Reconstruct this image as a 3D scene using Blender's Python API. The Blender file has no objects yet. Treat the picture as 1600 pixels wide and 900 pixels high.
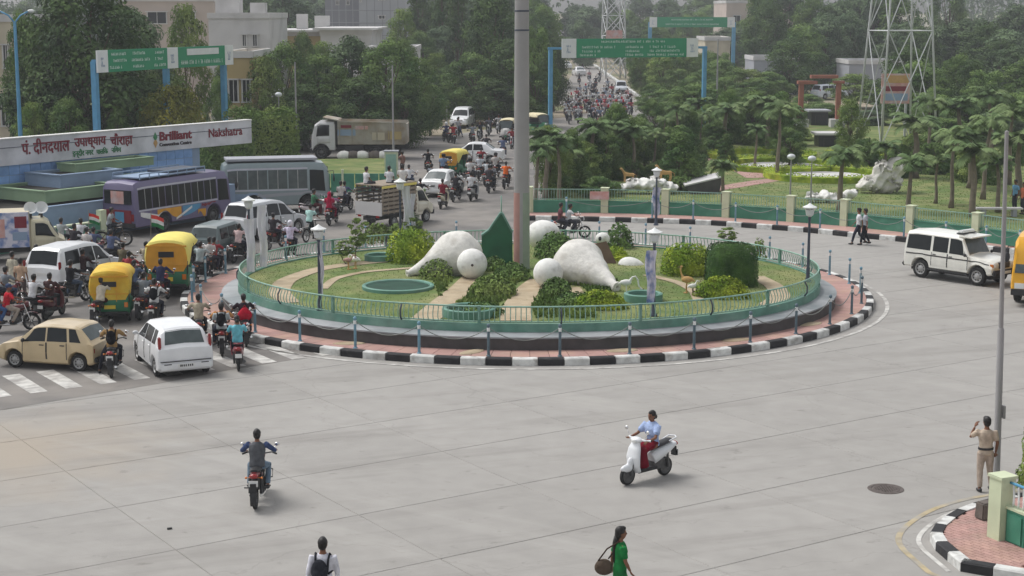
import bpy, math, random, bmesh
from mathutils import Vector, Matrix
R = math.radians
rnd = random.Random(7)
SC = bpy.context.scene
COL = SC.collection
PI = math.pi
# ------------------------------------------------------------------ camera
CAMH, FPX, HORY = 10.7, 2550.0, 15.0
TILT = math.atan((450 - HORY) / FPX)
cam_d = bpy.data.cameras.new("camera"); cam = bpy.data.objects.new("camera", cam_d); COL.objects.link(cam)
cam.location = (0, 0, CAMH); cam.rotation_euler = (PI / 2 - TILT, 0, 0)
cam_d.sensor_width = 36; cam_d.lens = FPX / 1600 * 36; cam_d.clip_end = 5000; cam_d.clip_start = 0.5
SC.camera = cam
# ------------------------------------------------------------------ world, sun, exposure
SUN_EL, SUN_AZ = R(58), R(-60)          # azimuth: clockwise from +Y
w = bpy.data.worlds.new("World"); SC.world = w; w.use_nodes = True
nt = w.node_tree; bg = nt.nodes["Background"]
sky = nt.nodes.new("ShaderNodeTexSky"); sky.sky_type = 'NISHITA'; sky.sun_disc = False
sky.sun_elevation = SUN_EL; sky.sun_rotation = SUN_AZ; sky.air_density = 1.0; sky.dust_density = 3.0; sky.ozone_density = 1.0
hs = nt.nodes.new("ShaderNodeHueSaturation"); hs.inputs["Saturation"].default_value = 0.22
nt.links.new(sky.outputs[0], hs.inputs["Color"]); nt.links.new(hs.outputs[0], bg.inputs[0])
bg.inputs[1].default_value = 0.15
sd = bpy.data.lights.new("sun", 'SUN'); so = bpy.data.objects.new("sun", sd); COL.objects.link(so)
sd.energy = 1.3; sd.angle = R(22); sd.color = (1, .98, .955)
so.rotation_euler = (PI / 2 - SUN_EL, 0, PI - SUN_AZ)   # points from the sun's side down to the ground
so.location = (-40, 20, 60)
SC.view_settings.view_transform = 'Standard'; SC.view_settings.look = 'None'
SC.view_settings.exposure = 0.32; SC.view_settings.gamma = 1.0
SC.view_settings.use_curve_mapping = False
SC.cycles.max_bounces = 5; SC.cycles.diffuse_bounces = 3; SC.cycles.glossy_bounces = 2
SC.cycles.transmission_bounces = 2; SC.cycles.volume_bounces = 0; SC.cycles.transparent_max_bounces = 4

# ------------------------------------------------------------------ helpers: layout
def at(px, py, z=0.0):
    """ground point seen at a place of the 1600x900 photograph"""
    x = (px - 800) / FPX; y = (450 - py) / FPX
    dy = math.cos(TILT) + y * math.sin(TILT); dz = -math.sin(TILT) + y * math.cos(TILT)
    t = (z - CAMH) / dz
    return Vector((t * x, t * dy, z))
def xat(px, Y): return (px - 800) / FPX * (Y * math.cos(TILT))
def zat(py, Y): return CAMH - (py - HORY) * Y / FPX

def lin(c):
    return tuple(((v / 255) / 12.92 if v / 255 <= .04045 else (((v / 255) + .055) / 1.055) ** 2.4) for v in c)
# ------------------------------------------------------------------ helpers: materials
MATS = {}
def mat(name, col=(.5, .5, .5), rough=.6, metal=0., noise=0., scale=4., bump=0., objcol=False, spec=.4,
        col2=None, c2scale=None, world=False, coat=0., bscale=None, lo=.42, hi=.62, rand=0., detail=4):
    m = bpy.data.materials.new(name); m.use_nodes = True; MATS[name] = m
    n = m.node_tree.nodes; l = m.node_tree.links; b = n["Principled BSDF"]
    b.inputs["Roughness"].default_value = rough; b.inputs["Metallic"].default_value = metal
    b.inputs["Specular IOR Level"].default_value = spec; b.inputs["Coat Weight"].default_value = coat
    if objcol:
        oi = n.new("ShaderNodeObjectInfo"); out = oi.outputs["Color"]
    else:
        rgb = n.new("ShaderNodeRGB"); rgb.outputs[0].default_value = (*col, 1); out = rgb.outputs[0]
    if world: g = n.new("ShaderNodeNewGeometry"); vec = g.outputs["Position"]
    else: g = n.new("ShaderNodeTexCoord"); vec = g.outputs["Object"]
    if col2:
        t = n.new("ShaderNodeTexNoise"); t.inputs["Scale"].default_value = c2scale or scale; t.inputs["Detail"].default_value = detail
        l.new(vec, t.inputs["Vector"])
        mr = n.new("ShaderNodeMapRange"); mr.inputs["From Min"].default_value = lo; mr.inputs["From Max"].default_value = hi
        l.new(t.outputs[0], mr.inputs["Value"])
        mx = n.new("ShaderNodeMix"); mx.data_type = 'RGBA'; mx.inputs["B"].default_value = (*col2, 1)
        l.new(mr.outputs[0], mx.inputs["Factor"]); l.new(out, mx.inputs["A"]); out = mx.outputs["Result"]
    if noise or rand:
        v = None
        if noise:
            t = n.new("ShaderNodeTexNoise"); t.inputs["Scale"].default_value = scale; t.inputs["Detail"].default_value = 5
            l.new(vec, t.inputs["Vector"])
            mr = n.new("ShaderNodeMapRange"); mr.inputs["From Min"].default_value = .3; mr.inputs["From Max"].default_value = .7
            mr.inputs["To Min"].default_value = 1 - noise; mr.inputs["To Max"].default_value = 1 + noise * .6
            l.new(t.outputs[0], mr.inputs["Value"]); v = mr.outputs[0]
        if rand:
            oi = n.new("ShaderNodeObjectInfo"); mr = n.new("ShaderNodeMapRange")
            mr.inputs["To Min"].default_value = 1 - rand; mr.inputs["To Max"].default_value = 1 + rand
            l.new(oi.outputs["Random"], mr.inputs["Value"])
            if v is None: v = mr.outputs[0]
            else:
                mm = n.new("ShaderNodeMath"); mm.operation = 'MULTIPLY'; l.new(v, mm.inputs[0]); l.new(mr.outputs[0], mm.inputs[1]); v = mm.outputs[0]
        vm = n.new("ShaderNodeVectorMath"); vm.operation = 'SCALE'
        l.new(out, vm.inputs[0]); l.new(v, vm.inputs["Scale"]); out = vm.outputs[0]
    l.new(out, b.inputs["Base Color"])
    if bump:
        t = n.new("ShaderNodeTexNoise"); t.inputs["Scale"].default_value = bscale or scale * 4; t.inputs["Detail"].default_value = 5
        l.new(vec, t.inputs["Vector"]); bp = n.new("ShaderNodeBump"); bp.inputs["Strength"].default_value = bump; bp.inputs["Distance"].default_value = .02
        l.new(t.outputs[0], bp.inputs["Height"]); l.new(bp.outputs[0], b.inputs["Normal"])
    return m
M = MATS
mat('paint', objcol=True, rough=.32, spec=.5, coat=.3, noise=.07, scale=3)
mat('cloth', objcol=True, rough=.9, spec=.1, noise=.28, scale=7, bump=.9, bscale=13)
mat('print_cloth', objcol=True, rough=.9, spec=.1, col2=lin((60, 110, 130)), c2scale=14, noise=.15)
mat('skin', lin((122, 82, 60)), rough=.6, noise=.1, scale=6)
mat('hair', (.012, .010, .009), rough=.5, noise=.3, scale=30)
mat('glass', (.016, .019, .021), rough=.12, spec=.22)
mat('pale_glass', (.085, .105, .105), rough=.14, spec=.4, noise=.3, scale=3)
mat('rubber', (.018, .018, .018), rough=.85, noise=.3, scale=20)
mat('dark_plastic', (.025, .025, .027), rough=.55, noise=.2, scale=9)
mat('rim_metal', (.36, .36, .355), rough=.5, metal=.4, noise=.2)
mat('chrome', (.7, .7, .7), rough=.2, metal=1.)
mat('red_lens', (.28, .012, .012), rough=.15, coat=.5)
mat('orange_lens', (.6, .18, .02), rough=.2, coat=.5)
mat('clear_lens', (.75, .76, .74), rough=.12, spec=.8)
mat('plate_white', (.72, .72, .7), rough=.5)
mat('plate_yellow', (.75, .55, .05), rough=.5)
mat('engine_metal', (.12, .12, .12), rough=.5, metal=.7, noise=.3, scale=14)
mat('seat_vinyl', (.02, .02, .022), rough=.5, noise=.2)
mat('concrete_slab', lin((151, 148, 143)), rough=.88, noise=.07, scale=1.6, world=True, bump=.25, bscale=26, col2=lin((155, 152, 147)), c2scale=.16, rand=.03)
mat('joint_filler', lin((105, 100, 95)), rough=.95, noise=.3, scale=2, world=True)
mat('asphalt', lin((142, 138, 134)), rough=.9, noise=.14, scale=.55, world=True, bump=.15, bscale=40, col2=lin((153, 147, 139)), c2scale=.12)
mat('old_asphalt', lin((112, 109, 106)), rough=.9, noise=.18, scale=.9, world=True, bump=.15, bscale=40, col2=lin((135, 130, 124)), c2scale=.25)
mat('earth', lin((150, 138, 120)), rough=.95, noise=.25, scale=.3, world=True, col2=lin((98, 104, 66)), c2scale=.07)
mat('road_paint', lin((204, 202, 196)), rough=.8, noise=.25, scale=3, world=True, col2=lin((165, 161, 155)), c2scale=2.2, lo=.52, hi=.7)
mat('yellow_paint', lin((178, 163, 130)), rough=.85, noise=.2, scale=3, world=True, col2=lin((160, 154, 143)), c2scale=1.6, lo=.40, hi=.62)
mat('kerb_white', lin((212, 212, 208)), rough=.8, noise=.25, scale=4, world=True, rand=.1, col2=lin((150, 146, 140)), c2scale=2.5, lo=.55, hi=.75)
mat('kerb_black', (.022, .022, .024), rough=.75, noise=.4, scale=4, world=True, rand=.2)
mat('pink_tile', lin((172, 136, 128)), rough=.85, noise=.16, scale=1.2, world=True, rand=.10, col2=lin((178, 146, 128)), c2scale=.7, lo=.5, hi=.72)
mat('sandy_path', lin((176, 160, 134)), rough=.95, noise=.18, scale=2.5, world=True, bump=.3, bscale=14)
mat('pool_green', lin((24, 66, 50)), rough=.85, noise=.3, scale=2)
mat('lawn_soil', lin((92, 112, 54)), rough=.95, noise=.2, scale=1.4, world=True, col2=lin((126, 130, 80)), c2scale=.6)
mat('grass', lin((100, 124, 58)), rough=.8, noise=.12, scale=1.4, world=True, col2=lin((114, 132, 64)), c2scale=.5)
mat('plinth_dark', lin((74, 72, 72)), rough=.7, noise=.3, scale=2, world=True)
mat('ledge_grey', lin((160, 162, 164)), rough=.8, noise=.15, scale=1.5, world=True, col2=lin((134, 140, 142)), c2scale=.6)
mat('teal_paint', lin((94, 138, 122)), rough=.6, noise=.25, scale=2, world=True, col2=lin((120, 150, 136)), c2scale=1.1, lo=.45, hi=.7)
mat('rail_green', lin((136, 172, 156)), rough=.5, noise=.15, scale=5)
mat('panel_green', lin((62, 128, 104)), rough=.6, noise=.18, scale=2, col2=lin((88, 146, 124)), c2scale=1.3, lo=.5, hi=.75)
mat('deep_green', lin((34, 96, 66)), rough=.55, noise=.2, scale=2)
mat('pale_green', lin((198, 206, 174)), rough=.75, noise=.12, scale=2, col2=lin((176, 182, 148)), c2scale=2.2, lo=.55, hi=.8)
mat('post_blue', lin((110, 150, 168)), rough=.5, noise=.2, scale=5)
mat('post_dark', lin((88, 108, 118)), rough=.55, noise=.2, scale=5)
mat('chain_metal', lin((120, 124, 120)), rough=.5, metal=.3)
mat('white_plaster', lin((226, 225, 220)), rough=.85, noise=.1, scale=6, bump=.5, bscale=12, col2=lin((172, 168, 158)), c2scale=2.2, lo=.55, hi=.78)
mat('weathered_plaster', lin((220, 217, 210)), rough=.9, noise=.16, scale=5, bump=1., bscale=9, col2=lin((160, 154, 142)), c2scale=1.3, lo=.5, hi=.74)
mat('brown_stone', lin((112, 92, 76)), rough=.9, noise=.3, scale=2)
mat('mast_steel', lin((152, 150, 150)), rough=.55, metal=.15, noise=.1, scale=1.2)
mat('mast_salmon', lin((164, 124, 116)), rough=.6, noise=.15, scale=2)
mat('mast_green', lin((136, 148, 132)), rough=.6, noise=.15, scale=2)
mat('lamp_dark', lin((62, 70, 84)), rough=.5, noise=.15)
mat('lamp_glass', lin((205, 208, 210)), rough=.3)
mat('banner_white', lin((222, 222, 226)), rough=.85, noise=.07, scale=2, col2=lin((196, 196, 212)), c2scale=2, lo=.5, hi=.8)
mat('banner_print', lin((206, 204, 216)), rough=.85, col2=lin((110, 130, 176)), c2scale=2.4, lo=.45, hi=.6)
mat('gantry_green', lin((32, 138, 96)), rough=.5, noise=.06, scale=2)
mat('gantry_blue', lin((84, 146, 182)), rough=.5, noise=.12, scale=2)
mat('sign_white', lin((222, 224, 222)), rough=.6, noise=.06, scale=2)
mat('sign_wall', lin((218, 218, 222)), rough=.7, noise=.06, scale=.8, col2=lin((188, 188, 192)), c2scale=.6)
mat('letter_red', lin((122, 32, 46)), rough=.6)
mat('letter_green', lin((58, 128, 82)), rough=.6)
mat('letter_black', lin((52, 42, 46)), rough=.6)
mat('letter_white', lin((210, 226, 216)), rough=.6)
mat('blue_tile', lin((140, 178, 226)), rough=.5, noise=.12, scale=1.2, rand=.14, col2=lin((112, 148, 194)), c2scale=1.4)
mat('blue_grey', lin((138, 158, 182)), rough=.7, noise=.15, scale=1)
mat('sage_green', lin((136, 160, 128)), rough=.7, noise=.15, scale=1)
mat('dark_soil', (.03, .027, .022), rough=.95)
mat('bark', lin((92, 80, 66)), rough=.95, noise=.3, scale=3, bump=.5)
mat('palm_bark', lin((122, 112, 98)), rough=.95, noise=.25, scale=4)
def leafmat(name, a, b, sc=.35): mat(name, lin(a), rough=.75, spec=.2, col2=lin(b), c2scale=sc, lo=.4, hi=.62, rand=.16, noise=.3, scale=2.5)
leafmat('leaf_dark', (54, 78, 42), (94, 118, 64))
leafmat('leaf_mid', (70, 100, 50), (120, 144, 78))
leafmat('leaf_light', (96, 122, 58), (142, 158, 86))
leafmat('leaf_yellow', (100, 108, 44), (150, 146, 60), .5)
leafmat('leaf_hedge', (122, 152, 40), (174, 186, 62), 1.2)
leafmat('leaf_trim', (52, 84, 36), (76, 108, 46), 1.5)
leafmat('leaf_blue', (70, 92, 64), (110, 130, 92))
leafmat('leaf_palm', (88, 112, 68), (126, 142, 92))
leafmat('leaf_red', (78, 52, 40), (70, 78, 44), 1.)
mat('wood_grey', lin((150, 138, 122)), rough=.9, noise=.25, scale=4)
mat('canvas_yellow', lin((216, 184, 66)), rough=.75, noise=.12, scale=3, col2=lin((206, 160, 40)), c2scale=1.6)
mat('canvas_orange', lin((214, 154, 46)), rough=.75, noise=.12, scale=3)
mat('canvas_cream', lin((216, 206, 170)), rough=.8, noise=.1)
mat('canvas_pale', lin((230, 214, 112)), rough=.75, noise=.08, scale=3)
mat('auto_green', lin((40, 112, 78)), rough=.45, noise=.1, scale=3)
mat('tank_beige', lin((170, 164, 154)), rough=.75, noise=.18, scale=1.2, col2=lin((150, 134, 112)), c2scale=.8)
mat('wall_beige', lin((196, 186, 164)), rough=.9, noise=.12, scale=.6, col2=lin((168, 158, 140)), c2scale=.4, lo=.5, hi=.8)
mat('wall_white', lin((200, 198, 196)), rough=.9, noise=.08, scale=.5, col2=lin((172, 170, 168)), c2scale=.35, lo=.5, hi=.8)
mat('wall_pink', lin((186, 172, 162)), rough=.9, noise=.1, scale=.5)
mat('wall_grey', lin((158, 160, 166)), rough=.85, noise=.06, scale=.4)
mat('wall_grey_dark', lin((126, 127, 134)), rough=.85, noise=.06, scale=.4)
mat('wall_ochre', lin((178, 158, 112)), rough=.9, noise=.1, scale=.5)
mat('window_dark', (.02, .022, .026), rough=.3)
mat('lattice_steel', lin((190, 192, 192)), rough=.5, metal=.2, noise=.1)
mat('poster_pink', lin((200, 150, 140)), rough=.8, col2=lin((196, 176, 176)), c2scale=1.6, noise=.15)
mat('arch_orange', lin((150, 94, 76)), rough=.7, noise=.12)
mat('statue_orange', lin((190, 150, 92)), rough=.7, noise=.15, scale=5)
mat('cow_grey', lin((92, 86, 80)), rough=.9, noise=.25)
mat('iron', lin((96, 88, 84)), rough=.8, metal=.2, noise=.3, scale=8, bump=.5)
mat('stone_block', lin((104, 96, 90)), rough=.95, noise=.25, scale=5, bump=.5)
mat('dirt', lin((172, 156, 136)), rough=.95, noise=.15, scale=.7, world=True, col2=lin((152, 144, 134)), c2scale=.35)

def dust(m, c, r, col):
    # sandy dust lying round one place of the road
    n = m.node_tree.nodes; l = m.node_tree.links; b = n["Principled BSDF"]; src = b.inputs["Base Color"].links[0].from_socket
    g = n.new("ShaderNodeNewGeometry"); d = n.new("ShaderNodeVectorMath"); d.operation = 'DISTANCE'; d.inputs[1].default_value = c; l.new(g.outputs["Position"], d.inputs[0])
    t = n.new("ShaderNodeTexNoise"); t.inputs["Scale"].default_value = .7; t.inputs["Detail"].default_value = 6; l.new(g.outputs["Position"], t.inputs["Vector"])
    a = n.new("ShaderNodeMath"); a.operation = 'MULTIPLY_ADD'; a.inputs[1].default_value = 5; l.new(t.outputs[0], a.inputs[0]); l.new(d.outputs["Value"], a.inputs[2])
    mr = n.new("ShaderNodeMapRange"); mr.inputs["From Min"].default_value = r + 3.5; mr.inputs["From Max"].default_value = r * .4 + 1.5; mr.inputs["To Max"].default_value = .8; l.new(a.outputs[0], mr.inputs["Value"])
    mx = n.new("ShaderNodeMix"); mx.data_type = 'RGBA'; mx.inputs["B"].default_value = (*lin(col), 1); l.new(mr.outputs[0], mx.inputs["Factor"]); l.new(src, mx.inputs["A"]); l.new(mx.outputs["Result"], b.inputs["Base Color"])
dust(M['concrete_slab'], tuple(at(10, 705)), 4.0, (160, 149, 134))
def wear(m, ang, sc, col, lo, hi, fac, kind='NOISE', stretch=9.):
    # stains stretched along the way people drive, or thin cracks
    n = m.node_tree.nodes; l = m.node_tree.links; b = n["Principled BSDF"]; src = b.inputs["Base Color"].links[0].from_socket
    g = n.new("ShaderNodeNewGeometry"); mp = n.new("ShaderNodeMapping"); mp.vector_type = 'TEXTURE'; mp.inputs["Rotation"].default_value = (0, 0, ang); mp.inputs["Scale"].default_value = (stretch, 1, 1)
    l.new(g.outputs["Position"], mp.inputs["Vector"])
    if kind == 'NOISE': t = n.new("ShaderNodeTexNoise"); t.inputs["Detail"].default_value = 7; t.inputs["Roughness"].default_value = .65; out = t.outputs[0]
    else:
        t = n.new("ShaderNodeTexVoronoi"); t.feature = 'DISTANCE_TO_EDGE'; out = t.outputs["Distance"]
        q = n.new("ShaderNodeTexNoise"); q.inputs["Scale"].default_value = 1.3; q.inputs["Detail"].default_value = 5; l.new(g.outputs["Position"], q.inputs["Vector"])
        ad = n.new("ShaderNodeVectorMath"); ad.operation = 'MULTIPLY_ADD'; ad.inputs[1].default_value = (1.2, 1.2, 0); l.new(q.outputs["Color"], ad.inputs[0]); l.new(mp.outputs[0], ad.inputs[2])
    t.inputs["Scale"].default_value = sc; l.new(ad.outputs[0] if kind != 'NOISE' else mp.outputs[0], t.inputs["Vector"])
    mr = n.new("ShaderNodeMapRange"); mr.inputs["From Min"].default_value = lo; mr.inputs["From Max"].default_value = hi; mr.inputs["To Max"].default_value = fac; l.new(out, mr.inputs["Value"])
    mx = n.new("ShaderNodeMix"); mx.data_type = 'RGBA'; mx.inputs["B"].default_value = (*lin(col), 1); l.new(mr.outputs[0], mx.inputs["Factor"]); l.new(src, mx.inputs["A"]); l.new(mx.outputs["Result"], b.inputs["Base Color"])
wear(M['concrete_slab'], R(20), .55, (118, 114, 109), .52, .70, .5); wear(M['concrete_slab'], R(-35), .5, (172, 169, 163), .55, .75, .5)
wear(M['concrete_slab'], 0, 2.2, (104, 100, 95), .62, .72, .5, stretch=1.4); wear(M['concrete_slab'], R(10), .16, (104, 100, 96), .0035, .0, .22, 'CRACK', 1.3)
for q in ('asphalt', 'old_asphalt'): wear(M[q], R(65), .5, (104, 101, 98), .52, .7, .6); wear(M[q], 0, 1.8, (92, 90, 87), .62, .74, .6, stretch=1.3)
wear(M['pink_tile'], R(10), 1.2, (146, 132, 122), .5, .7, .6, stretch=2.); wear(M['kerb_white'], 0, 2.4, (140, 132, 124), .56, .7, .5, stretch=1.5); wear(M['kerb_black'], 0, 2.6, (92, 88, 84), .56, .72, .6, stretch=1.5); wear(M['sandy_path'], 0, 1.6, (140, 120, 92), .5, .68, .6, stretch=1.5)
wear(M['lawn_soil'], 0, .8, (138, 132, 92), .58, .72, .6, stretch=1.3); wear(M['road_paint'], R(33), 1.5, (140, 136, 132), .44, .60, .8, stretch=2.)
# ------------------------------------------------------------------ helpers: geometry
class MB:
    def __init__(s): s.v = []; s.f = []; s.m = []; s.mi = 0; s.sm = []; s.smooth = False
    def add(s, vs, fs):
        b = len(s.v); s.v.extend([tuple(p) for p in vs])
        for f in fs: s.f.append(tuple(i + b for i in f)); s.m.append(s.mi); s.sm.append(s.smooth)
        return s
    def box(s, c, d, rz=0., taper=1.0):
        x, y, z = d[0] / 2, d[1] / 2, d[2] / 2; cr, sr = math.cos(rz), math.sin(rz); vs = []
        for k in (-1, 1):
            q = taper if k > 0 else 1.
            for (a, b) in ((-x, -y), (x, -y), (x, y), (-x, y)):
                a *= q; b *= q
                vs.append((c[0] + a * cr - b * sr, c[1] + a * sr + b * cr, c[2] + k * z))
        return s.add(vs, [(3, 2, 1, 0), (4, 5, 6, 7), (0, 1, 5, 4), (1, 2, 6, 5), (2, 3, 7, 6), (3, 0, 4, 7)])
    def beam(s, a, b, wd, ht=None, up=(0, 0, 1)):
        a = Vector(a); b = Vector(b); t = (b - a).normalized(); u = Vector(up)
        if abs(t.dot(u)) > .95: u = Vector((1, 0, 0))
        sd = t.cross(u).normalized(); u = sd.cross(t); ht = ht or wd
        vs = []
        for p in (a, b):
            for (i, j) in ((-1, -1), (1, -1), (1, 1), (-1, 1)): vs.append(p + sd * i * wd / 2 + u * j * ht / 2)
        return s.add(vs, [(3, 2, 1, 0), (4, 5, 6, 7), (0, 1, 5, 4), (1, 2, 6, 5), (2, 3, 7, 6), (3, 0, 4, 7)])
    def tube(s, pts, r, n=8, caps=True, closed=False):
        pts = [Vector(p) for p in pts]; N = len(pts)
        rs = r if isinstance(r, (list, tuple)) else [r] * N
        vs = []; ref = None
        for i, p in enumerate(pts):
            if closed: t = (pts[(i + 1) % N] - pts[i - 1])
            else: t = pts[min(i + 1, N - 1)] - pts[max(i - 1, 0)]
            t = t.normalized() if t.length > 1e-9 else Vector((0, 0, 1))
            if ref is None:
                ref = Vector((0, 0, 1)) if abs(t.z) < .9 else Vector((1, 0, 0))
            u = ref - t * ref.dot(t)
            if u.length < 1e-4: u = t.orthogonal()
            u.normalize(); v = t.cross(u); ref = u
            for k in range(n):
                a = 2 * PI * k / n; vs.append(p + (u * math.cos(a) + v * math.sin(a)) * rs[i])
        fs = []
        for i in range(N if closed else N - 1):
            j = (i + 1) % N
            for k in range(n):
                k2 = (k + 1) % n; fs.append((i * n + k, i * n + k2, j * n + k2, j * n + k))
        if caps and not closed: fs.append(tuple(range(n - 1, -1, -1))); fs.append(tuple((N - 1) * n + k for k in range(n)))
        return s.add(vs, fs)
    def etube(s, rings, n=12):
        """rings: (point, radius along local depth axis, radius along Y) with tangent in the XZ plane"""
        vs = []; N = len(rings)
        for i, (p, rx, ry) in enumerate(rings):
            a = Vector(rings[max(i - 1, 0)][0]); b = Vector(rings[min(i + 1, N - 1)][0]); t = b - a; t.y = 0
            t = t.normalized() if t.length > 1e-6 else Vector((0, 0, 1))
            d = Vector((t.z, 0, -t.x)); p = Vector(p)
            for k in range(n):
                q = 2 * PI * k / n; vs.append(p + d * math.cos(q) * rx + Vector((0, 1, 0)) * math.sin(q) * ry)
        fs = [(i * n + k, i * n + (k + 1) % n, (i + 1) * n + (k + 1) % n, (i + 1) * n + k) for i in range(N - 1) for k in range(n)]
        fs.append(tuple(range(n - 1, -1, -1))); fs.append(tuple((N - 1) * n + k for k in range(n)))
        return s.add(vs, fs)
    def ell(s, c, r, n=12, m=8, rot=None):
        if not isinstance(r, (list, tuple)): r = (r, r, r)
        vs = []; fs = []; c = Vector(c)
        def P(x, y, z):
            q = Vector((x * r[0], y * r[1], z * r[2]))
            if rot is not None: q = rot @ q
            vs.append(c + q)
        P(0, 0, -1)
        for i in range(1, m):
            a = -PI / 2 + PI * i / m
            for k in range(n): P(math.cos(a) * math.cos(2 * PI * k / n), math.cos(a) * math.sin(2 * PI * k / n), math.sin(a))
        P(0, 0, 1); top = len(vs) - 1
        for k in range(n): fs.append((0, 1 + (k + 1) % n, 1 + k)); fs.append((top, top - n + k, top - n + (k + 1) % n))
        for i in range(m - 2):
            for k in range(n): a = 1 + i * n; fs.append((a + k, a + (k + 1) % n, a + n + (k + 1) % n, a + n + k))
        return s.add(vs, fs)
    def lathe(s, prof, n=24, c=(0, 0, 0), axis='z', ang0=0., ang1=2 * PI):
        full = abs(ang1 - ang0 - 2 * PI) < 1e-6; cnt = n if full else n + 1
        vs = []
        for (r, z) in prof:
            for k in range(cnt):
                a = ang0 + (ang1 - ang0) * k / n
                if axis == 'z': vs.append((c[0] + r * math.cos(a), c[1] + r * math.sin(a), c[2] + z))
                else: vs.append((c[0] + r * math.cos(a), c[1] + z, c[2] - r * math.sin(a)))
        fs = []
        for i in range(len(prof) - 1):
            for k in range(n):
                k2 = (k + 1) % cnt; fs.append((i * cnt + k, i * cnt + k2, (i + 1) * cnt + k2, (i + 1) * cnt + k))
        return s.add(vs, fs)
    def prism(s, poly, z0, z1):
        n = len(poly); vs = [(p[0], p[1], z0) for p in poly] + [(p[0], p[1], z1) for p in poly]
        fs = [tuple(range(n - 1, -1, -1)), tuple(range(n, 2 * n))] + [(i, (i + 1) % n, n + (i + 1) % n, n + i) for i in range(n)]
        return s.add(vs, fs)
    def mesh(s, name, mats, smooth=None, sharp=None):
        me = bpy.data.meshes.new(name); me.from_pydata(s.v, [], s.f)
        if not isinstance(mats, (list, tuple)): mats = [mats]
        for m in mats: me.materials.append(M[m] if isinstance(m, str) else m)
        if len(mats) > 1: me.polygons.foreach_set("material_index", s.m)
        if smooth is None: me.polygons.foreach_set("use_smooth", s.sm)
        elif smooth: me.polygons.foreach_set("use_smooth", [True] * len(s.f))
        me.update()
        if sharp and smooth: me.set_sharp_from_angle(angle=R(sharp))
        return me
KIDS = {}
def descend(r):
    out = []
    for c in KIDS.get(r.name, []): out.append(c); out += descend(c)
    return out
def obj(name, me, parent=None, loc=(0, 0, 0), rz=0., color=None, scale=None):
    o = bpy.data.objects.new(name, me); COL.objects.link(o)
    o.location = loc; o.rotation_euler = (0, 0, rz)
    if scale is not None: o.scale = scale if isinstance(scale, (tuple, list)) else (scale,) * 3
    if parent: o.parent = parent; KIDS.setdefault(parent.name, []).append(o)
    if color is not None: o.color = (*color, 1)
    return o
def tag(o, label=None, cat=None, group=None, kind=None):
    if label: o['label'] = label
    if cat: o['category'] = cat
    if group: o['group'] = group
    if kind: o['kind'] = kind
    return o
def thing(name, label, cat, loc=(0, 0, 0), rz=0., group=None, scale=None):
    o = bpy.data.objects.new(name, None); COL.objects.link(o); o.location = loc; o.rotation_euler = (0, 0, rz)
    o.empty_display_size = .2
    if scale is not None: o.scale = scale if isinstance(scale, (tuple, list)) else (scale,) * 3
    return tag(o, label, cat, group)
def struct(name, me, loc=(0, 0, 0)): return tag(obj(name, me, None, loc), kind='structure')
def copy_tree(root, loc, rz, label, group=None, recolor=None, scale=None, cat=None):
    kids = {}
    allc = descend(root)
    r = root.copy(); COL.objects.link(r); r.location = loc; r.rotation_euler = (0, 0, rz); r['label'] = label
    if cat: r['category'] = cat
    if group: r['group'] = group
    if scale is not None: r.scale = (scale,) * 3 if not isinstance(scale, (tuple, list)) else scale
    kids[root] = r
    for ch in allc:
        c = ch.copy(); COL.objects.link(c); c.parent = kids[ch.parent]; kids[ch] = c; KIDS.setdefault(c.parent.name, []).append(c)
        if recolor and ch.name.split('.')[0] in recolor: c.color = (*recolor[ch.name.split('.')[0]], 1)
    return r
def lerp(a, b, t): return a + (b - a) * t
def eval_mesh(o, name):
    dg = bpy.context.evaluated_depsgraph_get(); me = bpy.data.meshes.new_from_object(o.evaluated_get(dg)); me.name = name; return me
def remesh(mb, name, matn, voxel, it=4):
    me = mb.mesh(name, matn, smooth=True); o = bpy.data.objects.new(name, me); COL.objects.link(o)
    m = o.modifiers.new("r", 'REMESH'); m.mode = 'VOXEL'; m.voxel_size = voxel; m.use_smooth_shade = True
    sm = o.modifiers.new("s", 'SMOOTH'); sm.factor = .5; sm.iterations = it
    res = eval_mesh(o, name); bpy.data.objects.remove(o); bpy.data.meshes.remove(me)
    if not res.materials: res.materials.append(M[matn])
    return res
def text_mesh(body, size, matn, depth=.03, name='lettering', bold=0.):
    cu = bpy.data.curves.new(name, 'FONT'); cu.body = body; cu.size = size; cu.extrude = depth; cu.resolution_u = 2
    cu.offset = bold
    o = bpy.data.objects.new(name, cu); COL.objects.link(o); bpy.context.view_layer.update()
    me = eval_mesh(o, name); bpy.data.objects.remove(o); bpy.data.curves.remove(cu)
    me.materials.clear(); me.materials.append(M[matn]); return me
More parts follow.
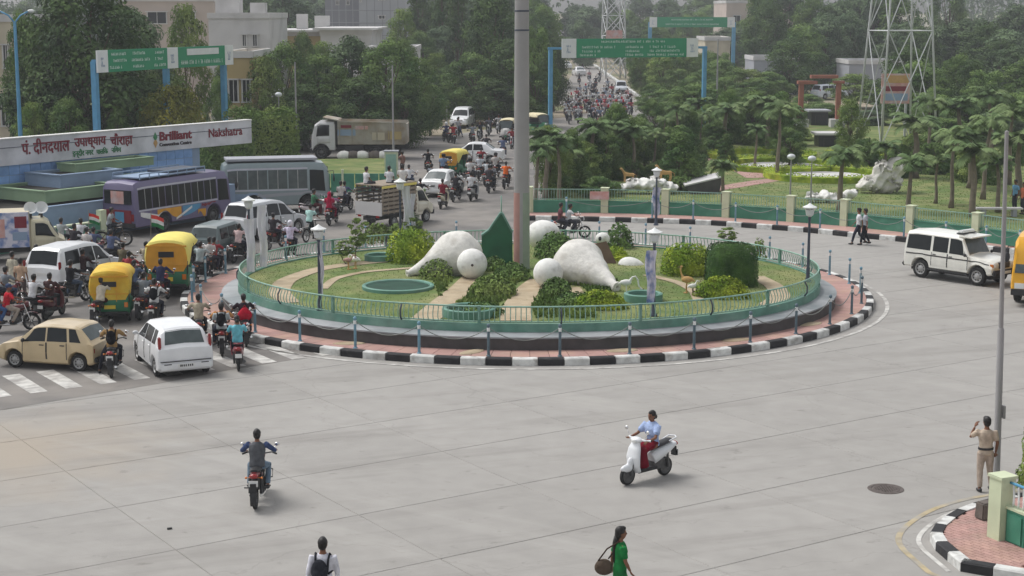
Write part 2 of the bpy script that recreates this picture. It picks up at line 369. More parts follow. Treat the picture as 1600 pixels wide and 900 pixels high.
# ------------------------------------------------------------------ people
SKINC = lin((122, 82, 60))
def pose_joints(pose):
    """joints in a frame with +X forward, +Y left, Z up; feet on z = 0"""
    J = {}
    if pose in ('stand', 'phone', 'stride', 'walk', 'cart'):
        J['pel'] = Vector((0, 0, .93)); J['che'] = Vector((.01, 0, 1.24)); J['nec'] = Vector((-.005, 0, 1.43)); J['hed'] = Vector((.02, 0, 1.575))
        J['sh'] = [Vector((0, s * .178, 1.375)) for s in (1, -1)]
        J['el'] = [Vector((-.04, s * .245, 1.10)) for s in (1, -1)]; J['wr'] = [Vector((.05, s * .25, .86)) for s in (1, -1)]
        J['hip'] = [Vector((0, s * .09, .90)) for s in (1, -1)]
        J['kn'] = [Vector((.03, s * .10, .49)) for s in (1, -1)]; J['an'] = [Vector((-.02, s * .105, .085)) for s in (1, -1)]
        if pose == 'phone':
            J['el'][0] = Vector((.22, .27, 1.20)); J['wr'][0] = Vector((.24, .17, 1.42))
            J['kn'][1] = Vector((.06, -.14, .49)); J['an'][1] = Vector((.06, -.2, .085))
        if pose in ('stride', 'walk'):
            q = 1. if pose == 'stride' else .6
            J['kn'] = [Vector((.20 * q, .09, .50)), Vector((-.04 * q, -.09, .48))]
            J['an'] = [Vector((.30 * q, .09, .09)), Vector((-.34 * q, -.09, .15))]
            J['el'] = [Vector((-.14 * q, .24, 1.10)), Vector((.06 * q, -.24, 1.10))]
            J['wr'] = [Vector((-.14 * q, .25, .86)), Vector((.22 * q, -.22, .91))]
    elif pose in ('ride', 'ride_foot', 'scoot', 'pillion', 'pedal', 'sit'):
        hp = {'ride': .80, 'ride_foot': .80, 'scoot': .78, 'pillion': .85, 'pedal': .93, 'sit': .45}[pose]
        lean = {'ride': .10, 'ride_foot': .06, 'scoot': .03, 'pillion': .03, 'pedal': .14, 'sit': .02}[pose]
        b = hp + .07
        J['pel'] = Vector((0, 0, b)); J['che'] = Vector((lean * .6, 0, b + .31)); J['nec'] = Vector((lean, 0, b + .50)); J['hed'] = Vector((lean + .03, 0, b + .645))
        J['sh'] = [Vector((lean * .9, s * .178, b + .445)) for s in (1, -1)]
        J['hip'] = [Vector((.02, s * .10, b - .02)) for s in (1, -1)]
        if pose in ('ride', 'ride_foot'):
            J['el'] = [Vector((.28, s * .36, b + .25)) for s in (1, -1)]; J['wr'] = [Vector((.50, s * .335, b + .19)) for s in (1, -1)]
            J['kn'] = [Vector((.40, s * .20, b - .10)) for s in (1, -1)]; J['an'] = [Vector((.17, s * .20, .36)) for s in (1, -1)]
            if pose == 'ride_foot': J['kn'][0] = Vector((.30, .30, b - .28)); J['an'][0] = Vector((.16, .42, .085))
        elif pose == 'scoot':
            J['el'] = [Vector((.22, s * .29, b + .21)) for s in (1, -1)]; J['wr'] = [Vector((.44, s * .285, b + .17)) for s in (1, -1)]
            J['kn'] = [Vector((.38, s * .13, b - .07)) for s in (1, -1)]; J['an'] = [Vector((.36, s * .11, .36)) for s in (1, -1)]
        elif pose == 'pillion':
            J['el'] = [Vector((.05, s * .25, b + .18)) for s in (1, -1)]; J['wr'] = [Vector((.24, s * .15, b + .10)) for s in (1, -1)]
            J['kn'] = [Vector((.36, s * .24, b - .12)) for s in (1, -1)]; J['an'] = [Vector((.16, s * .24, .40)) for s in (1, -1)]
        elif pose == 'pedal':
            J['el'] = [Vector((.22, s * .29, b + .22)) for s in (1, -1)]; J['wr'] = [Vector((.46, s * .26, b + .10)) for s in (1, -1)]
            J['kn'] = [Vector((.34, .10, b - .12)), Vector((.22, -.10, b - .38))]; J['an'] = [Vector((.20, .10, .46)), Vector((.22, -.10, .22))]
        else:
            J['el'] = [Vector((.05, s * .25, b + .20)) for s in (1, -1)]; J['wr'] = [Vector((.26, s * .14, b + .06)) for s in (1, -1)]
            J['kn'] = [Vector((.42, s * .13, b - .02)) for s in (1, -1)]; J['an'] = [Vector((.42, s * .13, .09)) for s in (1, -1)]
    return J
def add_hand(mb, el, wr, side):
    d = (wr - el).normalized(); lat = Vector((0, 0, 1)).cross(d)
    lat = lat.normalized() if lat.length > .1 else Vector((1, 0, 0))
    nrm = d.cross(lat)
    mb.etube if 0 else None
    pc = wr + d * .045
    rot = Matrix((d, lat, nrm)).transposed()
    mb.ell(pc, (.052, .04, .017), 8, 6, rot)
    for i, (o, L) in enumerate(((-.03, .064), (-.010, .074), (.010, .07), (.029, .056))):
        a = wr + d * .078 + lat * o
        k1 = a + d * L * .55 - nrm * .010 * side; k2 = k1 + d * L * .35 - nrm * .030 * side
        mb.tube([a - d * .02, a, k1, k2], [.0095, .0095, .0085, .007], 6)
    a = wr + d * .03 - lat * .034
    mb.tube([a + lat * .012, a - lat * .016 + d * .022, a - lat * .022 + d * .055 - nrm * .01 * side], [.012, .0105, .008], 6)
BODY = {}
def head_shape(mb, h):
    mb.ell(h + Vector((-.008, 0, .022)), (.096, .076, .100), 14, 10)
    mb.ell(h + Vector((.022, 0, -.045)), (.064, .056, .070), 12, 8)
    mb.ell(h + Vector((.096, 0, -.012)), (.020, .014, .024), 8, 6)
    mb.ell(h + Vector((.074, 0, -.062)), (.016, .026, .013), 8, 6)
    for s in (1, -1): mb.ell(h + Vector((-.01, s * .078, -.01)), (.022, .012, .032), 8, 6)
def person_meshes(pose, outfit, hair, vox):
    key = (pose, outfit, hair, vox)
    if key in BODY: return BODY[key]
    J = pose_joints(pose); P = []
    sit = pose not in ('stand', 'phone', 'stride', 'walk', 'cart')
    # body: one continuous surface, then hands rooted in the wrists
    bk = (pose, vox)
    if bk not in BODY:
        mb = MB(); h = J['hed']; head_shape(mb, h)
        mb.tube([h + Vector((-.02, 0, -.03)), J['nec'] + Vector((0, 0, 0)), J['nec'] - Vector((0, 0, .06))], [.052, .054, .065], 10)
        up = (J['nec'] - J['pel'])
        mb.etube([(J['pel'] - Vector((0, 0, .06)), .09, .13), (J['pel'], .11, .15), (lerp(J['pel'], J['che'], .5), .095, .128), (J['che'], .11, .155), (lerp(J['che'], J['nec'], .7), .085, .15), (J['nec'], .055, .06)])
        for i in (0, 1):
            mb.tube([J['sh'][i] * 1., lerp(J['sh'][i], J['el'][i], .4), J['el'][i], lerp(J['el'][i], J['wr'][i], .35), J['wr'][i]], [.052, .046, .038, .037, .026], 10)
            mb.tube([J['hip'][i], lerp(J['hip'][i], J['kn'][i], .5), J['kn'][i], lerp(J['kn'][i], J['an'][i], .35), J['an'][i]], [.085, .072, .052, .052, .036], 10)
            mb.tube([J['an'][i] + Vector((-.04, 0, -.03)), J['an'][i] + Vector((.06, 0, -.045)), J['an'][i] + Vector((.15, 0, -.055))], [.038, .036, .022], 8)
        me = remesh(mb, 'body', 'skin', vox, 3)
        hb = MB()
        hb.v = [tuple(v.co) for v in me.vertices]; hb.f = [tuple(p.vertices) for p in me.polygons]; hb.m = [0] * len(hb.f); hb.sm = [True] * len(hb.f)
        for i in (0, 1): add_hand(hb, J['el'][i], J['wr'][i], 1 if i == 0 else -1)
        hb.sm = [True] * len(hb.f); hb.m = [0] * len(hb.f)
        BODY[bk] = hb.mesh('body', 'skin', smooth=True)
    P.append(('body', BODY[bk], None))
    # shirt
    sk = ('shirt', pose, outfit, vox)
    if sk not in BODY:
        mb = MB(); pel, che, nec = J['pel'], J['che'], J['nec']
        low = [(pel + Vector((-.005, 0, -.09 if not sit else -.05)), .122, .170), (pel + Vector((0, 0, .02)), .122, .166)]
        if outfit in ('kurta', 'kurta_long') and not sit:
            km = (J['kn'][0] + J['kn'][1]) / 2; zl = .42 if outfit == 'kurta' else .30
            low = [(Vector((km.x * .6 - .01, 0, zl)), .165, .215), (Vector((km.x * .4, 0, .66)), .150, .195)] + low
        mb.etube(low + [(lerp(pel, che, .5), .112, .150), (che, .128, .178), (lerp(che, nec, .62), .105, .168), (nec + Vector((0, 0, -.005)), .066, .075)], 14)
        lng = outfit in ('long', 'kurta_long', 'police_long')
        for i in (0, 1):
            s, e, wv = J['sh'][i], J['el'][i], J['wr'][i]
            if lng: mb.tube([s, lerp(s, e, .5), e, lerp(e, wv, .9)], [.070, .060, .052, .040], 10)
            else: mb.tube([s, lerp(s, e, .5), lerp(s, e, .8)], [.070, .064, .060], 10)
        BODY[sk] = remesh(mb, 'shirt', 'cloth', vox, 3)
    P.append(('shirt', BODY[sk], 'top'))
    # trousers or a long skirt
    tk = ('legs', pose, outfit == 'saree', vox)
    if tk not in BODY:
        mb = MB(); pel = J['pel']
        if outfit == 'saree':
            km = (J['kn'][0] + J['kn'][1]) / 2; am = (J['an'][0] + J['an'][1]) / 2
            if sit: mb.etube([(pel + Vector((-.03, 0, .03)), .12, .165), (lerp(pel, km, .3), .12, .19), (lerp(pel, km, .8), .105, .20), (km + Vector((.03, 0, -.04)), .11, .20), (lerp(km, am, .5) + Vector((.02, 0, 0)), .13, .19), (am + Vector((0, 0, .0)), .15, .20)], 14)
            else: mb.etube([(Vector((am.x, 0, .06)), .20, .215), (Vector((km.x, 0, .45)), .16, .19), (pel, .128, .17), (pel + Vector((0, 0, .1)), .12, .16)], 14)
            for i in (0, 1): mb.ell(J['an'][i] + Vector((0, 0, .05)), .06, 8, 6)
        else:
            mb.etube([(pel + Vector((0, 0, -.09)), .10, .15), (pel, .118, .162), (pel + Vector((0, 0, .07)), .112, .152)], 14)
            for i in (0, 1):
                hp, k, a = J['hip'][i], J['kn'][i], J['an'][i]
                mb.tube([hp, lerp(hp, k, .5), k, lerp(k, a, .4), lerp(k, a, .93)], [.102, .090, .072, .066, .058], 10)
        BODY[tk] = remesh(mb, 'trousers', 'cloth', vox, 3)
    P.append(('skirt' if outfit == 'saree' else 'trousers', BODY[tk], 'bot'))
    # shoes
    fk = ('shoe', pose)
    if fk not in BODY:
        L = []
        for i in (0, 1):
            mb = MB(); a = J['an'][i]
            mb.ell(a + Vector((.045, 0, -.045)), (.125, .046, .040), 10, 6); mb.ell(a + Vector((-.03, 0, -.03)), (.055, .042, .05), 8, 6)
            L.append(mb.mesh('shoe', 'dark_plastic', smooth=True))
        BODY[fk] = L
    for m in BODY[fk]: P.append(('shoe', m, None))
    hk = ('hair', pose, hair)
    if hk not in BODY:
        mb = MB(); h = J['hed']
        if hair == 'helmet':
            mb.ell(h + Vector((-.012, 0, .025)), (.135, .115, .125), 14, 10); mb.ell(h + Vector((-.03, 0, -.04)), (.115, .112, .10), 12, 8)
        elif hair == 'cap':
            mb.ell(h + Vector((-.012, 0, .045)), (.108, .088, .092), 14, 10); mb.ell(h + Vector((.085, 0, .055)), (.075, .066, .012), 10, 6)
        elif hair == 'scarf':
            mb.ell(h + Vector((-.026, 0, .02)), (.112, .098, .125), 14, 10); mb.ell(h + Vector((-.03, 0, -.09)), (.085, .10, .09), 12, 8); mb.ell(h + Vector((-.08, 0, -.22)), (.05, .12, .18), 12, 8)
        else:
            mb.ell(h + Vector((-.026, 0, .040)), (.100, .087, .100), 14, 10); mb.ell(h + Vector((-.05, 0, -.01)), (.066, .08, .085), 12, 8); mb.ell(h + Vector((.02, .01, .085)), (.07, .06, .05), 10, 8)
            if hair == 'plait':
                mb.ell(h + Vector((-.075, 0, -.03)), (.055, .07, .10), 10, 8)
                mb.tube([h + Vector((-.09, 0, -.06)), h + Vector((-.125, 0, -.18)), h + Vector((-.135, 0, -.34)), h + Vector((-.13, 0, -.56))], [.052, .046, .036, .014], 8)
            elif hair == 'bun': mb.ell(h + Vector((-.115, 0, -.03)), (.055, .06, .055), 10, 8)
        BODY[hk] = mb.mesh('hair', 'cloth' if hair in ('cap', 'scarf') else ('paint' if hair == 'helmet' else 'hair'), smooth=True)
    P.append(({'helmet': 'helmet', 'cap': 'cap', 'scarf': 'headscarf'}.get(hair, 'hair'), BODY[hk], 'hat'))
    ek = ('eye', pose)
    if ek not in BODY:
        mb = MB(); h = J['hed']
        for s in (1, -1): mb.ell(h + Vector((.082, s * .031, .008)), (.010, .013, .007), 6, 4)
        BODY[ek] = mb.mesh('eyes', 'hair', smooth=True)
    P.append(('eyes', BODY[ek], None))
    BODY[key] = P; return P
def person(label, loc, rz, pose='stand', outfit='short', top=(200, 200, 200), bot=(50, 52, 60), hair='short', hat=(40, 40, 40), vox=.03, group=None, scale=1.0, z=0.):
    t = thing('person', label, 'person', (loc[0], loc[1], z), rz, group, scale)
    cs = {'top': lin(top), 'bot': lin(bot), 'hat': lin(hat), None: None}
    for n, me, ck in person_meshes(pose, outfit, hair, vox): obj(n, me, t, color=cs[ck])
    return t
def bag_mesh():
    mb = MB(); mb.ell((-.03, 0, .0), (.10, .155, .22), 12, 10); mb.ell((-.10, 0, -.06), (.06, .12, .12), 10, 8); return remesh(mb, 'bag', 'cloth', .02, 2)
BAG = {}
def backpack(label, host, pose, color, shift=(0, 0, 0)):
    """a bag on somebody's back, strapped over the shoulders"""
    J = pose_joints(pose); c = J['che'] + Vector((-.19, 0, -.03)) + Vector(shift)
    t = thing('backpack', label, 'backpack', host.matrix_basis @ c, host.rotation_euler.z, None)
    if 'b' not in BAG: BAG['b'] = bag_mesh()
    obj('bag', BAG['b'], t, color=lin(color))
    for s in (1, -1):
        mb = MB(); o = Vector((-.19, 0, -.03)) + Vector(shift); k = lambda p: Vector(p) - o
        mb.tube([k((-.125, s * .10, -.12)), k((-.11, s * .115, .10)), k((-.03, s * .125, .185)), k((.10, s * .125, .10)), k((.115, s * .13, -.02)), k((.02, s * .165, -.13)), k((-.12, s * .12, -.15))], .02, 6)
        obj('strap', mb.mesh('strap', 'cloth', smooth=True), t, color=lin(color))
    return t
# ------------------------------------------------------------------ two-wheelers
def wheel_mesh(r, wd, rim='rim_metal', spokes=0):
    ti = .60 if spokes == -1 else .74
    a = MB(); a.lathe([(r * ti, -wd * .42), (r * .84, -wd / 2), (r * .97, -wd * .36), (r, 0), (r * .97, wd * .36), (r * .84, wd / 2), (r * ti, wd * .42), (r * ti, -wd * .42)], 20, axis='y')
    b = MB()
    if spokes == -1:   # pressed steel car wheel: rim ring, dish and dark vents between
        b.lathe([(r * .49, -wd * .30), (r * .54, -wd * .44), (r * .63, -wd * .46), (r * .63, wd * .46), (r * .54, wd * .44), (r * .49, wd * .30)], 20, axis='y')
        b.lathe([(0, -wd * .46), (r * .22, -wd * .46), (r * .36, -wd * .28), (r * .36, wd * .28), (r * .22, wd * .46), (0, wd * .46)], 16, axis='y')
        for k in range(8):
            q = 2 * PI * k / 8; b.beam((r * .32 * math.cos(q), 0, r * .32 * math.sin(q)), (r * .54 * math.cos(q), 0, r * .54 * math.sin(q)), r * .16, wd * .56, up=(0, 1, 0))
        a.lathe([(0, -wd * .12), (r * .62, -wd * .12)], 16, axis='y'); a.lathe([(r * .62, wd * .12), (0, wd * .12)], 16, axis='y')
    elif spokes:
        b.lathe([(r * .68, -wd * .3), (r * .76, -wd * .4), (r * .76, wd * .4), (r * .68, wd * .3), (r * .68, -wd * .3)], 20, axis='y')
        for k in range(spokes):
            q = 2 * PI * k / spokes; b.beam((0, 0, 0), (r * .7 * math.cos(q), 0, r * .7 * math.sin(q)), .012 if spokes > 8 else .03, up=(0, 1, 0))
        b.lathe([(0, -wd * .6), (r * .16, -wd * .55), (r * .16, wd * .55), (0, wd * .6)], 10, axis='y')
    else:
        b.lathe([(0, -wd * .38), (r * .2, -wd * .46), (r * .5, -wd * .34), (r * .68, -wd * .46), (r * .77, -wd * .44), (r * .77, wd * .44), (r * .68, wd * .46), (r * .5, wd * .34), (r * .2, wd * .46), (0, wd * .38)], 20, axis='y')
    return a.mesh('tyre', 'rubber', smooth=True, sharp=50), b.mesh('rim', rim, smooth=True, sharp=40)
def add_wheel(root, x, y, r, meshes):
    t = obj('wheel', meshes[0], root, (x, y, r)); obj('rim', meshes[1], t); return t
def make_motorbike(color, label, cat='motorbike'):
    t = thing('motorbike', label, cat); wm = wheel_mesh(.30, .085, 'engine_metal', 6); c = lin(color)
    add_wheel(t, .63, 0, .30, wm); add_wheel(t, -.62, 0, .30, wm)
    mb = MB()
    for s in (1, -1): mb.tube([(.63, s * .075, .30), (.50, s * .075, .62), (.40, s * .07, .92)], [.026, .024, .02], 8)
    obj('front_fork', mb.mesh('front_fork', 'chrome', smooth=True, sharp=40), t)
    mb = MB(); mb.lathe([(.345, -.06), (.355, 0), (.345, .06)], 12, (.63, 0, .30), 'y', R(-150), R(-25)); obj('front_mudguard', mb.mesh('front_mudguard', 'paint', smooth=True), t, color=c)
    mb = MB(); mb.ell((.20, 0, .80), (.26, .125, .12), 14, 10); mb.ell((.08, 0, .78), (.2, .10, .09), 12, 8); obj('tank', remesh(mb, 'tank', 'paint', .02, 3), t, color=c)
    mb = MB(); mb.etube([((.02, 0, .77), .05, .10), ((-.2, 0, .79), .055, .125), ((-.45, 0, .84), .055, .13), ((-.62, 0, .86), .05, .11), ((-.70, 0, .87), .03, .08)], 12); obj('seat', mb.mesh('seat', 'seat_vinyl', smooth=True, sharp=60), t)
    mb = MB(); mb.etube([((-.05, 0, .62), .10, .11), ((-.35, 0, .70), .09, .12), ((-.66, 0, .79), .06, .09), ((-.78, 0, .82), .035, .06)], 10); obj('side_panel', mb.mesh('side_panel', 'paint', smooth=True, sharp=60), t, color=c)
    mb = MB(); mb.box((.12, 0, .42), (.30, .22, .24)); mb.tube([(.12, 0, .5), (.24, 0, .66)], .085, 10)
    for k in range(5): mb.tube([(.155 + .022 * k, 0, .535 + .03 * k), (.16 + .022 * k, 0, .54 + .03 * k)], .11, 10)
    mb.ell((.12, .12, .42), (.10, .05, .10)); mb.ell((.12, -.12, .42), (.10, .05, .10)); obj('engine', mb.mesh('engine', 'engine_metal', smooth=True, sharp=35), t)
    mb = MB(); mb.tube([(.30, -.10, .55), (.33, -.12, .34), (.10, -.14, .26), (-.25, -.15, .28), (-.85, -.16, .37)], [.022, .022, .024, .045, .04], 8); obj('exhaust', mb.mesh('exhaust', 'chrome', smooth=True, sharp=50), t)
    mb = MB(); mb.tube([(.42, 0, .88), (.34, 0, .55), (.12, 0, .28), (-.15, 0, .30)], .025, 6)
    for s in (1, -1):
        mb.tube([(-.62, s * .11, .30), (-.15, s * .10, .36)], .022, 6); mb.tube([(-.58, s * .12, .34), (-.48, s * .12, .74)], .032, 8); mb.tube([(.38, s * .10, .80), (-.5, s * .11, .74)], .018, 6)
        mb.tube([(-.02, s * .10, .34), (.02, s * .26, .34)], .02, 6); mb.tube([(-.38, s * .10, .40), (-.36, s * .27, .40)], .016, 6)
    mb.tube([(.36, .0, .40), (.36, .26, .44), (.36, .27, .62), (.36, .06, .68), (.36, -.06, .68), (.36, -.27, .62), (.36, -.26, .44), (.36, 0, .40)], .014, 6)
    obj('frame', mb.mesh('frame', 'dark_plastic', smooth=True, sharp=50), t)
    mb = MB(); mb.tube([(.26, .36, 1.00), (.36, .26, 1.01), (.40, .08, .97), (.40, -.08, .97), (.36, -.26, 1.01), (.26, -.36, 1.00)], .016, 8)
    for s in (1, -1): mb.tube([(.33, s * .29, 1.01), (.245, s * .375, 1.0)], .022, 8)
    obj('handlebar', mb.mesh('handlebar', 'dark_plastic', smooth=True, sharp=50), t)
    for s in (1, -1):
        mb = MB(); mb.tube([(.34, s * .28, 1.02), (.36, s * .36, 1.16)], .008, 6); mb.ell((.36, s * .38, 1.19), (.018, .062, .042), 10, 8); obj('mirror', mb.mesh('mirror', 'chrome', smooth=True), t)
    mb = MB(); mb.ell((.50, 0, .91), (.10, .10, .11), 12, 8); hd = obj('headlight_cowl', mb.mesh('headlight_cowl', 'paint', smooth=True), t, color=c)
    mb = MB(); mb.ell((.575, 0, .91), (.035, .078, .08), 12, 8); obj('lens', mb.mesh('lens', 'clear_lens', smooth=True), hd)
    mb = MB(); mb.lathe([(.34, -.07), (.35, 0), (.34, .07)], 12, (-.62, 0, .32), 'y', R(-210), R(-80)); mb.box((-.93, 0, .50), (.02, .13, .30)); obj('rear_mudguard', mb.mesh('rear_mudguard', 'dark_plastic', smooth=True, sharp=40), t)
    mb = MB(); mb.ell((-.80, 0, .78), (.06, .10, .055), 10, 8); obj('tail_light', mb.mesh('tail_light', 'red_lens', smooth=True), t)
    mb = MB(); mb.box((-.89, 0, .64), (.012, .20, .13)); obj('number_plate', mb.mesh('number_plate', 'plate_white'), t)
    mb = MB()
    for s in (1, -1): mb.ell((-.76, s * .17, .74), (.03, .028, .028), 8, 6); mb.tube([(-.74, 0, .74), (-.76, s * .16, .74)], .008, 6)
    obj('indicator', mb.mesh('indicator', 'orange_lens', smooth=True), t)
    return t
def make_scooter(color, label):
    t = thing('scooter', label, 'scooter'); wm = wheel_mesh(.225, .09, 'engine_metal'); c = lin(color)
    add_wheel(t, .62, 0, .225, wm); add_wheel(t, -.60, 0, .225, wm)
    mb = MB()   # front apron: a curved shield
    rows = [(.28, .36, .18, .07), (.42, .43, .205, .075), (.62, .44, .215, .08), (.82, .40, .19, .075), (.98, .34, .12, .05)]
    mb.etube([((x, 0, z), d, y) for z, x, y, d in rows], 14); obj('front_apron', remesh(mb, 'front_apron', 'paint', .02, 3), t, color=c)
    mb = MB(); mb.ell((.60, 0, .40), (.24, .085, .10), 12, 8); mb.ell((.52, 0, .50), (.10, .08, .14), 12, 8); obj('front_mudguard', remesh(mb, 'front_mudguard', 'paint', .02, 2), t, color=c)
    mb = MB(); mb.box((.10, 0, .29), (.60, .30, .06)); mb.box((.12, 0, .326), (.5, .27, .012)); obj('floorboard', mb.mesh('floorboard', 'dark_plastic'), t)
    mb = MB(); mb.etube([((-.14, 0, .48), .17, .12), ((-.30, 0, .56), .17, .165), ((-.55, 0, .63), .14, .165), ((-.78, 0, .70), .09, .13), ((-.92, 0, .74), .045, .09)], 14); obj('rear_body', remesh(mb, 'rear_body', 'paint', .02, 3), t, color=c)
    mb = MB(); mb.etube([((-.08, 0, .73), .045, .09), ((-.2, 0, .76), .05, .13), ((-.45, 0, .80), .05, .135), ((-.68, 0, .84), .045, .12), ((-.78, 0, .85), .025, .09)], 12); obj('seat', mb.mesh('seat', 'seat_vinyl', smooth=True, sharp=60), t)
    mb = MB(); mb.tube([(.30, 0, .9), (.36, 0, 1.0)], .04, 8); mb.ell((.34, 0, 1.02), (.11, .17, .07), 12, 8); mb.tube([(.22, .34, 1.03), (.30, .24, 1.03), (.33, 0, 1.03), (.30, -.24, 1.03), (.22, -.34, 1.03)], .026, 8); cw = obj('handlebar_cowl', mb.mesh('handlebar_cowl', 'paint', smooth=True, sharp=50), t, color=c)
    mb = MB(); mb.ell((.44, 0, 1.01), (.03, .075, .05), 10, 8); obj('headlight', mb.mesh('headlight', 'clear_lens', smooth=True), cw)
    mb = MB()
    for s in (1, -1): mb.tube([(.26, s * .28, 1.03), (.205, s * .36, 1.03)], .022, 8)
    obj('grip', mb.mesh('grip', 'rubber', smooth=True), cw)
    for s in (1, -1):
        mb = MB(); mb.tube([(.30, s * .24, 1.05), (.33, s * .32, 1.20)], .008, 6); mb.ell((.33, s * .34, 1.24), (.018, .055, .045), 10, 8); obj('mirror', mb.mesh('mirror', 'chrome', smooth=True), t)
    mb = MB(); mb.tube([(.56, .07, .225), (.48, .05, .55)], .028, 8); mb.tube([(.56, -.07, .225), (.48, -.05, .55)], .028, 8); obj('front_fork', mb.mesh('front_fork', 'engine_metal', smooth=True, sharp=50), t)
    mb = MB(); mb.box((-.42, -.02, .33), (.5, .2, .2)); mb.tube([(-.3, -.14, .28), (-.5, -.17, .28), (-.82, -.17, .33)], [.03, .055, .05], 10); mb.tube([(-.60, .12, .23), (-.55, .13, .6)], .03, 8); obj('engine', mb.mesh('engine', 'engine_metal', smooth=True, sharp=40), t)
    mb = MB(); mb.ell((-.93, 0, .73), (.03, .10, .05), 10, 8); obj('tail_light', mb.mesh('tail_light', 'red_lens', smooth=True), t)
    mb = MB(); mb.tube([(-.62, .11, .84), (-.85, .12, .90), (-.93, 0, .90), (-.85, -.12, .90), (-.62, -.11, .84)], .018, 8); obj('grab_rail', mb.mesh('grab_rail', 'paint', smooth=True), t, color=c)
    mb = MB(); mb.box((-.93, 0, .50), (.012, .19, .12)); mb.box((-.90, 0, .55), (.04, .14, .22)); obj('rear_mudguard', mb.mesh('rear_mudguard', 'dark_plastic'), t)
    mb = MB(); mb.box((-.945, 0, .53), (.012, .2, .12)); obj('number_plate', mb.mesh('number_plate', 'plate_white'), t)
    return t
def make_bicycle(color, label):
    t = thing('bicycle', label, 'bicycle'); wm = wheel_mesh(.34, .045, 'rim_metal', 14); c = lin(color)
    add_wheel(t, .54, 0, .34, wm); add_wheel(t, -.52, 0, .34, wm)
    mb = MB(); S = (-.16, 0, .88); B = (-.06, 0, .30); H = (.40, 0, .86)
    for a, b in ((B, S), (B, (.42, 0, .72)), ((-.14, 0, .80), H), (B, (-.52, .05, .34)), (B, (-.52, -.05, .34)), ((-.15, 0, .82), (-.52, .05, .34)), ((-.15, 0, .82), (-.52, -.05, .34)), (H, (.54, .05, .34)), (H, (.54, -.05, .34)), (H, (.39, 0, .98))): mb.tube([a, b], .016, 6)
    obj('frame', mb.mesh('frame', 'paint', smooth=True, sharp=50), t, color=c)
    mb = MB(); mb.tube([(.22, .27, .99), (.36, .22, .99), (.40, 0, .98), (.36, -.22, .99), (.22, -.27, .99)], .014, 6); obj('handlebar', mb.mesh('handlebar', 'chrome', smooth=True, sharp=50), t)
    mb = MB(); mb.ell((-.18, 0, .92), (.14, .09, .035), 10, 6); obj('saddle', mb.mesh('saddle', 'seat_vinyl', smooth=True), t)
    mb = MB(); mb.tube([(-.06, .09, .46), (-.06, .08, .3), (-.06, -.08, .3), (-.06, -.09, .14)], .012, 6); mb.box((-.06, .14, .46), (.09, .09, .02)); mb.box((-.06, -.14, .14), (.09, .09, .02)); obj('pedals', mb.mesh('pedals', 'engine_metal'), t)
    mb = MB(); mb.box((-.58, 0, .72), (.38, .14, .02)); mb.tube([(-.7, .05, .72), (-.52, .05, .34)], .01, 5); mb.tube([(-.7, -.05, .72), (-.52, -.05, .34)], .01, 5); obj('rack', mb.mesh('rack', 'engine_metal'), t)
    for x in (.54, -.52):
        mb = MB(); mb.lathe([(.37, -.03), (.375, 0), (.37, .03)], 12, (x, 0, .34), 'y', R(-190), R(-40)); obj('mudguard', mb.mesh('mudguard', 'dark_plastic', smooth=True), t)
    return t
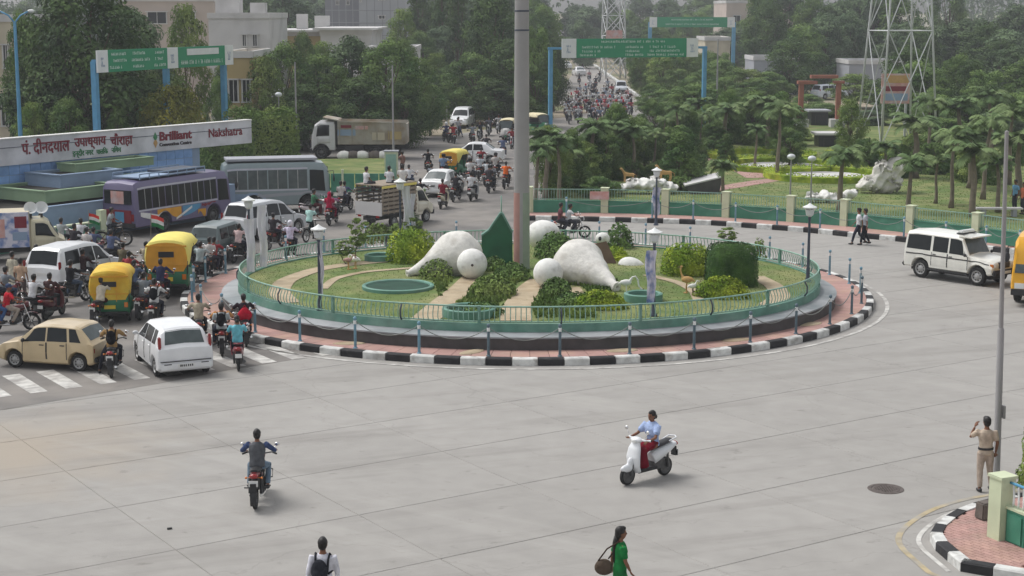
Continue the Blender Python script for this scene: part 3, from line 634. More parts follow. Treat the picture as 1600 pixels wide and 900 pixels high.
# ------------------------------------------------------------------ cars, buses, trucks: a lofted shell with panels laid on it
class Shell:
    def __init__(s, st, arches=(), ra=.34, step=.14, crown=.03, wz=.28):
        s.st = sorted(st); s.arches = arches; s.ra = ra; s.crown = crown; s.wz = wz
        xs = [r[0] for r in s.st]
        n = int((xs[-1] - xs[0]) / step); xs += [lerp(s.st[0][0], s.st[-1][0], i / n) for i in range(n + 1)]
        for a in arches:
            xs += [a + ra * 1.002 * q for q in (-1, 1)] + [a + ra * .999 * math.cos(PI * k / 12) for k in range(13)]
        s.xs = sorted(set(round(x, 5) for x in xs if s.st[0][0] <= x <= s.st[-1][0]))
    def par(s, x):
        st = s.st
        for i in range(len(st) - 1):
            if st[i][0] <= x <= st[i + 1][0]:
                t = (x - st[i][0]) / max(1e-6, st[i + 1][0] - st[i][0]); return [lerp(a, b, t) for a, b in zip(st[i], st[i + 1])]
        return list(st[0] if x < st[0][0] else st[-1])
    def sec(s, x, arch=True):
        _, zb, zl, zt, wb, wl, wt = s.par(x); z0 = zb
        if arch:
            for a in s.arches:
                if abs(x - a) < s.ra: z0 = max(z0, s.wz + math.sqrt(max(0, s.ra ** 2 - (x - a) ** 2)))
        zm = max(lerp(zb, zl, .55), z0 + .05); zl = max(zl, zm + .02); zt = max(zt, zl + .02)
        c = s.crown
        return [(0, z0), (wb * .90, z0), (wb, min(z0 + .06, zm - .02)), (wb * 1.0 + .012, zm), (wl, zl), (lerp(wl, wt, .90), lerp(zl, zt, .86)), (wt * .90, zt - .005), (0, zt + c)]
    def body(s):
        mb = MB(); rings = []
        for x in s.xs:
            p = s.sec(x); ring = p + [(-y, z) for y, z in p[6:0:-1]]; rings.append([(x, y, z) for y, z in ring])
        n = 14; vs = [v for r in rings for v in r]; fs = []
        for i in range(len(rings) - 1):
            for k in range(n): fs.append((i * n + k, i * n + (k + 1) % n, (i + 1) * n + (k + 1) % n, (i + 1) * n + k))
        fs.append(tuple(range(n - 1, -1, -1))); L = (len(rings) - 1) * n; fs.append(tuple(L + k for k in range(n)))
        return mb.add(vs, fs)
    def pt(s, x, k, side, arch=True):
        p = s.sec(x, arch); i = min(int(k), 6); t = k - i
        return Vector((x, side * lerp(p[i][0], p[i + 1][0], t), lerp(p[i][1], p[i + 1][1], t)))
    def grid(s, mb, fn, nu, nv, off, rim=True):
        P = [[fn(u / nu, v / nv) for v in range(nv + 1)] for u in range(nu + 1)]
        vs = []
        cx = Vector((0, 0, sum(p.z for r in P for p in r) / ((nu + 1) * (nv + 1)) - .3))
        for u in range(nu + 1):
            for v in range(nv + 1):
                du = P[min(u + 1, nu)][v] - P[max(u - 1, 0)][v]; dv = P[u][min(v + 1, nv)] - P[u][max(v - 1, 0)]
                nrm = du.cross(dv)
                nrm = nrm.normalized() if nrm.length > 1e-9 else Vector((0, 0, 1))
                c = Vector((P[u][v].x * .8, 0, cx.z))
                if nrm.dot(P[u][v] - c) < 0: nrm = -nrm
                vs.append(P[u][v] + nrm * off)
        base = list(vs)
        fs = [(u * (nv + 1) + v, u * (nv + 1) + v + 1, (u + 1) * (nv + 1) + v + 1, (u + 1) * (nv + 1) + v) for u in range(nu) for v in range(nv)]
        if rim:
            loop = [(u, 0) for u in range(nu + 1)] + [(nu, v) for v in range(1, nv + 1)] + [(u, nv) for u in range(nu - 1, -1, -1)] + [(0, v) for v in range(nv - 1, 0, -1)]
            b = len(vs)
            for u, v in loop: vs.append(lerp(base[u * (nv + 1) + v], P[u][v], 1.25))
            m = len(loop)
            for i in range(m):
                a0 = loop[i][0] * (nv + 1) + loop[i][1]; j = (i + 1) % m; a1 = loop[j][0] * (nv + 1) + loop[j][1]
                fs.append((a0, a1, b + j, b + i))
        return mb.add(vs, fs)
    def side(s, mb, xb0, xb1, xt0, xt1, k0, k1, sd, off=.008, nu=5, nv=3, arch=True):
        return s.grid(mb, lambda u, v: s.pt(lerp(lerp(xb0, xt0, v), lerp(xb1, xt1, v), u), lerp(k0, k1, v), sd, arch), nu, nv, off)
    def top(s, mb, x0, x1, w0, w1, off=.008, nu=5, nv=8):
        def fn(u, v):
            x = lerp(x0, x1, u); q = (v * 2 - 1) * lerp(w0, w1, u); sd = 1 if q >= 0 else -1; q = abs(q)
            p = s.sec(x); pts = [p[7], p[6], p[5]]; W = p[5][0]; y = q * W
            for (a, b) in ((pts[0], pts[1]), (pts[1], pts[2])):
                if y <= b[0] + 1e-6: t = (y - a[0]) / max(1e-6, b[0] - a[0]); return Vector((x, sd * y, lerp(a[1], b[1], t)))
            return Vector((x, sd * W, p[5][1]))
        return s.grid(mb, fn, nu, nv, off)
def make_car(name, label, cat, color, sp):
    t = thing(name, label, cat); c = lin(color); S = Shell(sp['st'], sp['axles'], sp['r'] + .055, crown=sp.get('crown', .03), wz=sp['r'])
    obj('body', S.body().mesh('body', 'paint', smooth=True, sharp=28), t, color=c)
    wm = wheel_mesh(sp['r'], sp.get('wd', .17), spokes=-1)
    for ax in sp['axles']:
        for sd in (1, -1): add_wheel(t, ax, sd * (sp['tr'] - .01), sp['r'], wm)
    L0, L1 = sp['st'][0][0], sp['st'][-1][0]
    mb = MB(); mb.box(((L0 + L1) / 2, 0, sp['r'] + .02), ((L1 - L0) * .9, sp['tr'] * 1.55, .24)); obj('chassis', mb.mesh('chassis', 'dark_plastic'), t)
    for sd in (1, -1):
        for q in sp['win']:
            mb = MB(); S.side(mb, *q, 4.06, 4.94, sd, .006); obj('side_window', mb.mesh('side_window', 'glass', smooth=True, sharp=40), t)
        for (a, b) in sp['doors']:
            mb = MB(); S.side(mb, a, b, a, b, 2.4, 3.97, sd, .005, arch=True)
            d = obj('door', mb.mesh('door', 'paint', smooth=True, sharp=40), t, color=c)
            mb = MB(); h = S.pt(a + .12 if sp.get('rear_handle', True) else b - .12, 3.72, sd); mb.box(h + Vector((.02, sd * .014, 0)), (.15, .022, .03)); obj('handle', mb.mesh('handle', sp.get('trim', 'dark_plastic')), d)
        gx = sorted(set([x for ab in sp['doors'] for x in ab]))
        mb = MB(); p = S.pt(sp['mir'], 4.12, sd); mb.ell(p + Vector((0, sd * .12, .05)), (.05, .09, .065), 10, 8); mb.beam(p, p + Vector((0, sd * .1, .03)), .04)
        obj('mirror', mb.mesh('mirror', sp.get('mirror_mat', 'dark_plastic'), smooth=True, sharp=50), t, color=c)
        for x in gx: mb = MB(); S.side(mb, x - .012, x + .012, x - .012, x + .012, 2.3, 3.99, sd, .0075, 1, 4); obj('door_gap', mb.mesh('door_gap', 'dark_plastic'), t)
        if sp.get('strip'): mb = MB(); S.side(mb, L0 + .12, L1 - .2, L0 + .12, L1 - .2, *sp['strip'], sd, .012, 20, 1); obj('side_trim', mb.mesh('side_trim', 'dark_plastic'), t)
    for nm, (x0, x1, w0, w1), mt in sp['tops']:
        mb = MB(); S.top(mb, x0, x1, w0, w1, .006); obj(nm, mb.mesh(nm, mt, smooth=True, sharp=40), t, color=c)
    for nm, mt, boxes, bev in sp['bits'] + [('plate_marks', 'dark_plastic', [((x_ - .012, y_, z_), (.01, .03, .06)) for x_, z_ in [sp.get('plate', (0, 0))] for y_ in (-.17, -.11, -.05, .02, .08, .14, .18)] if 'plate' in sp else [], False)]:
        for bx in boxes:
            mb = MB(); mb.box((0, 0, 0), bx[1], 0)
            me = mb.mesh(nm, mt)
            if bev:
                bm = bmesh.new(); bm.from_mesh(me); bmesh.ops.bevel(bm, geom=bm.edges[:], offset=min(bx[1]) * .3, segments=2, affect='EDGES'); bm.to_mesh(me); bm.free()
            o = obj(nm, me, t, bx[0], bx[2] if len(bx) > 2 else 0., color=c)
    return t, S
def mirr(x, y, z, d, rz=0.): return [((x, y, z), d, rz), ((x, -y, z), d, -rz)]
HATCH = dict(st=[(-1.65, .40, .66, .70, .58, .58, .52), (-1.61, .26, .80, .83, .69, .69, .62), (-1.52, .22, .86, .90, .72, .71, .64), (-1.12, .20, .87, 1.32, .725, .71, .57), (-.98, .20, .87, 1.365, .725, .71, .565), (-.2, .20, .86, 1.40, .725, .71, .57), (.26, .20, .85, 1.36, .725, .71, .565), (.42, .20, .84, 1.29, .725, .71, .57), (.92, .20, .83, .87, .725, .70, .64), (1.42, .22, .74, .765, .70, .67, .60), (1.60, .26, .64, .665, .68, .64, .58), (1.65, .38, .55, .57, .60, .58, .54)],
    axles=(1.06, -1.10), plate=(-1.738, .38), r=.265, tr=.62, wd=.145, win=[(-.02, .76, -.02, .38), (-.76, -.08, -.70, -.08), (-1.22, -.84, -1.0, -.78)], doors=[(-.05, .74), (-.74, -.08)], mir=.66,
    tops=[('rear_window', (-1.47, -1.16, .86, .86), 'pale_glass'), ('windscreen', (.47, .88, .9, .92), 'glass')],
    bits=[('rear_bumper', 'dark_plastic', [((-1.66, 0, .38), (.14, 1.36, .16))], True), ('front_bumper', 'dark_plastic', [((1.66, 0, .36), (.16, 1.34, .18))], True), ('tail_light', 'red_lens', mirr(-1.60, .60, .66, (.07, .17, .17)), True),
          ('headlight', 'clear_lens', mirr(1.60, .50, .60, (.08, .26, .13)), True), ('grille', 'dark_plastic', [((1.645, 0, .58), (.04, .62, .10))], False), ('number_plate', 'plate_white', [((-1.735, 0, .38), (.02, .46, .11))], False), ('tailgate_panel', 'dark_plastic', [((-1.615, 0, .66), (.04, .9, .14))], False)])
TALLHATCH = dict(st=[(-1.845, .42, .70, .74, .70, .70, .62), (-1.82, .30, .86, .90, .80, .80, .70), (-1.74, .22, .95, 1.00, .825, .81, .70), (-1.52, .20, .97, 1.38, .83, .81, .615), (-1.40, .20, .965, 1.455, .83, .81, .60), (-.1, .20, .93, 1.485, .83, .815, .615), (.28, .20, .92, 1.45, .83, .81, .61), (.45, .20, .915, 1.38, .83, .81, .62), (1.04, .20, .90, .94, .83, .80, .73), (1.55, .22, .78, .81, .80, .76, .68), (1.78, .26, .66, .69, .76, .72, .64), (1.845, .38, .55, .58, .66, .64, .58)],
    axles=(1.18, -1.22), plate=(-1.918, .41), r=.285, tr=.735, win=[(.0, .86, .0, .42), (-.86, -.07, -.80, -.07), (-1.36, -.95, -1.22, -.88)], doors=[(-.03, .82), (-.84, -.07)], mir=.76, mirror_mat='paint', trim='paint',
    tops=[('rear_window', (-1.73, -1.50, .83, .83), 'pale_glass'), ('windscreen', (.5, 1.0, .9, .92), 'glass')],
    bits=[('rear_bumper', 'paint', [((-1.83, 0, .40), (.16, 1.58, .24))], True), ('front_bumper', 'paint', [((1.84, 0, .38), (.14, 1.5, .24))], True), ('tail_light', 'red_lens', mirr(-1.735, .745, .92, (.14, .085, .70)), True),
          ('headlight', 'clear_lens', mirr(1.72, .58, .66, (.16, .30, .14)), True), ('grille', 'dark_plastic', [((1.83, 0, .58), (.05, .7, .1))], False), ('number_plate', 'plate_white', [((-1.915, 0, .41), (.015, .50, .11))], False), ('bumper_gap', 'dark_plastic', [((-1.84, 0, .535), (.10, 1.5, .022))], False), ('wiper', 'dark_plastic', [((-1.70, .12, 1.04), (.03, .5, .03))], False), ('bumper_trim', 'dark_plastic', [((-1.905, .55, .46), (.02, .22, .025)), ((-1.905, -.55, .46), (.02, .22, .025))], False)])
MPV = dict(st=[(-2.29, .45, .75, .80, .74, .74, .66), (-2.26, .32, .95, 1.0, .84, .84, .74), (-2.18, .26, 1.04, 1.10, .875, .86, .74), (-1.98, .24, 1.06, 1.62, .885, .865, .67), (-1.84, .24, 1.06, 1.715, .885, .865, .655), (-.3, .24, 1.02, 1.76, .885, .865, .67), (.35, .24, 1.0, 1.70, .885, .865, .665), (.58, .24, .99, 1.60, .885, .86, .675), (1.32, .24, .96, 1.0, .885, .85, .76), (1.95, .26, .84, .87, .86, .80, .72), (2.20, .30, .70, .74, .80, .74, .66), (2.29, .42, .58, .62, .68, .66, .6)],
    axles=(1.38, -1.37), r=.335, tr=.76, wd=.19, win=[(.12, 1.08, .12, .56), (-.82, .05, -.78, .05), (-1.86, -.89, -1.70, -.86)], doors=[(.08, 1.02), (-.84, .04)], mir=.98, mirror_mat='paint', trim='paint',
    tops=[('rear_window', (-2.17, -1.97, .86, .86), 'glass'), ('windscreen', (.66, 1.27, .9, .92), 'glass')],
    bits=[('rear_bumper', 'paint', [((-2.27, 0, .46), (.18, 1.68, .24))], True), ('front_bumper', 'paint', [((2.27, 0, .42), (.16, 1.6, .26))], True), ('tail_light', 'red_lens', mirr(-2.19, .80, 1.06, (.12, .09, .44)), True),
          ('headlight', 'clear_lens', mirr(2.12, .62, .74, (.2, .32, .16)), True), ('grille', 'chrome', [((2.25, 0, .66), (.05, .76, .12))], False), ('number_plate', 'plate_white', [((-2.275, 0, .78), (.04, .50, .12))], False), ('lower_trim', 'dark_plastic', [((-2.30, 0, .33), (.12, 1.2, .07))], False)])
WAGON = dict(st=[(-1.74, .42, .72, .78, .62, .62, .56), (-1.72, .30, .95, 1.0, .73, .72, .64), (-1.66, .24, 1.02, 1.08, .745, .73, .64), (-1.56, .22, 1.02, 1.50, .75, .73, .60), (-1.46, .22, 1.02, 1.60, .75, .73, .59), (.1, .22, .98, 1.64, .75, .73, .60), (.42, .22, .96, 1.55, .75, .73, .60), (1.0, .22, .94, .98, .75, .72, .65), (1.5, .24, .86, .89, .73, .69, .62), (1.70, .28, .70, .73, .68, .64, .58), (1.74, .40, .6, .62, .6, .58, .54)],
    axles=(1.16, -1.18), r=.28, tr=.65, wd=.15, win=[(.05, .82, .05, .42), (-.74, -.02, -.72, -.02), (-1.50, -.82, -1.42, -.80)], doors=[(.02, .8), (-.74, -.02)], mir=.74,
    tops=[('rear_window', (-1.655, -1.55, .86, .86), 'pale_glass'), ('windscreen', (.48, .96, .9, .92), 'glass')],
    bits=[('rear_bumper', 'dark_plastic', [((-1.73, 0, .42), (.14, 1.4, .20))], True), ('front_bumper', 'dark_plastic', [((1.74, 0, .40), (.14, 1.34, .22))], True), ('tail_light', 'red_lens', mirr(-1.68, .66, .88, (.08, .10, .30)), True),
          ('headlight', 'clear_lens', mirr(1.64, .52, .70, (.1, .26, .16)), True), ('number_plate', 'plate_white', [((-1.745, 0, .74), (.03, .46, .11))], False), ('spare_cover', 'dark_plastic', [((-1.75, -.1, .85), (.03, .3, .03))], False)])
SEDAN = dict(st=[(-2.10, .42, .70, .74, .66, .66, .6), (-2.07, .30, .86, .89, .78, .77, .7), (-1.98, .24, .93, .96, .82, .79, .71), (-1.50, .22, .96, .99, .84, .80, .70), (-.90, .20, .94, 1.38, .84, .81, .60), (-.6, .20, .93, 1.45, .84, .81, .60), (0, .20, .92, 1.475, .84, .81, .61), (.30, .20, .92, 1.43, .84, .81, .60), (1.08, .20, .89, .93, .84, .80, .72), (1.70, .22, .80, .83, .82, .76, .68), (2.02, .28, .66, .69, .76, .70, .62), (2.10, .40, .54, .57, .66, .62, .56)],
    axles=(1.28, -1.26), r=.29, tr=.74, win=[(.02, .90, .02, .40), (-.78, -.05, -.66, -.05)], doors=[(0, .86), (-.80, -.04)], mir=.80, mirror_mat='paint', trim='paint',
    tops=[('rear_window', (-1.44, -.88, .88, .88), 'pale_glass'), ('windscreen', (.4, 1.04, .9, .92), 'glass')],
    bits=[('rear_bumper', 'paint', [((-2.08, 0, .42), (.16, 1.54, .24))], True), ('front_bumper', 'paint', [((2.09, 0, .40), (.14, 1.5, .24))], True), ('tail_light', 'red_lens', mirr(-2.03, .66, .76, (.10, .22, .18)), True),
          ('headlight', 'clear_lens', mirr(1.98, .58, .66, (.18, .28, .14)), True), ('number_plate', 'plate_white', [((-2.085, 0, .68), (.03, .5, .11))], False), ('grille', 'dark_plastic', [((2.08, 0, .56), (.05, .6, .1))], False)])
JEEP = dict(st=[(-2.14, .46, .90, .98, .76, .76, .70), (-2.12, .42, 1.10, 1.60, .80, .79, .68), (-2.04, .42, 1.12, 1.84, .82, .80, .69), (-1.5, .42, 1.12, 1.90, .82, .80, .70), (.35, .42, 1.10, 1.88, .82, .80, .69), (.56, .42, 1.10, 1.82, .82, .80, .69), (.92, .42, 1.10, 1.14, .82, .80, .72), (1.0, .42, 1.08, 1.12, .80, .74, .64), (1.80, .44, 1.0, 1.04, .78, .68, .58), (1.98, .48, .92, .97, .76, .66, .56), (2.03, .55, .85, .88, .7, .62, .54)],
    axles=(1.34, -1.32), r=.375, tr=.72, wd=.20, crown=.05, win=[(.02, .84, .02, .54), (-.76, -.06, -.76, -.06), (-2.02, -.88, -1.98, -.88)], doors=[(-.03, .90), (-.80, -.06)], mir=.84, strip=(3.45, 3.6),
    tops=[('windscreen', (.585, .90, .88, .92), 'pale_glass')],
    bits=[('rear_bumper', 'dark_plastic', [((-2.16, 0, .50), (.16, 1.60, .18))], True), ('front_bumper', 'dark_plastic', [((2.08, 0, .56), (.20, 1.60, .22))], True), ('grille', 'dark_plastic', [((2.02, 0, .84), (.06, .72, .24))], False), ('headlight', 'clear_lens', mirr(2.0, .53, .84, (.12, .26, .2)), True), ('indicator', 'orange_lens', mirr(1.94, .70, .84, (.16, .06, .14)), True),
          ('roof_vent', 'paint', [((.66, 0, 1.84), (.62, 1.36, .05))], True), ('light_bar', 'clear_lens', [((.25, .0, 1.99), (.24, .86, .13))], True), ('light_bar_base', 'dark_plastic', [((.25, 0, 1.935), (.28, .95, .04))], False), ('number_plate', 'plate_white', [((2.19, 0, .58), (.015, .5, .11))], False), ('step_board', 'dark_plastic', mirr(-.02, .80, .40, (1.9, .16, .05)), False), ('spare_wheel_cover', 'dark_plastic', [((-2.22, 0, 1.05), (.14, .6, .6))], True)])
def make_bus(name, label, cat, color, L, W, H, nwin, door=True, roof=None, decals=()):
    t = thing(name, label, cat); c = lin(color); h = L / 2; w2 = W / 2; zb = .42; k0 = min(1, H / 2.95)
    st = [(-h, zb + .06, 1.30 * k0, H - .32, w2 * .92, w2 * .94, w2 * .86), (-h + .06, zb, 1.32 * k0, H - .14, w2 * .98, w2 * .99, w2 * .90), (-h + .25, zb, 1.34 * k0, H - .04, w2, w2, w2 * .92), (-h + .7, zb, 1.34 * k0, H, w2, w2, w2 * .92), (h - .8, zb, 1.34 * k0, H, w2, w2, w2 * .92), (h - .3, zb, 1.32 * k0, H - .06, w2, w2, w2 * .91), (h - .08, zb, 1.25 * k0, H - .3, w2 * .98, w2 * .98, w2 * .87), (h, zb + .08, 1.2, H - .6, w2 * .92, w2 * .92, w2 * .8)]
    ax = (h - L * .20, -h + L * .28); r = .46; S = Shell(st, ax, r + .09, step=.3, crown=.06, wz=r)
    obj('body', S.body().mesh('body', 'paint', smooth=True, sharp=28), t, color=c)
    wm = wheel_mesh(r, .26, 'engine_metal', -1)
    for a in ax:
        for sd in (1, -1): add_wheel(t, a, sd * (w2 - .15), r, wm)
    mb = MB(); mb.box((0, 0, .55), (L * .94, W * .78, .3)); obj('chassis', mb.mesh('chassis', 'dark_plastic'), t)
    x0, x1 = -h + .22, h - (1.15 if door else .75); dx = (x1 - x0) / nwin
    for sd in (1, -1):
        for i in range(nwin):
            mb = MB(); S.side(mb, x0 + i * dx + .03, x0 + (i + 1) * dx - .03, x0 + i * dx + .03, x0 + (i + 1) * dx - .03, 4.08, 4.86, sd, .012, 2, 2); wn = obj('window', mb.mesh('window', 'glass', smooth=True, sharp=40), t)
            mb = MB(); xm = x0 + (i + .5) * dx; S.side(mb, xm - .02, xm + .02, xm - .02, xm + .02, 4.08, 4.86, sd, .018, 1, 1); obj('slider_bar', mb.mesh('slider_bar', 'rim_metal'), wn)
        mb = MB(); S.side(mb, h - 1.05, h - .22, h - 1.05, h - .3, 3.9, 4.85, sd, .012, 3, 3); obj('driver_window' if sd < 0 else 'door_window', mb.mesh('driver_window', 'glass', smooth=True, sharp=40), t)
        mb = MB(); S.side(mb, x0, x1, x0, x1, 4.0, 4.06, sd, .016, 16, 1); obj('side_trim', mb.mesh('side_trim', 'paint'), t, color=lin((190, 190, 200))); mb = MB(); S.side(mb, x0, x1, x0, x1, 4.88, 4.95, sd, .016, 16, 1); obj('side_trim', mb.mesh('side_trim', 'paint'), t, color=lin((190, 190, 200)))
    mb = MB(); ws = S.grid(mb, lambda u, v: Vector((h - .005 - .085 * v - .10 * v * v, lerp(-1, 1, u) * w2 * lerp(.86, .80, v), lerp(1.25, H - .45, v))), 8, 4, .05); obj('windscreen', mb.mesh('windscreen', 'pale_glass', smooth=True, sharp=40), t)
    mb = MB()
    for sd in (1, -1): mb.box((h + .02, sd * w2 * .68, .78), (.08, .34, .2))
    obj('headlights', mb.mesh('headlights', 'clear_lens'), t)
    mb = MB(); mb.box((h + .02, 0, .55), (.16, W * .96, .22)); obj('front_bumper', mb.mesh('front_bumper', 'dark_plastic'), t)
    mb = MB(); mb.box((-h - .01, 0, .55), (.14, W * .94, .2)); obj('rear_bumper', mb.mesh('rear_bumper', 'dark_plastic'), t)
    for sd in (1, -1):
        mb = MB(); mb.box((-h - .0, sd * w2 * .80, .92), (.06, .16, .34)); obj('tail_light', mb.mesh('tail_light', 'red_lens'), t)
        mb = MB(); mb.tube([(h - .1, sd * w2 * .95, 2.2), (h + .2, sd * (w2 + .12), 2.25), (h + .22, sd * (w2 + .14), 2.0)], .02, 6); mb.ell((h + .22, sd * (w2 + .14), 1.85), (.05, .11, .2), 8, 6); obj('mirror', mb.mesh('mirror', 'dark_plastic', smooth=True), t)
    return t, S
def make_rickshaw(label, k=1., canvas='canvas_yellow', back='canvas_yellow', front=True):
    t = thing('auto_rickshaw', label, 'auto rickshaw')
    S = Shell([(-1.30, .42, .66, .80, .52, .56, .50), (-1.26, .32, .74, .88, .62, .63, .58), (-1.1, .28, .78, .92, .65, .65, .60), (-.35, .26, .70, .76, .65, .65, .60), (-.2, .26, .42, .46, .63, .62, .58), (.55, .26, .42, .46, .56, .52, .46), (.75, .28, .62, .82, .48, .44, .38), (.95, .34, .82, 1.0, .36, .32, .26), (1.12, .44, .78, .90, .22, .2, .16), (1.2, .5, .7, .78, .12, .12, .1)], (-.82,), .27, wz=.21)
    obj('body', S.body().mesh('body', 'auto_green', smooth=True, sharp=30), t)
    wm = wheel_mesh(.205, .10)
    for x, y in ((1.02, 0), (-.82, .55), (-.82, -.55)): add_wheel(t, x, y, .205, wm)
    mb = MB(); mb.lathe([(.25, -.07), (.26, 0), (.25, .07)], 10, (1.02, 0, .21), 'y', R(-170), R(-20)); mb.tube([(1.02, .08, .2), (.9, .06, .7)], .03, 6); obj('front_fork', mb.mesh('front_fork', 'auto_green', smooth=True), t)
    # canopy: curved hood over hoops
    prof = lambda q: [(-.66, .98), (-.665, 1.30), (-.62, 1.56), (-.50, 1.69), (-.25, 1.745), (0, 1.76), (.25, 1.745), (.50, 1.69), (.62, 1.56), (.665, 1.30), (.66, .98)][q]
    mb = MB(); vs = []; xs = [(-1.30, .94, -.10), (-1.26, .985, -.03), (-1.1, 1.0, 0), (-.5, 1.0, .02), (.1, 1.0, .03), (.5, .98, .0), (.72, .95, -.06)]
    for x, kk, dz in xs:
        for q in range(11): y, z = prof(q); low = (q in (0, 10)); zz = z + dz if z > 1.2 else z; zz = 1.42 if (low and x > -.55) else (1.48 if (q in (1, 9) and x > -.55) else zz); vs.append((x, y * kk, zz))
    fs = [(i * 11 + q, i * 11 + q + 1, (i + 1) * 11 + q + 1, (i + 1) * 11 + q) for i in range(len(xs) - 1) for q in range(10)]
    mb.add(vs, fs); obj('canopy', mb.mesh('canopy', canvas, smooth=True, sharp=40), t)
    mb = MB(); mb.add(vs[:11] + [(-1.305, .5, .78), (-1.305, -.5, .78)], [(10, 9, 8, 7, 6, 5, 4, 3, 2, 1, 0, 12, 11)]); bp = obj('back_panel', mb.mesh('back_panel', back), t)
    mb = MB(); mb.box((-1.315, 0, 1.30), (.02, .46, .17)); obj('rear_window', mb.mesh('rear_window', 'window_dark'), t)
    mb = MB()
    for y in (-.22, .22): mb.box((-1.312, y, 1.10), (.012, .02, .75))
    mb.box((-1.312, 0, .98), (.014, 1.2, .03)); mb.box((-1.30, 0, 1.55), (.04, 1.22, .05)); obj('canvas_seam', mb.mesh('canvas_seam', 'canvas_orange'), t)
    mb = MB()
    for s in (1, -1):
        mb.tube([(.88, s * .36, .95), (.62, s * .60, 1.66)], .022, 6); mb.tube([(-.25, s * .64, .62), (-.3, s * .655, 1.5)], .02, 6); mb.tube([(-1.28, s * .62, .7), (-1.28, s * .62, 1.1)], .02, 6)
    obj('hoop', mb.mesh('hoop', 'dark_plastic', smooth=True), t)
    mb = MB(); mb.add([(.90, -.40, .96), (.90, .40, .96), (.68, .56, 1.60), (.68, -.56, 1.60)], [(0, 1, 2, 3)]); mb.add([(.915, -.40, .96), (.915, .40, .96), (.695, .56, 1.60), (.695, -.56, 1.60)], [(3, 2, 1, 0)]); obj('windscreen', mb.mesh('windscreen', 'pale_glass'), t)
    mb = MB(); mb.box((-.75, 0, .78), (.5, 1.1, .14)); mb.box((-1.02, 0, 1.02), (.12, 1.1, .45)); mb.box((.12, 0, .62), (.36, .5, .12)); obj('seat', mb.mesh('seat', 'seat_vinyl'), t)
    mb = MB(); mb.tube([(-1.40, -.6, .36), (-1.42, 0, .36), (-1.40, .6, .36)], .03, 6); mb.box((-1.33, 0, .36), (.1, 1.1, .08)); obj('rear_bumper', mb.mesh('rear_bumper', 'dark_plastic', smooth=True, sharp=50), t)
    for s in (1, -1):
        mb = MB(); mb.box((-1.31, s * .52, .62), (.04, .12, .16)); obj('tail_light', mb.mesh('tail_light', 'orange_lens'), t)
    mb = MB(); mb.box((-1.32, .0, .55), (.02, .36, .12)); obj('number_plate', mb.mesh('number_plate', 'plate_yellow'), t)
    mb = MB(); mb.ell((1.16, 0, .86), (.07, .10, .10), 10, 8); obj('headlight', mb.mesh('headlight', 'clear_lens', smooth=True), t)
    mb = MB(); mb.box((0, 0, .30), (2.2, 1.1, .12)); mb.box((-1.05, 0, .34), (.4, .9, .2)); obj('chassis', mb.mesh('chassis', 'dark_plastic'), t)
    t.scale = (k,) * 3
    return t
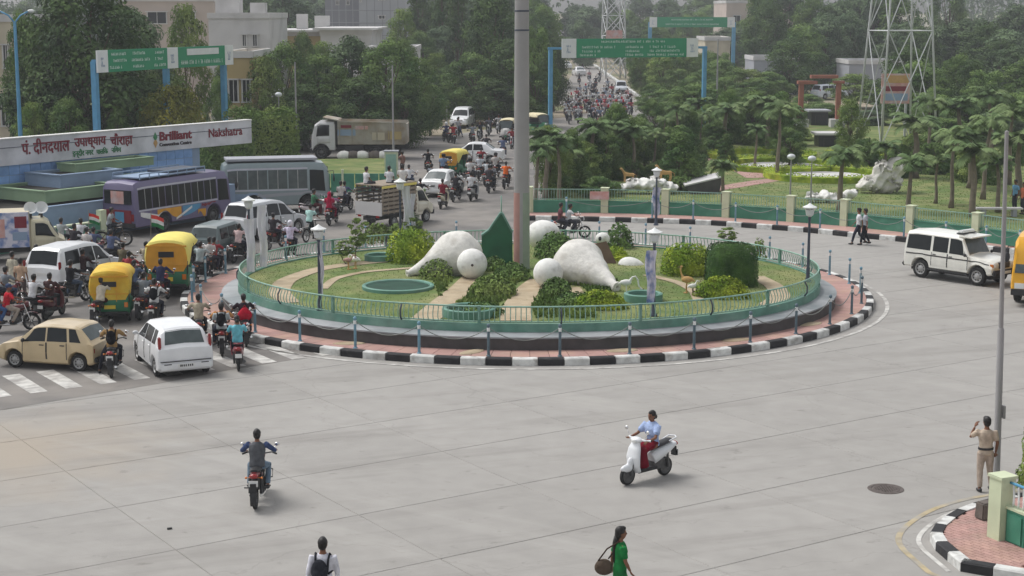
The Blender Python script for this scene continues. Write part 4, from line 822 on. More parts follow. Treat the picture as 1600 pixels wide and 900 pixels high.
def make_dump_truck(label):
    t = thing('dump_truck', label, 'truck')
    # cab (front = +X), length about 6.9 m
    S = Shell([(1.75, .75, 1.65, 2.55, 1.08, 1.1, 1.02), (1.82, .65, 1.65, 2.72, 1.14, 1.15, 1.06), (2.9, .65, 1.62, 2.74, 1.14, 1.15, 1.04), (3.22, .62, 1.55, 2.5, 1.14, 1.13, 1.0), (3.40, .6, 1.5, 1.85, 1.12, 1.1, 1.0), (3.45, .7, 1.3, 1.6, 1.05, 1.05, .98)], (2.75,), .62, wz=.5)
    obj('cab', S.body().mesh('cab', 'paint', smooth=True, sharp=28), t, color=lin((206, 206, 206)))
    for sd in (1, -1):
        mb = MB(); S.side(mb, 2.15, 3.1, 2.15, 3.0, 4.08, 4.9, sd, .012); obj('side_window', mb.mesh('side_window', 'glass', smooth=True), t)
        mb = MB(); S.side(mb, 2.08, 3.0, 2.08, 3.0, 3.0, 3.98, sd, .01); obj('door', mb.mesh('door', 'paint', smooth=True), t, color=lin((200, 200, 200)))
    mb = MB(); S.top(mb, 3.23, 3.395, .9, .92, .012); obj('windscreen', mb.mesh('windscreen', 'glass', smooth=True), t)
    mb = MB(); mb.box((3.45, 0, .62), (.3, 2.2, .34)); obj('front_bumper', mb.mesh('front_bumper', 'dark_plastic'), t)
    mb = MB()
    for s in (1, -1): mb.box((3.56, s * .8, .72), (.1, .3, .16))
    obj('headlights', mb.mesh('headlights', 'clear_lens'), t)
    wm = wheel_mesh(.5, .3, 'engine_metal', -1)
    for x in (2.75, -1.2, -2.45):
        for s in (1, -1): add_wheel(t, x, s * .98, .5, wm)
    mb = MB(); mb.box((-.2, .4, .85), (6.6, .12, .26)); mb.box((-.2, -.4, .85), (6.6, .12, .26)); mb.box((.4, .75, .75), (1.3, .5, .5)); mb.box((.4, -.75, .75), (1.3, .5, .5)); obj('chassis', mb.mesh('chassis', 'dark_plastic'), t)
    # tipper body with ribs
    z0, z1 = 1.1, 2.72
    for s in (1, -1):
        mb = MB(); mb.add([(-3.3, s * 1.0, z0), (1.55, s * 1.0, z0), (1.55, s * 1.16, z1), (-3.45, s * 1.16, z1 - .1), (-3.3, s * .92, z0), (1.55, s * .92, z0), (1.55, s * 1.08, z1), (-3.45, s * 1.08, z1 - .1)], [(0, 1, 2, 3), (7, 6, 5, 4), (3, 2, 6, 7), (0, 4, 5, 1), (1, 5, 6, 2), (0, 3, 7, 4)]); sp = obj('tipper_side', mb.mesh('tipper_side', 'tank_beige'), t)
        for i in range(6):
            x = -3.1 + i * .9; mb = MB(); mb.beam((x, s * 1.03, z0), (x, s * 1.19, z1 - .06), .1, .06); obj('rib', mb.mesh('rib', 'tank_beige'), sp)
        if s:
            mb = MB(); mb.beam((-3.4, s * 1.17, z1 - .06), (1.55, s * 1.17, z1 + .02), .12, .1); obj('top_rail', mb.mesh('top_rail', 'tank_beige'), sp)
        for (x, z, wd, hh, mtl) in ((.9, 1.95, 1.3, .46, 'blue_grey'), (-.2, 2.3, .9, .26, 'poster_pink'), (-1.4, 1.75, .9, .7, 'wall_beige'), (-2.6, 1.85, 1.0, .8, 'wall_ochre'), (.9, 2.38, .8, .2, 'letter_red')):
            y = s * (1.0 + .16 * (z - z0) / (z1 - z0) + .014); mb = MB(); mb.box((x, y, z), (wd, .015, hh)); obj('poster', mb.mesh('poster', mtl), sp)
    mb = MB(); mb.box((-.9, 0, z0 + .02), (4.8, 1.9, .1)); mb.box((1.5, 0, 1.95), (.1, 2.15, 1.75)); mb.add([(1.5, -1.16, 2.78), (1.5, 1.16, 2.78), (2.6, 1.1, 2.98), (2.6, -1.1, 2.98), (1.5, -1.16, 2.86), (1.5, 1.16, 2.86), (2.6, 1.1, 3.06), (2.6, -1.1, 3.06)], [(3, 2, 1, 0), (4, 5, 6, 7), (0, 1, 5, 4), (1, 2, 6, 5), (2, 3, 7, 6), (3, 0, 4, 7)]); obj('tipper_floor', mb.mesh('tipper_floor', 'tank_beige'), t)
    mb = MB(); mb.box((-3.4, 0, 1.85), (.1, 2.05, 1.4)); obj('tailgate', mb.mesh('tailgate', 'tank_beige'), t)
    mb = MB(); mb.box((-.8, 0, 2.35), (4.2, 1.95, .3)); obj('load', mb.mesh('load', 'sandy_path'), t)
    return t
def make_pickup(label, kind):
    """small goods carrier; kind 'cattle' has a tall slatted cage, 'advert' has poster boards"""
    t = thing('goods_carrier', label, 'pickup truck'); c = (214, 208, 190) if kind == 'cattle' else (196, 188, 160)
    S = Shell([(.62, .45, 1.1, 1.72, .74, .76, .68), (.68, .40, 1.1, 1.82, .78, .80, .70), (1.2, .40, 1.08, 1.84, .78, .80, .68), (1.42, .40, 1.06, 1.70, .78, .80, .68), (1.82, .40, 1.02, 1.06, .78, .78, .70), (2.05, .42, .88, .94, .76, .74, .66), (2.12, .5, .74, .8, .68, .66, .6)], (1.52,), .36, wz=.3)
    obj('cab', S.body().mesh('cab', 'paint', smooth=True, sharp=28), t, color=lin(c))
    for sd in (1, -1):
        mb = MB(); S.side(mb, .85, 1.68, .85, 1.36, 4.08, 4.9, sd, .01); obj('side_window', mb.mesh('side_window', 'glass', smooth=True), t)
        mb = MB(); S.side(mb, .8, 1.66, .8, 1.66, 2.4, 3.97, sd, .006); obj('door', mb.mesh('door', 'paint', smooth=True), t, color=lin(c))
    mb = MB(); S.top(mb, 1.46, 1.80, .9, .92, .01); obj('windscreen', mb.mesh('windscreen', 'glass', smooth=True), t)
    mb = MB(); mb.box((2.12, 0, .48), (.14, 1.5, .22)); obj('front_bumper', mb.mesh('front_bumper', 'dark_plastic'), t)
    wm = wheel_mesh(.3, .17, spokes=-1)
    for x in (1.52, -1.1):
        for s in (1, -1): add_wheel(t, x, s * .70, .3, wm)
    mb = MB(); mb.box((-.1, 0, .5), (4.0, .8, .18)); mb.box((-.78, 0, .68), (2.75, 1.62, .08)); obj('chassis', mb.mesh('chassis', 'dark_plastic'), t)
    if kind == 'cattle':
        for s in (1, -1):
            for i in range(7):
                x = -2.05 + i * .43; mb = MB(); mb.box((x, s * .82, 1.42), (.07, .05, 1.42)); obj('upright', mb.mesh('upright', 'wood_grey'), t)
            for k in range(7):
                mb = MB(); mb.box((-.76, s * .86, .82 + .21 * k), (2.72, .03, .12)); obj('slat', mb.mesh('slat', 'canvas_pale' if k == 6 else 'wood_grey'), t)
        mb = MB(); mb.box((.56, 0, 1.42), (.06, 1.68, 1.42)); obj('front_board', mb.mesh('front_board', 'wood_grey'), t)
        for k in range(4):
            mb = MB(); mb.box((-2.13, 0, 1.52 + .17 * k), (.035, 1.6, .06)); obj('rear_rail', mb.mesh('rear_rail', 'dark_plastic'), t)
        mb = MB(); mb.box((-2.14, 0, 1.0), (.05, 1.68, .66)); obj('tailgate', mb.mesh('tailgate', 'wall_white'), t)
        mb = MB(); mb.box((-.75, 0, 2.16), (2.75, 1.74, .05)); obj('cage_roof', mb.mesh('cage_roof', 'wood_grey'), t)
        mb = MB(); mb.box((-2.16, .58, .62), (.03, .2, .1)); mb.box((-2.16, -.58, .62), (.03, .2, .1)); obj('tail_light', mb.mesh('tail_light', 'red_lens'), t)
    else:
        for s in (1, -1):
            mb = MB(); mb.box((-.78, s * .84, 1.42), (2.72, .06, 1.5)); bd = obj('advert_board', mb.mesh('advert_board', 'banner_print'), t)
            for (x, z, wd, hh, mm) in ((.25, 1.75, .5, .5, 'letter_red'), (.2, 1.15, .6, .36, 'blue_grey'), (-.9, 1.5, 1.0, .8, 'poster_pink'), (-1.8, 1.4, .5, .9, 'gantry_blue')):
                mb = MB(); mb.box((x, s * .876, z), (wd, .012, hh)); obj('poster', mb.mesh('poster', mm), bd)
        mb = MB(); mb.box((.60, 0, 1.42), (.05, 1.6, 1.5)); mb.box((-2.13, 0, 1.42), (.05, 1.6, 1.5)); mb.box((-.78, 0, 2.15), (2.72, 1.64, .05)); obj('board_frame', mb.mesh('board_frame', 'wall_beige'), t)
    return t
# ================================================================== THE SETTING
GA = R(33.5)                                     # direction of the slab grid
gx = Vector((math.cos(GA), math.sin(GA), 0)); gy = Vector((-math.sin(GA), math.cos(GA), 0))
def sheet(name, pts, z, m, kind='structure'):
    mb = MB(); vs = [(p[0], p[1], z) for p in pts]; mb.add(vs, [tuple(range(len(vs)))])
    me = mb.mesh(name, m)
    if me.polygons[0].normal.z < 0: me.flip_normals()
    return struct(name, me)
sheet('ground', [(-3000, -200), (3000, -200), (3000, 4500), (-3000, 4500)], -.10, 'earth')
road = sheet('road', [(-90, 18), (90, 18), (90, 92), (24, 92), (26, 170), (48, 420), (30, 420), (16, 190), (-6, 140), (-80, 150), (-90, 60)], -.018, 'asphalt')
CK = Vector((.55, 61.6, 0)); RK = 13.0           # kerb circle of the roundabout
CE = Vector((.62, 59.65, 0)); EA, EB = 10.6, 9.1 # ellipse of the railing
def ell(t, off=0., z=0.):
    x, y = EA * math.cos(t), EB * math.sin(t); n = Vector((math.cos(t) / EA, math.sin(t) / EB, 0)).normalized()
    p = CE + Vector((x, y, 0)) + n * off; p.z = z; return p
def circ(t, r, z=0.): return CK + Vector((r * math.cos(t), r * math.sin(t), z))
def inpoly(p, poly):
    c = False; n = len(poly)
    for i in range(n):
        a, b = poly[i], poly[(i + 1) % n]
        if (a[1] > p[1]) != (b[1] > p[1]) and p[0] < (b[0] - a[0]) * (p[1] - a[1]) / (b[1] - a[1]) + a[0]: c = not c
    return c
OLD = [at(-420, 715), at(-60, 652), at(0, 641), at(240, 601), at(350, 580), at(452, 563)] + [CK + Vector((0, -4, 0)), Vector((1.2, 84, 0)), Vector((4.5, 100, 0)), Vector((9, 125, 0)), Vector((15, 160, 0)), Vector((-5, 138, 0)), Vector((-75, 148, 0)), Vector((-80, 55, 0))]
left_road = sheet('left_road', OLD, .006, 'old_asphalt')
# concrete slabs with recessed joints
SLX, SLY = 4.15, 3.4
slabs = []
for i in range(-14, 26):
    for j in range(-4, 26):
        c = gx * (i * SLX + 1.35) + gy * (j * SLY + 24.85)
        if not (24 < c.y < 85) or abs(c.x) > c.y * .335 + 3.2: continue
        if (c - CK).length < RK - 4 or inpoly(c, [Vector(p) * 1 for p in OLD]) and min((c + gx * a * 2.0 + gy * b * 1.6 - CK).length for a in (-1, 1) for b in (-1, 1)) < 900 and all(inpoly(c + gx * a * 2.1 + gy * b * 1.75, OLD) for a in (-1, 1) for b in (-1, 1)): continue
        slabs.append(c)
SLV = []
for k in range(6):
    mb = MB(); e = .012; x, y = SLX / 2 - rnd.choice((.003, .005, .007)), SLY / 2 - rnd.choice((.005, .007, .010))
    vs = [(-x, -y, -.03), (x, -y, -.03), (x, y, -.03), (-x, y, -.03), (-x, -y, -.012), (x, -y, -.012), (x, y, -.012), (-x, y, -.012), (-x + e, -y + e, 0), (x - e, -y + e, 0), (x - e, y - e, 0), (-x + e, y - e, 0)]
    mb.add(vs, [(0, 1, 5, 4), (1, 2, 6, 5), (2, 3, 7, 6), (3, 0, 4, 7), (4, 5, 9, 8), (5, 6, 10, 9), (6, 7, 11, 10), (7, 4, 8, 11), (8, 9, 10, 11)]); SLV.append(mb.mesh('slab', 'concrete_slab'))
for c in slabs:
    o = obj('slab', SLV[rnd.randrange(6)], road, (c.x, c.y, 0), GA)
print('slabs', len(slabs))
# zebra crossing
zs = MB(); L = 1.35; zs.add([(-L, -.26, 0), (L, -.24, 0), (L, .25, 0), (-L, .27, 0)], [(0, 1, 2, 3)]); zm = zs.mesh('stripe', 'road_paint')
Z0 = Vector((-18.4, 43.4, 0))
for k in range(15):
    p = Z0 + gx * (1.02 * k); obj('stripe', zm, left_road, (p.x, p.y, .012), GA - PI / 2)
def ring_band(mb, r0, r1, z, t0=0., t1=2 * PI, n=96, fn=None):
    vs = []; fs = []
    for k in range(n + 1):
        t = lerp(t0, t1, k / n)
        a, b = (circ(t, r0, z), circ(t, r1, z)) if fn is None else (fn(t, r0, z), fn(t, r1, z)); vs += [a, b]
    for k in range(n): fs.append((2 * k, 2 * k + 1, 2 * k + 3, 2 * k + 2))
    return mb.add(vs, fs)
mb = MB(); ring_band(mb, RK + .42, RK + .56, .012, R(-155), R(55)); struct('edge_line', mb.mesh('edge_line', 'road_paint'))
# ------------------------------------------------------------------ roundabout: kerb, pavement, plinth, lawn
isl = struct('roundabout_island', MB().lathe([(0, .0), (RK - .1, .0), (RK - .1, .16), (0, .16)], 96, CK).mesh('roundabout_island', 'joint_filler'))
NKB = 102
def kerb_block_mesh(r, dt, h, wd, m):
    mb = MB(); vs = []; g = dt * .02
    for t in (-dt / 2 + g, 0, dt / 2 - g):
        for rr, z in ((r, 0), (r + .0, h - .03), (r - .03, h), (r - wd, h), (r - wd, 0)): vs.append((rr * math.cos(t), rr * math.sin(t), z))
    fs = [(i * 5 + k, (i + 1) * 5 + k, (i + 1) * 5 + k + 1, i * 5 + k + 1) for i in range(2) for k in range(4)] + [(0, 1, 2, 3, 4), (14, 13, 12, 11, 10)]
    return mb.add(vs, fs).mesh('kerb_stone', m)
kb = [kerb_block_mesh(RK, 2 * PI / NKB, .225, .26, m) for m in ('kerb_white', 'kerb_black')]
for k in range(NKB):
    o = obj('kerb_stone', kb[k % 2], isl, CK, 2 * PI * (k + .5) / NKB - .012)
# pink paving tiles around the plinth (visible tiles are far below ten pixels: larger flags with joints)
NT = 130
tm = []
for q in range(4):
    mb = MB(); dt = 2 * PI / NT; vs = []
    for zz, e in ((.15, 0), (.205, .012)):
        for (a, r) in ((-dt / 2, RK - .27), (dt / 2, RK - .27), (dt / 2, RK - 1.95), (-dt / 2, RK - 1.95)):
            a2 = a * (1 - .03); vs.append((r * math.cos(a2), r * math.sin(a2), zz))
    tm.append(mb.add(vs, [(4, 7, 6, 5), (0, 1, 5, 4), (1, 2, 6, 5), (2, 3, 7, 6), (3, 0, 4, 7)]).mesh('paving_flag', 'pink_tile'))
for k in range(NT): obj('paving_flag', tm[k % 4], isl, CK, 2 * PI * k / NT)
mb = MB(); ring_band(mb, 4, RK - 1.9, .198); p_ = obj('inner_paving', mb.mesh('inner_paving', 'pink_tile'), isl)
# sand heaps on the pavement
for px, py in ((735, 553), (980, 553), (1190, 541), (1308, 512), (520, 545)):
    p = at(px, py, .2); p = CK + (p - CK) * ((RK - .95) / (p - CK).xy.length); p.z = .2; mb = MB(); mb.ell((0, 0, 0), (.55, .26, .05), 14, 6); tag(obj('sand_heap', mb.mesh('sand_heap', 'sandy_path', smooth=True), None, (p.x, p.y, .20), rnd.uniform(0, 1)), 'small heap of pale sand swept onto the pink roundabout pavement', 'sand heap', 'sand heaps on the roundabout pavement')
def wall_ring(mb, prof, n=120):
    """prof: list of (offset from the railing ellipse, z)"""
    vs = []; m = len(prof)
    for k in range(n):
        t = 2 * PI * k / n
        for o, z in prof: vs.append(ell(t, o, z))
    fs = [(k * m + q, ((k + 1) % n) * m + q, ((k + 1) % n) * m + q + 1, k * m + q + 1) for k in range(n) for q in range(m - 1)]
    return mb.add(vs, fs)
pl = thing('roundabout_plinth', 'round raised garden plinth with dark base, grey ledge and green coping', 'planter wall', (0, 0, 0))
obj('base_wall', wall_ring(MB(), [(.62, .19), (.60, .57)]).mesh('base_wall', 'plinth_dark', smooth=False), pl)
obj('ledge', wall_ring(MB(), [(.60, .568), (.66, .572), (.66, .62), (.07, .67)]).mesh('ledge', 'ledge_grey', smooth=False), pl)
obj('coping', wall_ring(MB(), [(.07, .66), (.06, .93), (-.10, .93), (-.10, .6)]).mesh('coping', 'teal_paint', smooth=False), pl)
LZ = .885
mb = MB(); vs = [(CE.x, CE.y, LZ + .12)]; n = 96
for rr in (.35, .7, 1.0):
    for k in range(n):
        t = 2 * PI * k / n; p = ell(t, -.09); q = CE + (p - CE) * rr; vs.append((q.x, q.y, LZ + .12 * (1 - rr ** 2)))
fs = [(0, 1 + k, 1 + (k + 1) % n) for k in range(n)] + [(1 + i * n + k, 1 + (i + 1) * n + k, 1 + (i + 1) * n + (k + 1) % n, 1 + i * n + (k + 1) % n) for i in range(2) for k in range(n)]
struct('roundabout_lawn', mb.add(vs, fs).mesh('roundabout_lawn', 'lawn_soil', smooth=True))
def lz(p):
    d = Vector((p[0] - CE.x, p[1] - CE.y)); q = math.sqrt((d.x / EA) ** 2 + (d.y / EB) ** 2); return LZ + .12 * (1 - min(q, 1) ** 2)
def ribbon(name, pts, wds, z, m, smooth=True, zf=None):
    P = [Vector((p[0], p[1], 0)) for p in pts]
    # resample
    Q = []; W = []
    for i in range(len(P) - 1):
        for k in range(6): Q.append(lerp(P[i], P[i + 1], k / 6)); W.append(lerp(wds[i], wds[i + 1], k / 6))
    Q.append(P[-1]); W.append(wds[-1])
    for _ in range(4): Q = [Q[0]] + [(Q[i - 1] + Q[i] * 2 + Q[i + 1]) / 4 for i in range(1, len(Q) - 1)] + [Q[-1]]
    vs = []
    for i, p in enumerate(Q):
        t = (Q[min(i + 1, len(Q) - 1)] - Q[max(i - 1, 0)]).normalized(); nn = Vector((-t.y, t.x, 0))
        for s in (1, -1): q = p + nn * s * W[i] / 2; vs.append((q.x, q.y, (zf(q) if zf else 0) + z))
    mb = MB(); mb.add(vs, [(2 * i, 2 * i + 1, 2 * i + 3, 2 * i + 2) for i in range(len(Q) - 1)])
    return mb, Q
PATHQ = []
def lpath(pts, w, m='sandy_path', z=.012):
    P = [at(x, y, .93) for x, y in pts]; mb, Q = ribbon('garden_path', P, [w] * len(P) if not isinstance(w, list) else w, z, m, zf=lz); PATHQ.extend((q, (w if not isinstance(w, list) else w[0]) * .5) for q in Q)
    me = mb.mesh('garden_path', m)
    if me.polygons[0].normal.z < 0: me.flip_normals()
    struct('garden_path', me)
lpath([(662, 499), (690, 478), (722, 452), (738, 434)], [.95, 1.0, .8, .7])
lpath([(806, 500), (806, 480), (828, 452), (842, 440)], [1.0, .95, .85, .7], z=.014)
lpath([(452, 472), (434, 456), (445, 438), (490, 422), (540, 414), (600, 409)], .75, z=.016)
lpath([(1180, 432), (1210, 446), (1222, 462), (1200, 476)], .7, z=.016)
lpath([(505, 452), (522, 436), (570, 426), (630, 422), (690, 418)], .34, 'sandy_path', z=.018)
lpath([(1010, 432), (1060, 443), (1085, 456), (1092, 470)], .4, z=.018)
lpath([(895, 452), (905, 464), (925, 478)], .5, z=.018)
# railing
NB = 372
rail = thing('roundabout_railing', 'low pale green metal railing of curved balusters around the roundabout garden', 'railing')
def erail(z, off=0., rad=.03, n=140): return MB().tube([ell(2 * PI * k / n, off, z) for k in range(n)], rad, 6, closed=True)
obj('top_rail', erail(1.47, .0, .028).mesh('top_rail', 'rail_green', smooth=True), rail); obj('bottom_rail', erail(.985, .0, .024).mesh('bottom_rail', 'rail_green', smooth=True), rail)
mb = MB(); mb.tube([(0, 0, .0), (.05, 0, .10), (.07, 0, .2), (.04, 0, .32), (-.01, 0, .42), (0, 0, .49)], .016, 5, caps=False); bal = mb.mesh('baluster', 'rail_green', smooth=True)
arc = [0]; NS = 2000
for k in range(NS): arc.append(arc[-1] + (ell(2 * PI * (k + 1) / NS) - ell(2 * PI * k / NS)).length)
def tof(s):
    import bisect
    return 2 * PI * bisect.bisect_left(arc, s % arc[-1]) / NS
lay = []
for k in range(NB):
    t = tof(arc[-1] * k / NB); p = ell(t, 0, .975); n = Vector((math.cos(t) / EA, math.sin(t) / EB, 0)); lay.append((p, math.atan2(n.y, n.x)))
lay.sort(key=lambda a: a[0].y); rest = MB()
for i, (p, a) in enumerate(lay):
    if i < 296: obj('baluster', bal, rail, p, a)
    else: rest.tube([p, p + Vector((math.cos(a) * .06, math.sin(a) * .06, .2)), p + Vector((0, 0, .49))], .016, 4, caps=False)
tag(obj('far_balusters', rest.mesh('far_balusters', 'rail_green'), rail), kind='stuff')
mb = MB(); mb.box((0, 0, .25), (.09, .09, .56)); mb.box((0, 0, .55), (.11, .11, .05)); pm = mb.mesh('post', 'teal_paint'); mb = MB(); mb.tube([(0, 0, 0), (.10, 0, .15), (.10, 0, .35), (.0, 0, .52)], .03, 6); pc = mb.mesh('curved_post', 'lamp_dark', smooth=True)
NP = 24
for k in range(NP):
    t = tof(arc[-1] * (k + .35) / NP); p = ell(t, 0, .92); obj('post', pm if k % 2 else pc, rail, p, math.atan2(math.sin(t) / EB, math.cos(t) / EA))
# chain posts
mb = MB(); mb.lathe([(.0, 0), (.075, 0), (.07, .03), (.045, .05), (.042, .92), (.06, .95), (.055, .99), (.02, 1.02), (0, 1.02)], 10); bol = [mb.mesh('chain_post', m, smooth=True, sharp=45) for m in ('post_blue', 'post_dark')]
mb = MB(); mb.lathe([(.05, .78), (.05, .9)], 10); cap_m = mb.mesh('white_band', 'sign_white', smooth=True)
def chain_mesh(L, sag=.36):
    mb = MB(); n = 14; mb.tube([(L * k / n, 0, -sag * 4 * (k / n) * (1 - k / n)) for k in range(n + 1)], .016, 5); return mb.mesh('chain', 'chain_metal', smooth=True)
NCP = 36; cps = [circ(2 * PI * (k + .42) / NCP, RK - .42, .20) for k in range(NCP)]
chm = chain_mesh((cps[1] - cps[0]).length - .09)
for k, p in enumerate(cps):
    t = tag(obj('chain_post', bol[1 if 25 < k < 35 else 0], None, p), 'blue grey metal chain post standing along the roundabout kerb', 'bollard', 'chain posts around the roundabout'); obj('white_band', cap_m, t)
    q = cps[(k + 1) % NCP]; d = q - p
    if 19 < k < 35: tag(obj('chain', chm, None, p + d.normalized() * .045 + Vector((0, 0, .86)), math.atan2(d.y, d.x)), 'sagging grey chain hung between two blue posts on the roundabout kerb', 'chain', 'chains around the roundabout')
# ------------------------------------------------------------------ things on the roundabout garden
MX = at(815, 421, .95)
mast = thing('high_mast', 'very tall grey steel mast rising from the middle of the roundabout garden', 'mast', (MX.x, MX.y, .9))
def mrad(z): return .305 - .0045 * z
for i, (z0, z1) in enumerate(((3.0, 9.05), (9.05, 9.75), (9.75, 21))):
    mb = MB(); mb.lathe([(mrad(z0) + .004, z0), (mrad(z1) + .004, z1)], 28); obj('shaft_section', mb.mesh('shaft_section', 'mast_steel', smooth=True), mast)
for z in (9.05, 9.75):
    mb = MB(); mb.lathe([(mrad(z) + .004, z - .03), (mrad(z) + .02, z - .025), (mrad(z) + .02, z + .025), (mrad(z) + .004, z + .03)], 28); obj('joint_band', mb.mesh('joint_band', 'lamp_dark', smooth=True, sharp=40), mast)
for a0, a1, m in ((150, 255, 'mast_salmon'), (255, 278, 'mast_steel'), (278, 510, 'mast_green')):
    mb = MB(); mb.lathe([(mrad(0) + .006, 0), (mrad(3.0) + .006, 3.0)], 14, ang0=R(a0), ang1=R(a1)); obj('painted_stripe', mb.mesh('painted_stripe', m, smooth=True), mast)
mb = MB(); mb.lathe([(0, .02), (.55, .02), (.55, -.1)], 20); obj('base_plate', mb.mesh('base_plate', 'lamp_dark'), mast)
def pot(label, bulb, r, tip, Ztip, tr=.10, ex=1.75):
    b = Vector(bulb); e = Vector((tip[0], tip[1], Ztip)); ax = (b - e); Lh = ax.length; ax.normalize()
    q = Vector((0, 0, 1)).rotation_difference(ax)
    t = thing('pot_sculpture', label, 'sculpture', b); 
    prof = [(0, r * .98)]
    for k in range(1, 15):
        a = PI / 2 - k * (PI * .66) / 14; prof.append((r * math.cos(a), r * .98 * math.sin(a)))
    rl, zl = prof[-1]
    for k in range(1, 13):
        u = k / 12; prof.append((lerp(rl, tr, 1 - (1 - u) ** ex), lerp(zl, -Lh, u)))
    prof += [(tr * 1.35, -Lh - .02), (tr * 1.3, -Lh - .09), (tr * .5, -Lh - .09), (0, -Lh + .1)]
    mb = MB(); mb.lathe(prof, 40); me = mb.mesh('shell', 'weathered_plaster', smooth=True, sharp=60)
    for v in me.vertices: q_ = v.co; v.co += v.normal * (.018 * math.sin(q_.x * 7 + q_.z * 5) + .014 * math.sin(q_.y * 11 + q_.z * 8 + q_.x * 3))
    o = obj('shell', me, t); o.rotation_mode = 'QUATERNION'; o.rotation_quaternion = q
    return t
def P3(px, py, Y): return (xat(px, Y), Y, zat(py, Y))
b1 = P3(713, 398, 60.2); t1 = P3(634, 427, 59.6); pot('large white pot sculpture at left lying on its side with its spout to the left', b1, .93, (t1[0], t1[1]), 1.10, .12, 1.5)
b2 = P3(907, 412, 58.4); t2 = P3(967, 446, 56.4); pot('large white pot sculpture at right lying on its side with spout towards the railing', b2, .92, (t2[0], t2[1]), 1.14, .14, 1.22)
def ball(label, px, py, Y, r, sq=1., m='white_plaster'):
    p = P3(px, py, Y); t = thing('ball_sculpture', label, 'sculpture', p); mb = MB(); mb.ell((0, 0, 0), (r, r, r * sq), 28, 18); obj('ball', mb.mesh('ball', m, smooth=True), t)
    return t
x = ball('white plaster ball lying against the spout side of the left pot sculpture', 736, 411, 59.0, .555)
mb = MB(); mb.lathe([(.03, 0), (.05, .012), (.0, .014)], 10); o = obj('bolt', mb.mesh('bolt', 'iron', smooth=True), x, (.02, -.55, .03)); o.rotation_euler = (PI / 2, 0, 0)
ball('white plaster ball beside the right pot sculpture with weeds in front', 858, 426, 57.2, .53)
ball('white plaster dome seen behind the mast at the back of the garden', 850, 365, 65.5, .70, .86)
p = P3(993, 418, 62.5); t = thing('fish_sculpture', 'small white egg shaped sculpture with an open notch, right of the big pot', 'sculpture', p)
mb = MB(); mb.ell((0, 0, 0), (.58, .42, .40), 24, 16, Matrix.Rotation(R(24), 3, 'Y')); me = mb.mesh('shell', 'white_plaster', smooth=True); obj('shell', me, t)
mb = MB(); mb.ell((-.42, -.18, .06), (.17, .20, .06), 12, 8, Matrix.Rotation(R(40), 3, 'Y')); obj('notch', mb.mesh('notch', 'plinth_dark', smooth=True), t)
mb = MB(); mb.lathe([(.3, -.42), (.36, -.38), (.36, -.3), (.25, -.26)], 18); obj('foot', mb.mesh('foot', 'brown_stone'), t)
p = P3(945, 371, 66.5); mb = MB(); mb.ell((0, 0, 0), (.30, .26, .26), 16, 10); t = tag(obj('small_pot_sculpture', mb.mesh('small_pot_sculpture', 'white_plaster', smooth=True), None, p), 'small white round pot by the far railing with a dark mouth', 'sculpture')
mb = MB(); mb.ell((-.12, -.22, .03), (.07, .05, .09), 10, 8); obj('mouth', mb.mesh('mouth', 'window_dark', smooth=True), t)
# brown slab leaning behind the right pot
p = P3(951, 408, 62.8); mb = MB(); mb.prism([(-.45, .7), (.0, .8), (.62, -.55), (.5, -.75), (.1, -.6)], -.12, .12); o = tag(obj('stone_slab', mb.mesh('stone_slab', 'brown_stone'), None, p), 'brown grey stone slab leaning behind the right pot sculpture', 'stone'); o.rotation_euler = (R(80), 0, 0)
# green gabled shrine panel
p = at(777, 414, .95); sh = thing('gabled_panel', 'dark green gabled panel like a shrine front beside the mast', 'monument', (p.x, p.y, .9))
mb = MB(); pts = [(-.60, 0), (-.60, 1.20), (-.32, 1.40), (.12, 2.05), (.20, 2.05), (.58, 1.32), (.60, 0)]; n = len(pts)
mb.add([(x, -.16, z) for x, z in pts] + [(x, .16, z) for x, z in pts], [tuple(range(n)), tuple(range(2 * n - 1, n - 1, -1))] + [(i, n + i, n + (i + 1) % n, (i + 1) % n) for i in range(n)]); obj('panel', mb.mesh('panel', 'deep_green'), sh)
mb = MB()
for i in range(1, 5): mb.beam((pts[i][0], 0, pts[i][1] + .02), (pts[i + 1][0], 0, pts[i + 1][1] + .02), .42, .06)
obj('coping', mb.mesh('coping', 'teal_paint'), sh)
mb = MB(); mb.tube([(.16, 0, 2.0), (.16, 0, 2.75)], .025, 6); obj('finial', mb.mesh('finial', 'rail_green', smooth=True), sh)
mb = MB(); mb.box((0, 0, .06), (1.5, .6, .14)); obj('foot', mb.mesh('foot', 'brown_stone'), sh)
# round green basins
def basin(label, px, py, r, h=.11):
    p = at(px, py, .98); t = thing('basin', label, 'basin', (p.x, p.y, lz(p) - .02)); mb = MB(); mb.lathe([(r, 0), (r, h), (r - .07, h + .03), (r - .14, h), (r - .16, .05), (0, .05)], 36); obj('rim', mb.mesh('rim', 'teal_paint', smooth=True, sharp=40), t)
    mb = MB(); mb.lathe([(r - .13, h * .62), (0, h * .62)], 30); obj('water', mb.mesh('water', 'pool_green'), t)
basin('round green fountain basin in front of the left pot sculpture spout', 622, 449, 1.28); basin('green fountain basin half hidden behind the left shrub', 594, 405, .62, .24); basin('blue green basin right behind the front railing left of the sandy path', 733, 489, .88, .26); basin('teal basin beside the printed banner at the right', 1005, 468, .66, .26)
